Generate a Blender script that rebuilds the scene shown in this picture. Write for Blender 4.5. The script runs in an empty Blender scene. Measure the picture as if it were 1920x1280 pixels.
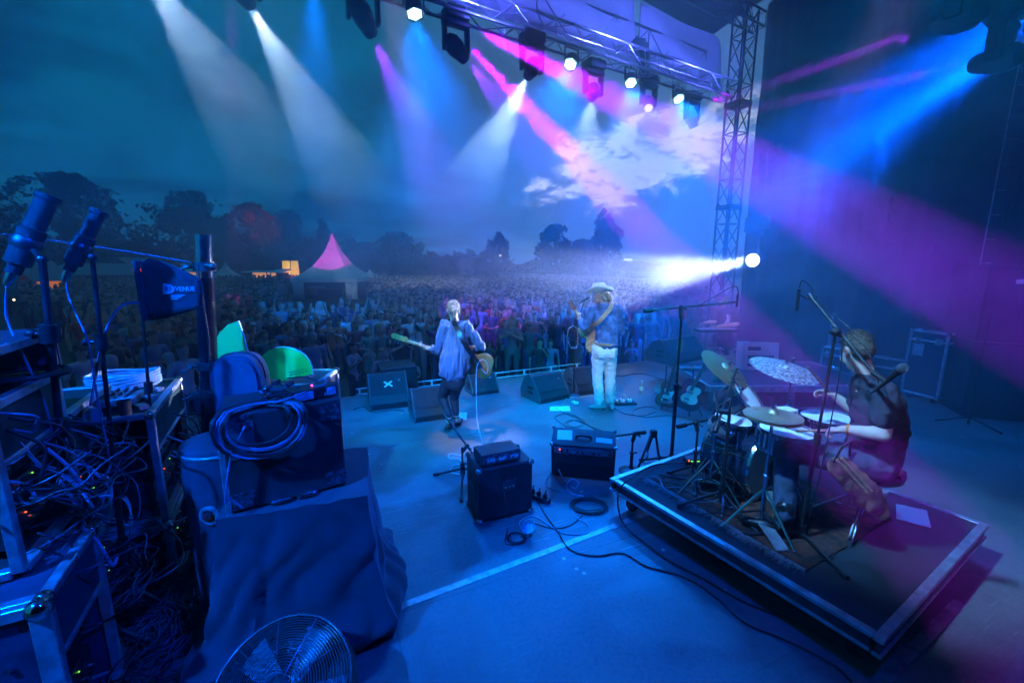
import bpy, bmesh, math, random
import numpy as np
from mathutils import Vector, Matrix, noise
from math import sin, cos, pi, radians as R

sc = bpy.context.scene
COL = sc.collection
RND = random.Random(7)
V = Vector

# ------------------------------------------------------------------ camera
H = 2.2                      # eye height above the stage floor, metres
FPX = 800.0                  # focal length in photo pixels (15 mm lens, 1920 wide)
PITCH = math.atan(148 / 800)
camd = bpy.data.cameras.new('camera')
cam = bpy.data.objects.new('camera', camd)
COL.objects.link(cam)
sc.camera = cam
cam.location = (0, 0, H)
cam.rotation_euler = (pi / 2 - PITCH, 0, 0)
camd.sensor_width = 36
camd.lens = 36 * FPX / 1920
camd.clip_start = 0.05
camd.clip_end = 3000


def P(px, py, z=0.0, Y=None):
    """world point seen at photo pixel px,py on the level z, or at forward distance Y"""
    x = (px - 960) / FPX
    y = -(py - 640) / FPX
    c, s = cos(PITCH), sin(PITCH)
    d = (x, c + s * y, -s + c * y)
    t = (z - H) / d[2] if Y is None else Y / d[1]
    return V((d[0] * t, d[1] * t, H + d[2] * t))


# ------------------------------------------------------------------ render settings
sc.view_settings.view_transform = 'Standard'
sc.view_settings.look = 'None'
sc.view_settings.exposure = 0.04
sc.view_settings.gamma = 1.0
cy = sc.cycles
cy.use_denoising = True
cy.max_bounces = 6
cy.diffuse_bounces = 2
cy.glossy_bounces = 3
cy.transmission_bounces = 6
cy.transparent_max_bounces = 12
cy.volume_bounces = 0
cy.use_light_tree = False
cy.use_adaptive_sampling = True
cy.adaptive_threshold = 0.03
cy.volume_step_rate = 2.0
cy.sample_clamp_indirect = 4.0

# ------------------------------------------------------------------ world: dusk sky with broken cloud
world = bpy.data.worlds.new('World')
sc.world = world
world.use_nodes = True
wt = world.node_tree
wt.nodes.clear()


class NT:
    """tiny node-tree writer"""
    def __init__(s, t): s.t = t
    def n(s, kind, **kw):
        nd = s.t.nodes.new(kind)
        for k, v in kw.items():
            setattr(nd, k, v)
        return nd
    def link(s, a, b): s.t.links.new(a, b)
    def val(s, inp, v):
        if hasattr(v, 'is_output'):
            s.link(v, inp)
        else:
            inp.default_value = v
    def math(s, op, a, b=0.0, c=0.0, clamp=False):
        nd = s.n('ShaderNodeMath', operation=op, use_clamp=clamp)
        s.val(nd.inputs[0], a); s.val(nd.inputs[1], b)
        if len(nd.inputs) > 2: s.val(nd.inputs[2], c)
        return nd.outputs[0]
    def mix(s, f, a, b, mode='MIX'):
        nd = s.n('ShaderNodeMix', data_type='RGBA', blend_type=mode)
        s.val(nd.inputs[0], f)
        for i, v in ((6, a), (7, b)):
            if not hasattr(v, 'is_output') and len(v) == 3: v = (*v, 1)
            s.val(nd.inputs[i], v)
        return nd.outputs[2]
    def ramp(s, f, lo, hi, a=0.0, b=1.0, smooth=True):
        nd = s.n('ShaderNodeMapRange')
        if smooth: nd.interpolation_type = 'SMOOTHSTEP'
        s.val(nd.inputs[0], f)
        for i, v in ((1, lo), (2, hi), (3, a), (4, b)): s.val(nd.inputs[i], v)
        return nd.outputs[0]
    def noise(s, vec, scale, detail=4, rough=.55, dist=0.0):
        nd = s.n('ShaderNodeTexNoise')
        nd.inputs['Scale'].default_value = scale
        nd.inputs['Detail'].default_value = detail
        nd.inputs['Roughness'].default_value = rough
        nd.inputs['Distortion'].default_value = dist
        if vec is not None: s.link(vec, nd.inputs['Vector'])
        return nd.outputs[0]
    def scale(s, vec, v, off=(0, 0, 0)):
        nd = s.n('ShaderNodeMapping')
        nd.inputs['Scale'].default_value = v
        nd.inputs['Location'].default_value = off
        s.link(vec, nd.inputs['Vector'])
        return nd.outputs[0]


w = NT(wt)
SUN_EL, SUN_ROT = R(2.0), R(14.0)          # the sun stands low behind the clouds to the right of the view
sky = w.n('ShaderNodeTexSky', sky_type='NISHITA', sun_disc=False)
sky.sun_elevation = SUN_EL
sky.sun_rotation = SUN_ROT
tc = w.n('ShaderNodeTexCoord')
dirv = tc.outputs['Generated']
sep = w.n('ShaderNodeSeparateXYZ'); w.link(dirv, sep.inputs[0])
DX, DY, DZ = sep.outputs
# flatten the clouds towards the horizon
zz = w.math('MAXIMUM', w.math('ADD', DZ, .09), .03)
cv = w.n('ShaderNodeCombineXYZ')
w.link(w.math('DIVIDE', DX, zz), cv.inputs[0]); w.link(w.math('DIVIDE', DY, zz), cv.inputs[1])
n1 = w.noise(cv.outputs[0], .55, 6, .55, .4)
n2 = w.noise(w.scale(dirv, (3, 3, 14)), 1.6, 6, .6, .5)
base = w.mix(w.ramp(DZ, .0, .45), (.004, .15, .34), (0, .17, .30))
base = w.mix(w.ramp(n1, .42, .6), base, (0, .030, .085))
base = w.mix(w.ramp(n2, .5, .72, 0, .6), base, (.002, .17, .38))
glow_dir = (P(1170, 310, Y=10) - V((0, 0, H))).normalized()
gd = w.n('ShaderNodeVectorMath', operation='DOT_PRODUCT')
w.link(dirv, gd.inputs[0]); gd.inputs[1].default_value = glow_dir
wide = w.ramp(gd.outputs['Value'], .84, 1.0)
base = w.mix(w.math('MULTIPLY', wide, .9), base, (.12, .29, .68))
# dark cumulus in front of the bright opening
gl2 = (P(1190, 300, Y=10) - V((0, 0, H))).normalized()
rel = w.n('ShaderNodeVectorMath', operation='SUBTRACT'); w.link(dirv, rel.inputs[0]); rel.inputs[1].default_value = gl2
sp = w.n('ShaderNodeSeparateXYZ'); w.link(rel.outputs[0], sp.inputs[0])
# elongated patch that rises to the right
ex = w.math('MULTIPLY', sp.outputs[0], 4.6)
ez = w.math('MULTIPLY', w.math('SUBTRACT', sp.outputs[2], w.math('MULTIPLY', sp.outputs[0], .22)), 11.0)
rr = w.math('SQRT', w.math('ADD', w.math('MULTIPLY', ex, ex), w.math('MULTIPLY', ez, ez)))
nb = w.noise(w.scale(dirv, (1, 1, 1.7), (3.1, .4, .3)), 13, 11, .62, .5)
patch = w.math('ADD', w.ramp(rr, 0, 1.5, 1, 0, False), w.math('MULTIPLY', w.math('MULTIPLY', w.math('SUBTRACT', nb, .5), 2.6), w.ramp(rr, .9, 1.7, 1, 0)))
opening = w.ramp(patch, .32, .66)
rim = w.ramp(patch, .2, .42)
base = w.mix(w.math('MULTIPLY', rim, .45), base, (.22, .40, .85))
inn = w.noise(w.scale(dirv, (1, 1, 2.2), (5, 1, 0)), 26, 8, .6, .6)
base = w.mix(opening, base, w.mix(w.ramp(inn, .3, .5), (.22, .42, .9), (.95, 1.1, 1.5)))
tint = w.mix(1.0, sky.outputs[0], (.2, .55, 1.0), 'MULTIPLY')
bg1 = w.n('ShaderNodeBackground'); w.link(tint, bg1.inputs[0]); bg1.inputs[1].default_value = .0008
bg2 = w.n('ShaderNodeBackground'); w.link(base, bg2.inputs[0]); bg2.inputs[1].default_value = 1.0
add = w.n('ShaderNodeAddShader'); w.link(bg1.outputs[0], add.inputs[0]); w.link(bg2.outputs[0], add.inputs[1])
wo = w.n('ShaderNodeOutputWorld'); w.link(add.outputs[0], wo.inputs[0])


# ------------------------------------------------------------------ materials
MATS = {}


def mat(name, col=(.5, .5, .5), rough=.6, metal=0.0, var=.12, vscale=8.0, bump=0.0, bscale=60.0, spec=.5,
        emit=None, estr=0.0, objcol=False, sheen=0.0, coat=0.0, stretch=None, alpha=1.0, trans=0.0):
    if name in MATS: return MATS[name]
    m = bpy.data.materials.new(name); m.use_nodes = True
    t = NT(m.node_tree); b = m.node_tree.nodes['Principled BSDF']
    b.inputs['Roughness'].default_value = rough
    b.inputs['Metallic'].default_value = metal
    b.inputs['Specular IOR Level'].default_value = spec
    b.inputs['Coat Weight'].default_value = coat
    b.inputs['Alpha'].default_value = alpha
    b.inputs['Transmission Weight'].default_value = trans
    if sheen: b.inputs['Sheen Weight'].default_value = sheen
    tc = t.n('ShaderNodeTexCoord'); vec = tc.outputs['Object']
    if stretch: vec = t.scale(vec, stretch)
    nz = t.noise(vec, vscale, 5, .6)
    c0 = tuple(max(0, c * (1 - var * 2)) for c in col); c1 = tuple(min(1, c * (1 + var)) for c in col)
    out = t.mix(t.ramp(nz, .3, .7), c0, c1)
    if objcol:
        oi = t.n('ShaderNodeObjectInfo')
        out = t.mix(1.0, out, oi.outputs['Color'], 'MULTIPLY')
    t.link(out, b.inputs['Base Color'])
    if var: t.link(t.ramp(nz, .3, .75, max(.05, rough - .1), min(1, rough + .12)), b.inputs['Roughness'])
    if bump:
        bn = t.noise(vec, bscale, 4, .6)
        bp = t.n('ShaderNodeBump'); bp.inputs['Strength'].default_value = bump; bp.inputs['Distance'].default_value = .01
        t.link(bn, bp.inputs['Height']); t.link(bp.outputs[0], b.inputs['Normal'])
    if emit:
        b.inputs['Emission Color'].default_value = (*emit, 1); b.inputs['Emission Strength'].default_value = estr
    MATS[name] = m
    return m


BLACK = mat('black paint', (.018, .018, .02), .45, var=.3, bump=.15)
TOLEX = mat('black vinyl covering', (.022, .022, .026), .5, var=.25, bump=.5, bscale=220)
RUBBER = mat('black rubber', (.014, .014, .015), .55, var=.2)
PLASTIC = mat('dark plastic', (.03, .03, .034), .4, var=.2)
GREYP = mat('grey plastic', (.22, .23, .26), .45, var=.1, bump=.1, bscale=300)
CHROME = mat('chrome', (.75, .76, .78), .14, 1.0, var=.05)
ALU = mat('aluminium', (.62, .63, .65), .42, .8, var=.15, vscale=14)
ALUD = mat('dull aluminium', (.42, .43, .45), .5, .8, var=.25, vscale=10)
STEEL = mat('dark steel', (.12, .12, .13), .4, .9, var=.2)
WHITE = mat('white paint', (.78, .78, .77), .55, var=.06)
PAPER = mat('paper', (.8, .8, .78), .8, var=.03)
CREAM = mat('cream vinyl', (.62, .57, .45), .6, var=.08, bump=.3, bscale=150)
WOOD = mat('light wood', (.52, .33, .15), .5, var=.25, vscale=4, stretch=(1, 1, 12))
GOLDWOOD = mat('amber lacquered wood', (.85, .36, .10), .3, var=.15, coat=.5)
REDWOOD = mat('brown lacquered wood', (.25, .07, .03), .3, var=.2, coat=.5)
PLYBLACK = mat('laminated case board', (.02, .024, .03), .4, var=.3, bump=.2, bscale=90)
CASEBLUE = mat('blue laminated board', (.035, .05, .085), .45, var=.2)
CLOTHBLK = mat('black stage cloth', (.024, .026, .04), .9, var=.2, bump=.4, bscale=300, sheen=.3)
GRILLE = mat('black grille cloth', (.025, .025, .028), .7, var=.3, bump=.8, bscale=500)
TAPE = mat('silver tape', (.3, .31, .34), .35, .3, var=.3, vscale=30)
CABLEM = mat('black cable', (.02, .02, .022), .45, var=.2)
CABLEW = mat('pale cable', (.5, .52, .55), .45, var=.1)
CABLEG = mat('grey blue cable', (.12, .17, .26), .45, var=.1)
SKIN = mat('skin', (.62, .40, .30), .5, var=.06, bump=.05)
EYE = mat('eye', (.05, .035, .03), .2, var=0)
MAGLED = mat('pink indicator', (.8, .1, .4), .4, var=0, emit=(1, .05, .35), estr=6)
GRNLED = mat('green indicator', (.2, .9, .1), .4, var=0, emit=(.2, 1, .05), estr=1.5)
REDLED = mat('red indicator', (.9, .1, .05), .4, var=0, emit=(1, .1, .03), estr=3)


# ------------------------------------------------------------------ mesh builder
def frame(zaxis, up=(0, 0, 1)):
    z = V(zaxis).normalized(); u = V(up)
    if abs(z.dot(u.normalized())) > .999: u = V((1, 0, 0))
    x = u.cross(z).normalized(); y = z.cross(x)
    return Matrix((x, y, z)).transposed()


class MB:
    def __init__(s, M=None):
        s.v = []; s.f = []; s.mi = []; s.M = M or Matrix(); s.k = 0
    def add(s, vs, fs, M=None):
        o = len(s.v); T = s.M @ M if M is not None else s.M
        s.v += [T @ V(a) for a in vs]
        s.f += [tuple(o + i for i in f) for f in fs]; s.mi += [s.k] * len(fs)
        return s
    def box(s, c, d, rot=None, ch=0.0, taper=1.0):
        """box, centre c, size d, chamfered by ch; taper narrows the top"""
        x, y, z = d[0] / 2, d[1] / 2, d[2] / 2
        M = Matrix.Translation(c) @ (rot.to_4x4() if rot is not None else Matrix())
        if ch <= 0:
            vs = [(a * x * (taper if e > 0 else 1), b * y * (taper if e > 0 else 1), e * z) for e in (-1, 1) for b in (-1, 1) for a in (-1, 1)]
            fs = [(0, 2, 3, 1), (4, 5, 7, 6), (0, 1, 5, 4), (2, 6, 7, 3), (0, 4, 6, 2), (1, 3, 7, 5)]
            return s.add(vs, fs, M)
        ch = min(ch, x * .9, y * .9, z * .9)
        bm = bmesh.new(); bmesh.ops.create_cube(bm, size=1)
        for v in bm.verts:
            t = taper if v.co.z > 0 else 1
            v.co = V((v.co.x * 2 * x * t, v.co.y * 2 * y * t, v.co.z * 2 * z))
        bmesh.ops.bevel(bm, geom=bm.edges[:], offset=ch, segments=2 if ch > .012 else 1, affect='EDGES', profile=.6)
        bm.verts.index_update()
        s.add([v.co[:] for v in bm.verts], [tuple(v.index for v in f.verts) for f in bm.faces], M); bm.free()
        return s
    def cyl(s, a, b, r0, r1=None, n=12, caps=True):
        a, b = V(a), V(b); r1 = r0 if r1 is None else r1
        F = frame(b - a); vs = []; fs = []
        for p, r in ((a, r0), (b, r1)):
            for i in range(n):
                t = 2 * pi * i / n; vs.append(p + F @ V((cos(t) * r, sin(t) * r, 0)))
        for i in range(n): fs.append((i, (i + 1) % n, n + (i + 1) % n, n + i))
        if caps: fs += [tuple(range(n - 1, -1, -1)), tuple(range(n, 2 * n))]
        return s.add(vs, fs)
    def tube(s, pts, r, n=6, closed=False, caps=True):
        pts = [V(p) for p in pts]; m = len(pts); vs = []; fs = []
        rs = r if isinstance(r, (list, tuple)) else [r] * m
        prev = None
        for i, p in enumerate(pts):
            if closed: d = pts[(i + 1) % m] - pts[i - 1]
            else: d = pts[min(i + 1, m - 1)] - pts[max(i - 1, 0)]
            if d.length < 1e-9: d = V((0, 0, 1))
            d.normalize()
            if prev is None: x = frame(d) @ V((1, 0, 0))
            else:
                x = prev - d * prev.dot(d)
                x = x.normalized() if x.length > 1e-6 else frame(d) @ V((1, 0, 0))
            prev = x; y = d.cross(x)
            for k in range(n):
                t = 2 * pi * k / n; vs.append(p + (x * cos(t) + y * sin(t)) * rs[i])
        for i in range(m if closed else m - 1):
            for k in range(n):
                j = (i + 1) % m; fs.append((i * n + k, i * n + (k + 1) % n, j * n + (k + 1) % n, j * n + k))
        if caps and not closed: fs += [tuple(range(n - 1, -1, -1)), tuple(range((m - 1) * n, m * n))]
        return s.add(vs, fs)
    def lathe(s, prof, o=(0, 0, 0), axis=(0, 0, 1), n=24, M=None, wob=0.0):
        """profile of (radius, height) turned about axis through o"""
        F = frame(axis).to_4x4(); T = Matrix.Translation(o) @ F; vs = []; fs = []
        for r, h in prof:
            for i in range(n):
                t = 2 * pi * i / n; vs.append(T @ V((cos(t) * r, sin(t) * r, h + wob * sin(3 * t))))
        for j in range(len(prof) - 1):
            for i in range(n): fs.append((j * n + i, j * n + (i + 1) % n, (j + 1) * n + (i + 1) % n, (j + 1) * n + i))
        if prof[0][0] > 1e-6: fs.append(tuple(range(n - 1, -1, -1)))
        if prof[-1][0] > 1e-6: fs.append(tuple((len(prof) - 1) * n + i for i in range(n)))
        return s.add(vs, fs, M)
    def ell(s, c, r, rot=None, n=16, m=10):
        vs = [(0, 0, -1)]; fs = []
        for j in range(1, m):
            a = -pi / 2 + pi * j / m
            for i in range(n): vs.append((cos(a) * cos(2 * pi * i / n), cos(a) * sin(2 * pi * i / n), sin(a)))
        vs.append((0, 0, 1))
        for i in range(n): fs.append((0, 1 + (i + 1) % n, 1 + i))
        for j in range(m - 2):
            for i in range(n):
                a = 1 + j * n; fs.append((a + i, a + (i + 1) % n, a + n + (i + 1) % n, a + n + i))
        a = 1 + (m - 2) * n
        for i in range(n): fs.append((a + i, a + (i + 1) % n, len(vs) - 1))
        rr = (r, r, r) if not hasattr(r, '__len__') else r
        M = Matrix.Translation(c) @ (rot.to_4x4() if rot is not None else Matrix()) @ Matrix.Diagonal((*rr, 1))
        return s.add(vs, fs, M)
    def prism(s, poly, d, M=None):
        """2-D outline (x,z) extruded from y=0 to y=d"""
        n = len(poly); vs = [(x, 0, z) for x, z in poly] + [(x, d, z) for x, z in poly]
        fs = [tuple(range(n)), tuple(range(2 * n - 1, n - 1, -1))] + [(i, n + i, n + (i + 1) % n, (i + 1) % n) for i in range(n)]
        return s.add(vs, fs, M)
    def build(s, name, mats, parent=None, smooth=False, bevel=0.0, loc=None):
        me = bpy.data.meshes.new(name)
        me.from_pydata([tuple(a) for a in s.v], [], s.f)
        for m in (mats if isinstance(mats, (list, tuple)) else [mats]): me.materials.append(m)
        if any(s.mi): me.polygons.foreach_set('material_index', s.mi)
        bm = bmesh.new(); bm.from_mesh(me); bmesh.ops.recalc_face_normals(bm, faces=bm.faces)
        if bevel: bmesh.ops.bevel(bm, geom=[e for e in bm.edges if len(e.link_faces) == 2 and e.calc_face_angle(0) > .6], offset=bevel, segments=2, affect='EDGES')
        bm.to_mesh(me); bm.free()
        if smooth: me.shade_smooth() if smooth is True else shade_auto(me, smooth)
        o = bpy.data.objects.new(name, me); COL.objects.link(o)
        if parent is not None: o.parent = parent
        if loc is not None: o.location = loc
        return o


def shade_auto(me, ang):
    me.shade_smooth()
    bm = bmesh.new(); bm.from_mesh(me)
    for e in bm.edges:
        if len(e.link_faces) == 2 and e.calc_face_angle(0) > ang: e.smooth = False
    bm.to_mesh(me); bm.free()


def tag(o, label=None, cat=None, group=None, kind=None):
    if label: o['label'] = label
    if cat: o['category'] = cat
    if group: o['group'] = group
    if kind: o['kind'] = kind
    return o


def thing(name, label, cat, loc=(0, 0, 0), rz=0.0, group=None):
    o = bpy.data.objects.new(name, None); COL.objects.link(o)
    o.empty_display_size = .1
    o.location = loc; o.rotation_euler = (0, 0, rz)
    return tag(o, label, cat, group)


def kids(o): return [c for c in o.children]


def dup(root, loc=None, rz=None, label=None, group=None):
    def cp(o, par):
        c = o.copy(); COL.objects.link(c)
        if par is not None: c.parent = par
        for ch in list(o.children):
            cp(ch, c)
        return c
    r = cp(root, None)
    if loc is not None: r.location = loc
    if rz is not None: r.rotation_euler = (0, 0, rz)
    if label: r['label'] = label
    if group: r['group'] = group
    return r


def bez(pts, n=8):
    """Catmull-Rom through pts"""
    pts = [V(p) for p in pts]
    if len(pts) < 3: return pts
    q = [pts[0] * 2 - pts[1]] + pts + [pts[-1] * 2 - pts[-2]]; out = []
    for i in range(1, len(q) - 2):
        a, b, c, d = q[i - 1:i + 3]
        for k in range(n):
            t = k / n
            out.append(.5 * ((2 * b) + (c - a) * t + (2 * a - 5 * b + 4 * c - d) * t * t + (3 * b - a - 3 * c + d) * t ** 3))
    out.append(pts[-1]); return out


def text(s, size, mat_, parent, M, name='lettering', ext=.0008, bold=0.0, align='CENTER', sx=1.0):
    cu = bpy.data.curves.new(name, 'FONT'); cu.body = s; cu.size = size; cu.extrude = ext; cu.offset = bold
    cu.align_x = align; cu.align_y = 'CENTER'; cu.resolution_u = 2
    o = bpy.data.objects.new(name, cu); COL.objects.link(o)
    dg = bpy.context.evaluated_depsgraph_get(); me = bpy.data.meshes.new_from_object(o.evaluated_get(dg)); me.name = name
    bpy.data.objects.remove(o)
    o = bpy.data.objects.new(name, me); COL.objects.link(o); me.materials.clear(); me.materials.append(mat_)
    o.parent = parent; o.matrix_local = M @ Matrix.Diagonal((sx, 1, 1, 1)); return o


def lamp(parent, name, loc, target, col, e, ang, blend=.3, r=.05, local=False):
    l = bpy.data.lights.new(name, 'SPOT'); l.energy = e; l.color = col; l.spot_size = R(ang); l.spot_blend = blend; l.shadow_soft_size = r
    o = bpy.data.objects.new(name, l); COL.objects.link(o)
    d = V(target) - V(loc)
    o.location = loc; o.rotation_euler = d.to_track_quat('-Z', 'Y').to_euler()
    if parent is not None: o.parent = parent
    return o


def bearing(a, b):
    d = V(b) - V(a); return math.atan2(d.x, d.y)


# ------------------------------------------------------------------ stage geometry and lamp positions
GZ = -0.8                                   # field level below the stage floor
DEEP = (0, .055, 1.0); BLUE = (0, .17, 1.0); CYAN = (.10, .46, 1.0)
WHT = (.60, .82, 1.0); MAG = (.5, 0, 1.0); VIO = (.28, .02, 1.0); PINK = (.9, .02, .75)

EA, EB = P(645, 745), P(1232, 674)
ED = (EB - EA).normalized(); EN = V((-ED.y, ED.x, 0))      # along the front edge / towards the audience
TOWER = P(1343, 655); TOWER.z = 0
TRZ = P(1350, 165, Y=TOWER.y - .1).z                       # trim height of the front truss
T_A = P(1352, 168, z=TRZ); T_B = P(800, -12, z=TRZ)
T_D = (T_B - T_A).normalized(); T_N = V((T_D.y, -T_D.x, 0))
if T_N.y < 0: T_N = -T_N

# smoke and haze ---------------------------------------------------
def volume(name, density, lo, hi, aniso, col, wisps=False):
    mb = MB(); mb.box([(lo[i] + hi[i]) / 2 for i in range(3)], [hi[i] - lo[i] for i in range(3)])
    m = bpy.data.materials.new(name); m.use_nodes = True; t = NT(m.node_tree); m.node_tree.nodes.clear()
    o = t.n('ShaderNodeOutputMaterial'); v = t.n('ShaderNodeVolumePrincipled')
    v.inputs['Density'].default_value = density; v.inputs['Color'].default_value = (*col, 1); v.inputs['Anisotropy'].default_value = aniso
    t.link(v.outputs[0], o.inputs['Volume'])
    if wisps:
        g = t.n('ShaderNodeNewGeometry')
        nz = t.noise(t.scale(g.outputs['Position'], (.8, .8, 1.1)), .75, 4, .6, .8)
        sz_ = t.n('ShaderNodeSeparateXYZ'); t.link(g.outputs['Position'], sz_.inputs[0])
        low = t.ramp(sz_.outputs[2], t.ramp(sz_.outputs[1], 4.5, 7.5, 1.7, .7), t.ramp(sz_.outputs[1], 4.5, 7.5, 3.6, 2.5), t.ramp(sz_.outputs[0], 1.0, 2.6, .07, .95), 1.0)
        t.link(t.math('MULTIPLY', low, t.ramp(nz, .36, .66, density * .2, density * 2.0)), v.inputs['Density'])
    return tag(mb.build(name, m), kind='stuff')


HAZE = volume('haze', .0008, (-230, -12, GZ - 1.1), (230, 250, 40), .15, (.6, .8, 1))
SMOKE = volume('smoke', .062, (-9.5, 1.35, .12), (10.5, 14.5, 8.2), .4, (.75, .88, 1), wisps=True)
HAZE['label'] = 'thin bluish evening haze over the whole field and stage'
SMOKE['label'] = 'drifting stage smoke that shows the light beams under the roof'

# ------------------------------------------------------------------ ground and stage floor
def ground_mat():
    m = mat('trodden grass', (.035, .05, .028), .9, var=.4, vscale=.6, bump=.6, bscale=3)
    return m
mb = MB(); n = 40
for j in range(n):
    for i in range(n):
        x0, x1 = -450 + 900 * i / n, -450 + 900 * (i + 1) / n; y0, y1 = -60 + 760 * j / n, -60 + 760 * (j + 1) / n
        mb.add([(x0, y0, 0), (x1, y0, 0), (x1, y1, 0), (x0, y1, 0)], [(0, 1, 2, 3)])
g = mb.build('ground', ground_mat()); g.location.z = GZ; tag(g, 'trodden grass field in front of the stage', kind='structure')
wm = mat('lake water', (.16, .22, .28), .28, var=.05, bump=.25, bscale=.8)
q = [P(940, 533, GZ + .01), P(1500, 560, GZ + .01), P(1500, 521.5, GZ + .01), P(930, 522, GZ + .01)]
mb = MB(); mb.add(q, [(0, 1, 2, 3)]); tag(mb.build('water', wm), 'pale lake beyond the fence on the right', kind='structure')

fm = bpy.data.materials.new('scuffed stage boards'); fm.use_nodes = True; t = NT(fm.node_tree); b = fm.node_tree.nodes['Principled BSDF']
tcn = t.n('ShaderNodeTexCoord'); ov = tcn.outputs['Object']
br = t.n('ShaderNodeTexBrick'); t.link(ov, br.inputs['Vector'])
br.offset = .5; br.inputs['Scale'].default_value = 1.0; br.inputs['Brick Width'].default_value = 2.44; br.inputs['Row Height'].default_value = 1.22
br.inputs['Mortar Size'].default_value = .007; br.inputs['Color1'].default_value = (.085, .087, .09, 1); br.inputs['Color2'].default_value = (.12, .12, .12, 1); br.inputs['Mortar'].default_value = (.05, .05, .05, 1)
dirt = t.noise(ov, .9, 7, .62, .6)
c = t.mix(t.ramp(dirt, .38, .62, 0, .8), br.outputs[0], (.21, .205, .19))
fine = t.noise(ov, 34, 5, .7)
c = t.mix(t.ramp(fine, .42, .7, 0, .55), c, (.10, .10, .10))
pm_ = t.ramp(t.noise(ov, .55, 3, .5), .42, .62)
scr = t.noise(t.scale(ov, (1.2, 34, 1)), 2.2, 6, .8, .35)
c = t.mix(t.math('MULTIPLY', pm_, t.ramp(scr, .55, .68, 0, .8)), c, (.45, .45, .43))
scr2 = t.noise(t.scale(ov, (40, 1.0, 1), (3, 1, 0)), 1.7, 6, .8, .5)
c = t.mix(t.math('MULTIPLY', t.math('SUBTRACT', 1.0, pm_), t.ramp(scr2, .6, .72, 0, .6)), c, (.42, .42, .4))
spk = t.n('ShaderNodeTexVoronoi'); t.link(ov, spk.inputs['Vector']); spk.inputs['Scale'].default_value = 4.0; spk.inputs['Randomness'].default_value = 1
c = t.mix(t.ramp(spk.outputs['Distance'], .05, .07, .8, 0), c, (.6, .6, .58))
t.link(c, b.inputs['Base Color'])
t.link(t.ramp(dirt, .35, .65, .3, .6), b.inputs['Roughness'])
bp = t.n('ShaderNodeBump'); bp.inputs['Strength'].default_value = .25; bp.inputs['Distance'].default_value = .004
t.link(t.noise(ov, 120, 4, .7), bp.inputs['Height']); t.link(bp.outputs[0], b.inputs['Normal'])

BEAR = math.atan2(ED.y, ED.x)
deck = thing('stage_floor', 'scuffed grey board stage floor with metal seams', None); deck['kind'] = 'structure'
L0, L1, DPT = -7.2, (TOWER - EA).dot(ED) + 1.0, 16.0
def S(u, w_, z=0.0):                         # stage axes: u along the front edge from EA, w_ back from the edge
    return V((EA.x, EA.y, 0)) + ED * u - EN * w_ + V((0, 0, z))
Md = Matrix.Translation(EA) @ Matrix.Rotation(BEAR, 4, 'Z')
mb = MB(); mb.box(((L0 + L1) / 2, -DPT / 2, -.03), (L1 - L0, DPT, .06))
o = mb.build('board_surface', fm, deck); o.matrix_local = Md
mb = MB(); mb.box(((L0 + L1) / 2, -DPT / 2, -.43), (L1 - L0 - .06, DPT - .06, .74))
o = mb.build('skirt', CLOTHBLK, deck); o.matrix_local = Md
# metal seams let into the boards
def strip(a, b_, wd, name='metal_seam', z=.004, m=ALUD, par=deck):
    a, b_ = V(a), V(b_); d = (b_ - a); L = d.length; M = Matrix.Translation((a + b_) / 2) @ frame(d.normalized()).to_4x4()
    mb = MB(); F = Matrix.Translation((a + b_) / 2) @ Matrix.Rotation(math.atan2(d.y, d.x), 4, 'Z')
    mb.add([F @ V((x, y, z_)) for z_ in (z - .003, z) for x, y in ((-L / 2, -wd / 2), (L / 2, -wd / 2), (L / 2, wd / 2), (-L / 2, wd / 2))],
           [(3, 2, 1, 0), (4, 5, 6, 7), (0, 1, 5, 4), (1, 2, 6, 5), (2, 3, 7, 6), (3, 0, 4, 7)])
    return mb.build(name, m, par)
sa, sb_ = P(708, 1153), P(1200, 968); sd = (sb_ - sa).normalized()
strip(sa - sd * 1.2, sb_ + sd * .75, .055)
strip(P(1655, 1275), P(1800, 1128), .06)
strip(S(L0, .03), S(L1, .03), .05, z=.006)
for k in range(3):
    a = P(640, 875 - 0 + k * 2) if 0 else None
strip(P(690, 842), P(985, 801), .008, 'thin_joint')
# low cable rail that runs along the front edge
rail = thing('edge_rail', 'low white metal rail with short posts along the front stage edge', 'rail', tuple(S(.2, -.05)), BEAR)
RL = (P(1105, 690) - P(690, 740)).length
for z in (.008, .105):
    mb = MB(); mb.cyl((0, 0, z), (RL, 0, z), .011, n=6); mb.build('rail_tube', WHITE, rail)
for k in range(int(RL / .62) + 1):
    mb = MB(); mb.box((k * .62 + .05, 0, .056), (.03, .025, .095)); mb.build('post', WHITE, rail)

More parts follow.
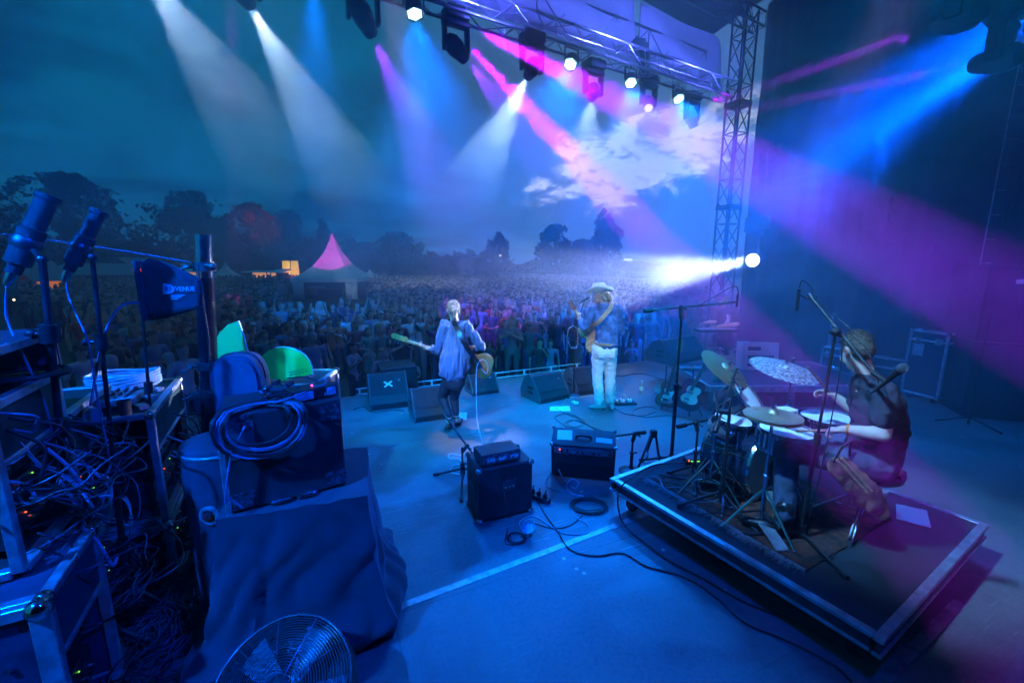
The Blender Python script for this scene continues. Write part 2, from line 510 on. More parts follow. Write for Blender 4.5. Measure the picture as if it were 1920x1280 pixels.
# ------------------------------------------------------------------ truss builder
def truss(name, label, a, b_, wd, m, up=(0, 0, 1), step=.5, rc=.024, rb=.010, tri=False):
    a, b_ = V(a), V(b_); d = b_ - a; L = d.length; F = frame(d, up)
    th = thing(name, label, 'truss', a); h = wd / 2
    cs = [(-h, -h), (h, -h), (h, h), (-h, h)] if not tri else [(-h, -h), (h, -h), (0, h)]
    at = lambda k, s_: F @ V((cs[k][0], cs[k][1], s_))
    for k in range(len(cs)):
        mb = MB(); mb.cyl(at(k, 0), at(k, L), rc, n=8); mb.build('chord', m, th, smooth=.7)
    mb = MB(); ns = max(2, int(L / step)); n = len(cs)
    for i in range(ns):
        s0, s1 = L * i / ns, L * (i + 1) / ns
        for k in range(n):
            j = (k + 1) % n
            mb.cyl(at(k, s0 if i % 2 else s1), at(j, s1 if i % 2 else s0), rb, n=5, caps=False)
            if i % 2 == 0: mb.cyl(at(k, s0), at(j, s0), rb, n=5, caps=False)
    mb.build('bracing', m, th)
    return th


ALUT = mat('truss tube', (.62, .6, .66), .36, .85, var=.1)
TB2 = T_B + T_D * 4.5
truss('lighting_truss', 'long silver lighting truss hung across the front of the stage under the roof cloth', T_A - T_D * .25, TB2, .34, ALUT, step=.42, rc=.027, rb=.011)
tw_top = TOWER + V((0, 0, TRZ + 1.6))
tower = truss('roof_tower', 'tall vertical truss tower at the far right corner of the stage', TOWER + V((0, 0, .05)), tw_top, .36, STEEL, up=(ED.x, ED.y, 0), step=.48, rc=.026, rb=.015)
for k in (1, 3, 5):
    mb = MB(); z = k * 1.15
    for s_ in (-.25, .25): mb.box((0, 0, z + s_ * .12), (.42, .42, .04), Matrix.Rotation(BEAR, 3, 'Z'))
    mb.build('sleeve_plate', STEEL, tower)
RT = T_N * 1.0 + V((0, 0, .95))
rt0 = T_A + RT - T_D * .4
truss('roof_truss', 'upper roof truss above the white cloth at the right, lit magenta', rt0, rt0 + T_D * 9, .45, STEEL, step=.5, rc=.03, rb=.016)

# roof canopy, side drapes -------------------------------------------
FR = T_A + T_N * 1.1 - T_D * .9; FL = T_B + T_N * 1.1 + T_D * 7
RZ = TRZ + 1.75
def sheet(name, rows, m, label, cat, kind=None, th=.02, par=None):
    """a cloth: rows of points, given a real thickness by a solidify step"""
    h_, w_ = len(rows), len(rows[0]); mb = MB()
    mb.add([p for r in rows for p in r], [(j * w_ + i, j * w_ + i + 1, (j + 1) * w_ + i + 1, (j + 1) * w_ + i) for j in range(h_ - 1) for i in range(w_ - 1)])
    o = mb.build(name, m, par, smooth=True); md = o.modifiers.new('thickness', 'SOLIDIFY'); md.thickness = th; md.offset = 0
    return tag(o, label, cat, kind=kind)
roofm = mat('dark roof cloth', (.02, .022, .03), .7, var=.2)
cors = [V((FR.x, FR.y, RZ)), V((FL.x, FL.y, RZ))]
bk = [c_ - EN * 15 + V((0, 0, .8)) for c_ in cors]
rows = []
for j in range(13):
    v_ = j / 12; rows.append([cors[0].lerp(cors[1], i / 16).lerp(bk[0].lerp(bk[1], i / 16), v_) + V((0, 0, .35 * sin(i / 16 * pi) + .06 * abs(sin(v_ * pi * 6)))) for i in range(17)])
sheet('stage_roof', rows, roofm, 'dark cloth roof stretched over the stage', 'roof')
for k in range(4):
    a = FR - EN * (1.4 + 2.2 * k) + V((0, 0, RZ - FR.z - .25)); a = V((a.x, a.y, RZ - .3))
    truss('roof_rafter', ['dark roof rafter nearest the front of the stage', 'second dark roof rafter from the front', 'third dark roof rafter from the front', 'dark roof rafter nearest the camera'][k], a, a + T_D * 12, .3, STEEL, step=.6)

# side drape: heavy crumpled black cloth
dm = bpy.data.materials.new('glossy black drape'); dm.use_nodes = True; t = NT(dm.node_tree); b = dm.node_tree.nodes['Principled BSDF']
b.inputs['Base Color'].default_value = (.035, .035, .045, 1); b.inputs['Roughness'].default_value = .24
tcn = t.n('ShaderNodeTexCoord'); bp = t.n('ShaderNodeBump'); bp.inputs['Strength'].default_value = 1.0; bp.inputs['Distance'].default_value = .07
t.link(t.noise(t.scale(tcn.outputs['Object'], (1, 1, .35)), 7, 6, .65, 1.5), bp.inputs['Height']); t.link(bp.outputs[0], b.inputs['Normal'])
c0 = TOWER + V((.45, .0, 0)); c1 = P(1920, 790); cd = (c1 - c0).normalized(); cn = V((-cd.y, cd.x, 0)); LEN = (c1 - c0).length + 7
nx, nz = 300, 26; rows = []
for j in range(nz + 1):
    z = RZ * j / nz; row = []
    for i in range(nx + 1):
        s_ = LEN * i / nx
        w1 = .09 * sin(s_ * 6.2 + .6 * sin(s_ * 1.3)) + .05 * sin(s_ * 15 + 2 * sin(s_ * 2.1) + .25 * z) + .03 * noise.noise(V((s_ * 3, z * 1.2, 0)))
        w1 += .12 * noise.noise(V((s_ * .7, z * .35, 4)))
        row.append(c0 + cd * s_ + cn * w1 * (1 - .25 * z / RZ) + V((0, 0, z)))
    rows.append(row)
sheet('side_drape', rows, dm, 'heavy crumpled black drape closing the right side of the stage', 'drape', th=.006)

rows = []
for j in range(9):
    rows.append([S(L0 + (L1 - L0) * i / 90, 12.6 + .12 * sin(i * 1.3) + .05 * sin(i * 3.1), RZ * 1.05 * j / 8) for i in range(91)])
sheet('light_block_drape', rows, dm, 'unseen black drape added behind the camera to block sky light', 'drape', th=.006)  # unseen, added to keep open sky light off the stage

# white cloth panels hung behind the truss -----------------------------
clm = mat('translucent white cloth', (.62, .64, .68), .75, var=.06, vscale=2, bump=.2, bscale=2.0)
def panel_pt(px, py):                         # on the vertical plane 1 m in front of the truss
    o_ = T_A + T_N * .75; d = P(px, py, Y=10) - V((0, 0, H)); nrm = T_N
    tt = (o_ - V((0, 0, H))).dot(nrm) / d.dot(nrm); return V((0, 0, H)) + d * tt
def cloth(pts_px, label):
    o_ = panel_pt(*pts_px[0]); ax = -T_D
    poly = [((panel_pt(*p) - o_).dot(ax), (panel_pt(*p) - o_).z) for p in pts_px]
    bm = bmesh.new(); vs = [bm.verts.new((x, 0, z)) for x, z in poly]; f = bm.faces.new(vs)
    bmesh.ops.triangulate(bm, faces=[f]); bmesh.ops.subdivide_edges(bm, edges=bm.edges[:], cuts=14, use_grid_fill=True)
    for v in bm.verts:
        v.co.y = .05 * noise.noise(V((v.co.x * .8, v.co.z * 1.5, 1.7))) + .02 * sin(v.co.x * 3 + v.co.z * 5)
    bmesh.ops.solidify(bm, geom=bm.faces[:], thickness=.006)
    me = bpy.data.meshes.new('white_cloth'); bm.to_mesh(me); bm.free(); me.materials.append(clm); me.shade_smooth()
    ob = bpy.data.objects.new('white_cloth', me); COL.objects.link(ob)
    ob.location = o_; ob.rotation_euler = (0, 0, math.atan2(ax.y, ax.x)); tag(ob, label, 'cloth')
cloth([(1352, 176), (1350, 84), (1346, 73), (1336, 66), (1208, 7), (1200, 5), (1199, 122)], 'white cloth panel with a rounded corner beside the tower, a pink spot on it')
cloth([(1192, 118), (1188, 2), (1150, -40), (740, -110), (740, -30)], 'long white cloth panel hung behind the truss, left of the chain hoist')

# chain hoist ----------------------------------------------------------
hp = P(1197, 90, z=TRZ + .55)
ho = thing('chain_hoist', 'black chain hoist with its chain bag above the lighting truss', 'hoist', hp)
mb = MB(); mb.box((0, 0, 0), (.26, .2, .3), ch=.03); mb.cyl((-.2, 0, .02), (.2, 0, .02), .085, n=14); mb.build('motor', BLACK, ho, smooth=.6)
mb = MB(); mb.lathe([(.05, -.62), (.11, -.5), (.12, -.1), (.09, 0)], (.13, -.05, -.05), n=14); mb.build('chain_bag', CLOTHBLK, ho, smooth=True)
mb = MB()
for k in range(26):
    F = Matrix.Translation((0, 0, .16 + k * .042)) @ Matrix.Rotation(pi / 2 * (k % 2), 4, 'Z')
    mb.tube([F @ V((.016 * cos(a_ * pi / 4), 0, .028 * sin(a_ * pi / 4))) for a_ in range(8)], .006, n=5, closed=True)
mb.build('chain', STEEL, ho)

# ------------------------------------------------------------------ lamps
def glow(name, col, s_):
    return mat(name, (.9, .9, .9), .3, var=0, emit=col, estr=s_)
LENSW = glow('lit white lens', (.85, .92, 1), 7); LENSD = glow('dim lens', (.75, .85, 1), 1.6); LENSB = glow('lit blue white led', (.35, .75, 1), 9)
LENSBB = glow('blinding white lens', (.85, .9, 1), 9)


def moving_head(px, py, z, tgt, label, lens=LENSW, col=WHT, e=0, ang=12, blend=.25, s_=1.0, up=True, Y=None, truss_z=None, cool=None):
    """lens at photo pixel px,py and height z, aimed at tgt; the yoke rises to a base under the truss"""
    p = P(px, py, z) if Y is None else P(px, py, Y=Y)
    d = (V(tgt) - p).normalized(); cen = p - d * .23 * s_
    th = thing('moving_head_lamp', label, 'stage lamp', cen, group='moving head lamps on the trusses')
    F = frame(d, (0, 0, 1)).to_4x4()
    mb = MB(F); mb.lathe([(.0, -.2 * s_), (.09 * s_, -.2 * s_), (.135 * s_, -.12 * s_), (.14 * s_, .0), (.115 * s_, .1 * s_), (.095 * s_, .22 * s_), (.088 * s_, .225 * s_), (.085 * s_, .2 * s_)], n=20)
    mb.build('head', mat('lamp housing', (.03, .03, .035), .38, var=.15), th, smooth=.7)
    mb = MB(F); mb.lathe([(0, .25 * s_), (.05 * s_, .245 * s_), (.084 * s_, .226 * s_)], n=20); mb.build('lens', lens, th, smooth=True)
    hx = V((-T_D.x, -T_D.y, 0)); top = .34 * s_
    mb = MB()
    for q in (-1, 1): mb.box(hx * q * .19 * s_ + V((0, 0, top * .5)), (.05 * s_, .13 * s_, top + .1 * s_), Matrix.Rotation(math.atan2(hx.y, hx.x), 3, 'Z'), ch=.015)
    mb.box((0, 0, top), (.44 * s_, .16 * s_, .07 * s_), Matrix.Rotation(math.atan2(hx.y, hx.x), 3, 'Z'), ch=.02)
    mb.build('yoke', mat('lamp housing', ()), th, smooth=.7)
    mb = MB(); bz = top + .12 * s_; mb.box((0, 0, bz), (.38 * s_, .3 * s_, .16 * s_), Matrix.Rotation(math.atan2(hx.y, hx.x), 3, 'Z'), ch=.03)
    mb.build('base', mat('lamp housing', ()), th, smooth=.7)
    mb = MB(); tz = (TRZ if truss_z is None else truss_z) - cen.z - .14
    for q in (-1, 1): mb.box(hx * q * .13 + V((0, 0, (bz + tz) / 2 + .05)), (.04, .05, max(.06, tz - bz)))
    mb.build('clamp', STEEL, th)
    if e: lamp(th, 'lamp_light', d * (.26 * s_ + .02), d * 5, col, e, ang, blend, .05 * s_)
    return th


def led_par(px, py, z, tgt, label, lens=LENSB, col=BLUE, e=0, ang=45, blend=.7, Y=None, truss_z=None, s_=1.0):
    p = P(px, py, z) if Y is None else P(px, py, Y=Y); d = (V(tgt) - p).normalized(); cen = p - d * .12
    th = thing('led_par_lamp', label, 'stage lamp', cen, group='round led lamps on the trusses')
    F = frame(d, (0, 0, 1)).to_4x4()
    mb = MB(F); mb.lathe([(.0, -.12 * s_), (.07 * s_, -.12 * s_), (.11 * s_, -.06 * s_), (.125 * s_, .11 * s_), (.132 * s_, .12 * s_), (.12 * s_, .11 * s_), (.115 * s_, .085 * s_), (0, .085 * s_)], n=24)
    mb.build('can', mat('lamp housing', ()), th, smooth=.7)
    for q in range(-2, 3):
        for r in range(-2, 3):
            x, y = q + r * .5, r * .866
            if x * x + y * y > 4.4: continue
            mb = MB(F); mb.lathe([(.019 * s_, .1 * s_), (.019 * s_, .112 * s_), (.0, .118 * s_)], (x * .044 * s_, y * .044 * s_, 0), n=8); mb.build('led', lens, th)
    hx = V((-T_D.x, -T_D.y, 0)); mb = MB(); tz = (TRZ if truss_z is None else truss_z) - cen.z - .15
    R3 = Matrix.Rotation(math.atan2(hx.y, hx.x), 3, 'Z')
    for q in (-1, 1): mb.box(hx * q * .15 * s_ + V((0, 0, .09)), (.012, .04, .22), R3)
    mb.box((0, 0, .2), (.31 * s_, .04, .012), R3); mb.cyl((0, 0, .2), (0, 0, max(.25, tz)), .014, n=6)
    mb.build('bracket', STEEL, th)
    if e: lamp(th, 'lamp_light', d * .15, d * 5, col, e, ang, blend, .08)
    return th


far = lambda px, py, dy, z=5.4, ref=(990, 140): P(px, py, Y=P(*ref, z).y + dy)
Q = 1.0
def T_at(px, py, dy, src): return P(px, py, Y=src.y + dy)
def mh(px, py, z, tpx, tpy, dy, label, **k):
    s0 = P(px, py, z); return moving_head(px, py, z, T_at(tpx, tpy, dy, s0), label, **k)
z1 = TRZ - .72
mh(466, 6, z1 - .1, 650, 330, 7.0, 'moving head lamp at the top left edge throwing a broad white beam', e=12000, ang=19)
mh(255, -75, z1, 470, 230, 6.0, 'moving head lamp just above the frame at the far left, beam in view', e=11000, ang=19)
mh(697, 66, z1 - .1, 760, 200, 1.0, 'magenta lit lamp with folded neck, left of the round blue lamp', lens=LENSD, col=VIO, e=6500, ang=28)
mh(873, 112, z1, 960, 215, 1.0, 'magenta lit lamp bent to the right beneath the truss', lens=LENSD, col=VIO, e=6500, ang=28)
mh(990, 143, z1, 885, 345, 6.0, 'lamp with the strongest white beam, pointing down left', e=22000, ang=19)
mh(1110, 183, z1, 1085, 330, 6.0, 'lamp with a softer white beam pointing straight down, right of centre', e=8500, ang=23, blend=.5)
mh(1216, 203, z1 + .1, 1225, 300, -1.6, 'unlit moving head lamp facing the camera between two round blue lamps', lens=LENSD)
mh(1302, 240, z1 - .1, 1335, 340, .2, 'purple tinted lamp nearest the tower with a faint narrow beam', lens=LENSD, col=VIO, e=7000, ang=15)
led_par(778, 29, TRZ - .5, P(900, 800), 'round blue white led lamp at the left end of the visible truss', e=2000 * Q, ang=60)
led_par(1069, 122, TRZ - .45, P(850, 850), 'round led lamp under the truss between the two white beams', e=2000 * Q, ang=60)
led_par(1183, 157, TRZ - .45, P(1250, 800), 'round led lamp under the truss below the chain hoist', e=2200 * Q, ang=60)
led_par(1273, 187, TRZ - .45, P(1500, 780), 'round led lamp closest to the right end of the truss', e=2200 * Q, ang=62)
led_par(588, -55, TRZ - .4, P(600, 330, Y=9), 'round led lamp above the top edge left of centre throwing a blue column', e=9000, ang=24, blend=.5)
# rear truss above the drummer
zr = 5.0
rp = P(1885, 27, zr)
truss('rear_lighting_truss', 'dark rear lighting truss crossing the top right corner', P(1960, -40, zr + .35) - V((-.3, .6, 0)) * 1, P(1770, -130, zr + .35), .3, STEEL)
led_par(1885, 27, zr, P(1340, 330, Y=8), 'round led lamp in the top right corner facing down left', col=DEEP, e=30000, ang=32, truss_z=zr + .4, s_=.9)
led_par(1922, 70, zr - .1, P(1500, 330, Y=8), 'round led lamp cut off by the right edge of the picture', col=BLUE, e=22000, ang=22, truss_z=zr + .4, s_=.9)
moving_head(1757, 48, zr - .2, P(1380, 180, Y=10), 'dark lamp at the top right throwing the upper thin magenta beam', lens=LENSD, col=MAG, e=55000, ang=3.4, truss_z=zr + .5, s_=1.1)
moving_head(1825, 121, zr - .4, P(1400, 205, Y=10), 'dark lamp at the right throwing the lower thin magenta beam', lens=LENSD, col=MAG, e=50000, ang=3.4, truss_z=zr + .5, s_=1.1)
# two blinding lamps on the side tower
for px, lb in ((1411, 'left of the two blinding white lamps beside the tower'), (1444, 'right of the two blinding white lamps beside the tower')):
    p = P(px, 488, Y=TOWER.y - .6); moving_head(px, 488, 0, P(800, 582, Y=5.0), lb, lens=LENSBB, col=(.62, .66, 1), s_=1.8, e=24000, ang=14, blend=.8, Y=TOWER.y - .6, truss_z=p.z + .6)
mb = MB(); p = P(1428, 470, Y=TOWER.y - .5)
st = thing('lamp_stand', 'dark pole carrying the two blinding white lamps', 'stand', (p.x, p.y, 0))
mb.cyl((0, 0, 0), (0, 0, p.z + .45), .03, n=8); mb.build('pole', STEEL, st)
mb = MB(); mb.box((0, 0, p.z + .45), (.9, .05, .05)); mb.build('crossbar', STEEL, st)
mb = MB(); mb.box((0, 0, .02), (.5, .5, .04), ch=.01); mb.build('base_plate', STEEL, st)

# bare lamps: magenta profiles of the front truss, unseen rear lamps, added lights
def bare(name, loc, tgt, col, e, ang, blend=.3, r=.06): return lamp(None, name, loc, tgt, col, e, ang, blend, r)
s0 = P(905, 60, TRZ - .3); bare('magenta_light', s0, P(1905, 580, Y=3.4), (.42, 0, 1), 90000, 7, .15)
s0 = P(850, 60, TRZ - .3); bare('magenta_light', s0, P(1905, 1215, Y=1.5), (.55, 0, 1), 260000, 3.8, .12)
bare('magenta_light', P(760, 200, Y=20), P(622, 462, Y=36), (1, 0, .8), 24000, 11, .12)  # added in mid-air over the crowd, without a fixture, to light the tent peak
s0 = P(430, -120, TRZ - .2); bare('magenta_light', s0, P(445, 560, Y=17), PINK, 16000, 4, .6)
bare('added_red_light', P(560, 330, Y=45), P(484, 425, Y=74), (1, .02, .12), 45000, 15, .9)  # added in mid-air above the field to redden one tree
pp = panel_pt(1278, 40)
for s_ in (.7, 3.2, 6): q_ = T_A + T_D * s_ - T_N * .9; q_.z = TRZ - .1; bare('added_cloth_light', q_, q_ + T_N * 1.2 + V((0, 0, .9)), (.09, .13, 1), 420, 130, .9, .1)  # lamps without fixtures, added to brighten the cloth panels
bare('pink_light', pp - T_N * 1.2 + V((0, 0, .5)), pp, (1, .2, .7), 420, 26, .05)
KPY = P(1357, 655, .4).y
# wash from the rear truss on the players' backs, whitish blue
KEYC = (0, .38, 1.0)
bare('wash_light', V((-2.6, .3, 5.8)), P(880, 700, Y=5.8), KEYC, 5200, 32, .9, .12)
bare('wash_light', V((3.6, .4, 5.8)), P(1120, 690, Y=6.3), KEYC, 4600, 30, .9, .12)
bare('key_light', P(700, -160, 6.3), P(860, 640, Y=5.3), (.9, .8, 1.0), 1500, 12, .6, .1)
bare('key_light', V((-1.9, .5, 5.8)), P(822, 640, Y=5.3), (1, .80, .72), 650, 12, .6, .1)
bare('key_light', V((-.6, .6, 6.0)), P(1118, 600, Y=6.1), (.9, .85, 1.0), 1500, 12, .6, .1)
bare('key_light', V((2.6, 1.6, 5.8)), P(1350, 590, Y=KPY), (.6, .4, 1), 6500, 7.5, .4, .1)  # no such lamp known, added to bring out the steel guitar player
bare('wash_light', V((3.4, 8.8, 4.4)), P(1610, 520, Y=8.3), (.12, .16, 1), 420, 60, .9, .08)  # added near the side drape to raise a sheen on its folds
bare('wash_light', V((-.9, 1.7, 5.7)), P(1540, 760, Y=3.0), (.12, .46, 1.0), 4600, 23, .8, .1)
bare('wash_light', V((1.2, -1.0, 5.4)), P(1600, 700, Y=2.9), (.45, .35, 1.0), 380, 15, .8, .1)
bare('wash_light', V((-3.6, -.8, 5.0)), P(300, 880, .9), (0, .12, 1.0), 4800, 50, .8, .1)
bare('wash_light', V((1.6, .4, 5.3)), P(560, 950, .8), DEEP, 1300, 80, .8, .15)
bare('wash_light', V((4.2, 2.2, 5.6)), P(1700, 690, Y=6.6), (0, .2, 1), 1800, 50, .8, .1)  # unseen lamp turned on the dark cases to bring out their edges
bare('wash_light', P(2050, -60, 5.6), P(1480, 330, Y=8.5), (0, .09, 1.0), 26000, 46, .9, .1)  # added out of frame to fill the top right with blue haze
bare('crowd_light', V((-1.6, 8.6, 5.6)), P(680, 640, Y=11.5), (.02, .26, 1), 1500, 66, .9, .1)
bare('crowd_light', V((2.6, 10.6, 5.6)), P(1050, 620, Y=13.5), (.02, .24, 1), 1000, 60, .9, .1)
# blue flood added in mid-air past the smoke, standing in for stage spill
bare('crowd_light', V((-5.5, 15.5, 6.5)), P(620, 580, Y=24), (0, .15, 1), 1200, 95, .9, .2)
bare('crowd_light', V((3.5, 16, 6.5)), P(1050, 560, Y=28), (0, .2, 1), 1500, 90, .9, .2)


# ------------------------------------------------------------------ trees
BARK = mat('bark', (.06, .045, .035), .9, var=.3)
def leafmat(name, col):
    m = mat(name, col, .7, var=.45, vscale=.35); return m
LEAF = [leafmat('dark foliage', (.014, .024, .010)), leafmat('mid foliage', (.022, .034, .013)), leafmat('foliage tinted lamp red', (.10, .045, .03))]  # third leaf colour carries the red lamp light of one tree


def make_tree(name, label, cx, base_y, Y, top_y, w_px, kind, leaf, n, seed, group, lean=0.0, trunk_r=.3):
    """crown placed by its silhouette: centre column, width and top in photo pixels at distance Y"""
    rnd = random.Random(seed)
    c0 = P(cx, 500, Y=Y); ht = P(cx, top_y, Y=Y).z - GZ; wd = w_px / FPX * Y * .98
    th = thing(name, label, 'tree', (c0.x, Y, GZ), 0, group)
    vs = []; fs = []; ls = max(.2, Y * .0058); sd = seed * 1.7
    tries = 0; pr = 2.6 / max(2.0, wd * .5)
    while len(fs) < n and tries < n * 12:
        tries += 1; h_ = rnd.uniform(.06, 1.02); a = rnd.random() * 2 * pi; h0 = h_
        if kind == 'mass':
            x = rnd.uniform(-.5, .5) * wd; top = .72 + .34 * noise.noise(V((x / wd * 4.5 + sd, sd, 0))) + .14 * noise.noise(V((x / wd * 17 + sd, 2, 0)))
            if h_ > top: continue
            p = V((x, rnd.uniform(-1.5, 1.5), h_ * ht))
        else:
            h_ = h0 * (1 + .16 * noise.noise(V((cos(a) * 2 + sd, sin(a) * 2, 3))))
            if kind == 'broad': e = max(0, 1 - ((h_ - .52) / .5) ** 2) ** .55
            elif kind == 'cone': e = max(0, 1.0 - h_) ** .48 * min(1, h_ * 6)
            else: e = max(0, 1 - ((h_ - .45) / .58) ** 2) ** .6
            R_ = wd / 2 * e * (1 + .7 * noise.noise(V((cos(a) * 1.6 + sd, sin(a) * 1.6, h_ * 5))) + .45 * noise.noise(V((cos(a) * 4, sin(a) * 4 + sd, h_ * 13))))
            r_ = R_ * rnd.random() ** .42; p = V((cos(a) * r_, sin(a) * r_ * .8, h0 * ht))
        g_ = noise.noise(p * pr * .55 + V((sd, 0, 0))) + .55 * noise.noise(p * pr * 1.5 + V((0, sd, 0)))
        if g_ < (-.02 if kind != 'airy' else .08) and rnd.random() < (.97 if kind != 'mass' else .6): continue
        q = V((rnd.gauss(0, 1), rnd.gauss(0, 1), rnd.gauss(0, 1))).normalized() * ls * rnd.uniform(.5, 1.2); b_ = q.cross(V((rnd.gauss(0, 1), rnd.gauss(0, 1), rnd.gauss(0, 1)))).normalized() * q.length * .6
        o_ = len(vs); vs += [p - q, p + b_, p + q, p - b_]; fs.append((o_, o_ + 1, o_ + 2, o_ + 3))
    vs = np.array([tuple(v) for v in vs]); cl = [(V(vs[rnd.randrange(len(vs))].tolist()), 1.0) for _ in range(30)]
    me = bpy.data.meshes.new('crown'); me.from_pydata(vs.tolist(), [], fs); me.materials.append(leaf)
    o = bpy.data.objects.new('crown', me); COL.objects.link(o); o.parent = th
    mb = MB(); r0 = trunk_r
    mb.tube([(0, 0, -.1), (.02 * ht, 0, ht * .3), (-.01 * ht, 0, ht * .6), (0, 0, ht * .86)], [r0, r0 * .75, r0 * .45, r0 * .12], n=7)
    for c, r in cl[::3]:
        s_ = V((0, 0, max(ht * .22, c.z * .6))); mb.tube([s_, s_.lerp(c, .5) + V((0, 0, .4)), c], [r0 * .4, r0 * .25, r0 * .08], n=5)
    mb.build('trunk', BARK, th)
    return th


TG = 'trees around the festival field'
TR = [
    ('huge round tree behind the food stalls at the far left', 145, 70, 331, 262, 'broad', 0, 5200),
    ('low dark bush line left of the huge tree at the picture edge', 2, 62, 372, 50, 'broad', 0, 900),
    ('second big round tree, between the huge tree and the red lit one', 372, 74, 364, 145, 'broad', 0, 3600),
    ('round tree lit red, part of the red in its leaf colour', 478, 72, 386, 104, 'broad', 2, 3000),
    ('dark tree rising just right of the red lit tree', 543, 76, 398, 62, 'broad', 0, 2000),
    ('slim dark tree above the peak of the pagoda tent', 612, 84, 414, 40, 'cone', 0, 1100),
    ('dark leafy mass behind the left half of the pagoda tent', 590, 86, 436, 110, 'mass', 1, 1900),
    ('dark grove just right of the pagoda tent', 668, 88, 434, 92, 'mass', 1, 1900),
    ('grove above the small white tent', 748, 92, 438, 88, 'broad', 0, 1700),
    ('low grove in the gap right of the small white tent', 815, 98, 464, 90, 'mass', 1, 1300),
    ('pointed round tree left of the two bright lit trees', 934, 88, 439, 64, 'cone', 0, 1700),
    ('low shrubbery left of the pointed round tree', 882, 100, 457, 60, 'mass', 1, 900),
    ('airy tree standing by the lake between two darker ones', 1041, 74, 424, 72, 'airy', 1, 1500),
    ('tall tapering tree with the purple tinted crown by the lake', 1130, 72, 396, 74, 'cone', 1, 2700),
    ('bushy lower half of trees left of the tall tapering tree', 1092, 73, 452, 60, 'broad', 1, 1200),
    ('low bushes joining the airy tree and the pointed one', 992, 84, 486, 90, 'mass', 1, 900),
    ('far hazy tree line behind the lake, left part', 1215, 150, 487, 120, 'mass', 1, 900),
    ('far hazy tree line behind the lake, part nearest the tower', 1312, 150, 481, 110, 'mass', 1, 900),
    ('dark grove filling the gap behind the two left round trees', 265, 84, 432, 130, 'mass', 0, 1500),
    ('wide dark undergrowth below the huge tree', 110, 66, 452, 240, 'mass', 0, 1600),
    ('dark undergrowth below the red lit tree', 455, 72, 455, 170, 'mass', 0, 1500),
]
for k, (lb, cx, Y, ty, wp, kd, lf, n) in enumerate(TR):
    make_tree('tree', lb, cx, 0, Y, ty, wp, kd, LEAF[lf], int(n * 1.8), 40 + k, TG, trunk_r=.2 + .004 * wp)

# ------------------------------------------------------------------ tents and stalls
TENT = mat('white tent fabric', (.62, .64, .64), .8, var=.08, vscale=1.0)
TENTG = mat('grey green tent fabric', (.16, .22, .22), .8, var=.15)
DKW = mat('dark painted boards', (.045, .04, .04), .8, var=.3)
WARM = mat('self-glowing warm interior', (.8, .5, .3), .8, var=.1, emit=(1, .42, .14), estr=.7)  # stall walls glow on their own in place of lamps inside
WARM2 = mat('self-glowing orange cloth', (.8, .35, .1), .8, var=.15, emit=(1, .25, .04), estr=.45)  # back wall of the orange stall shines by emission, no lamp there
BULB = mat('bare bulb', (1, .9, .8), .4, var=0, emit=(1, .6, .3), estr=5)


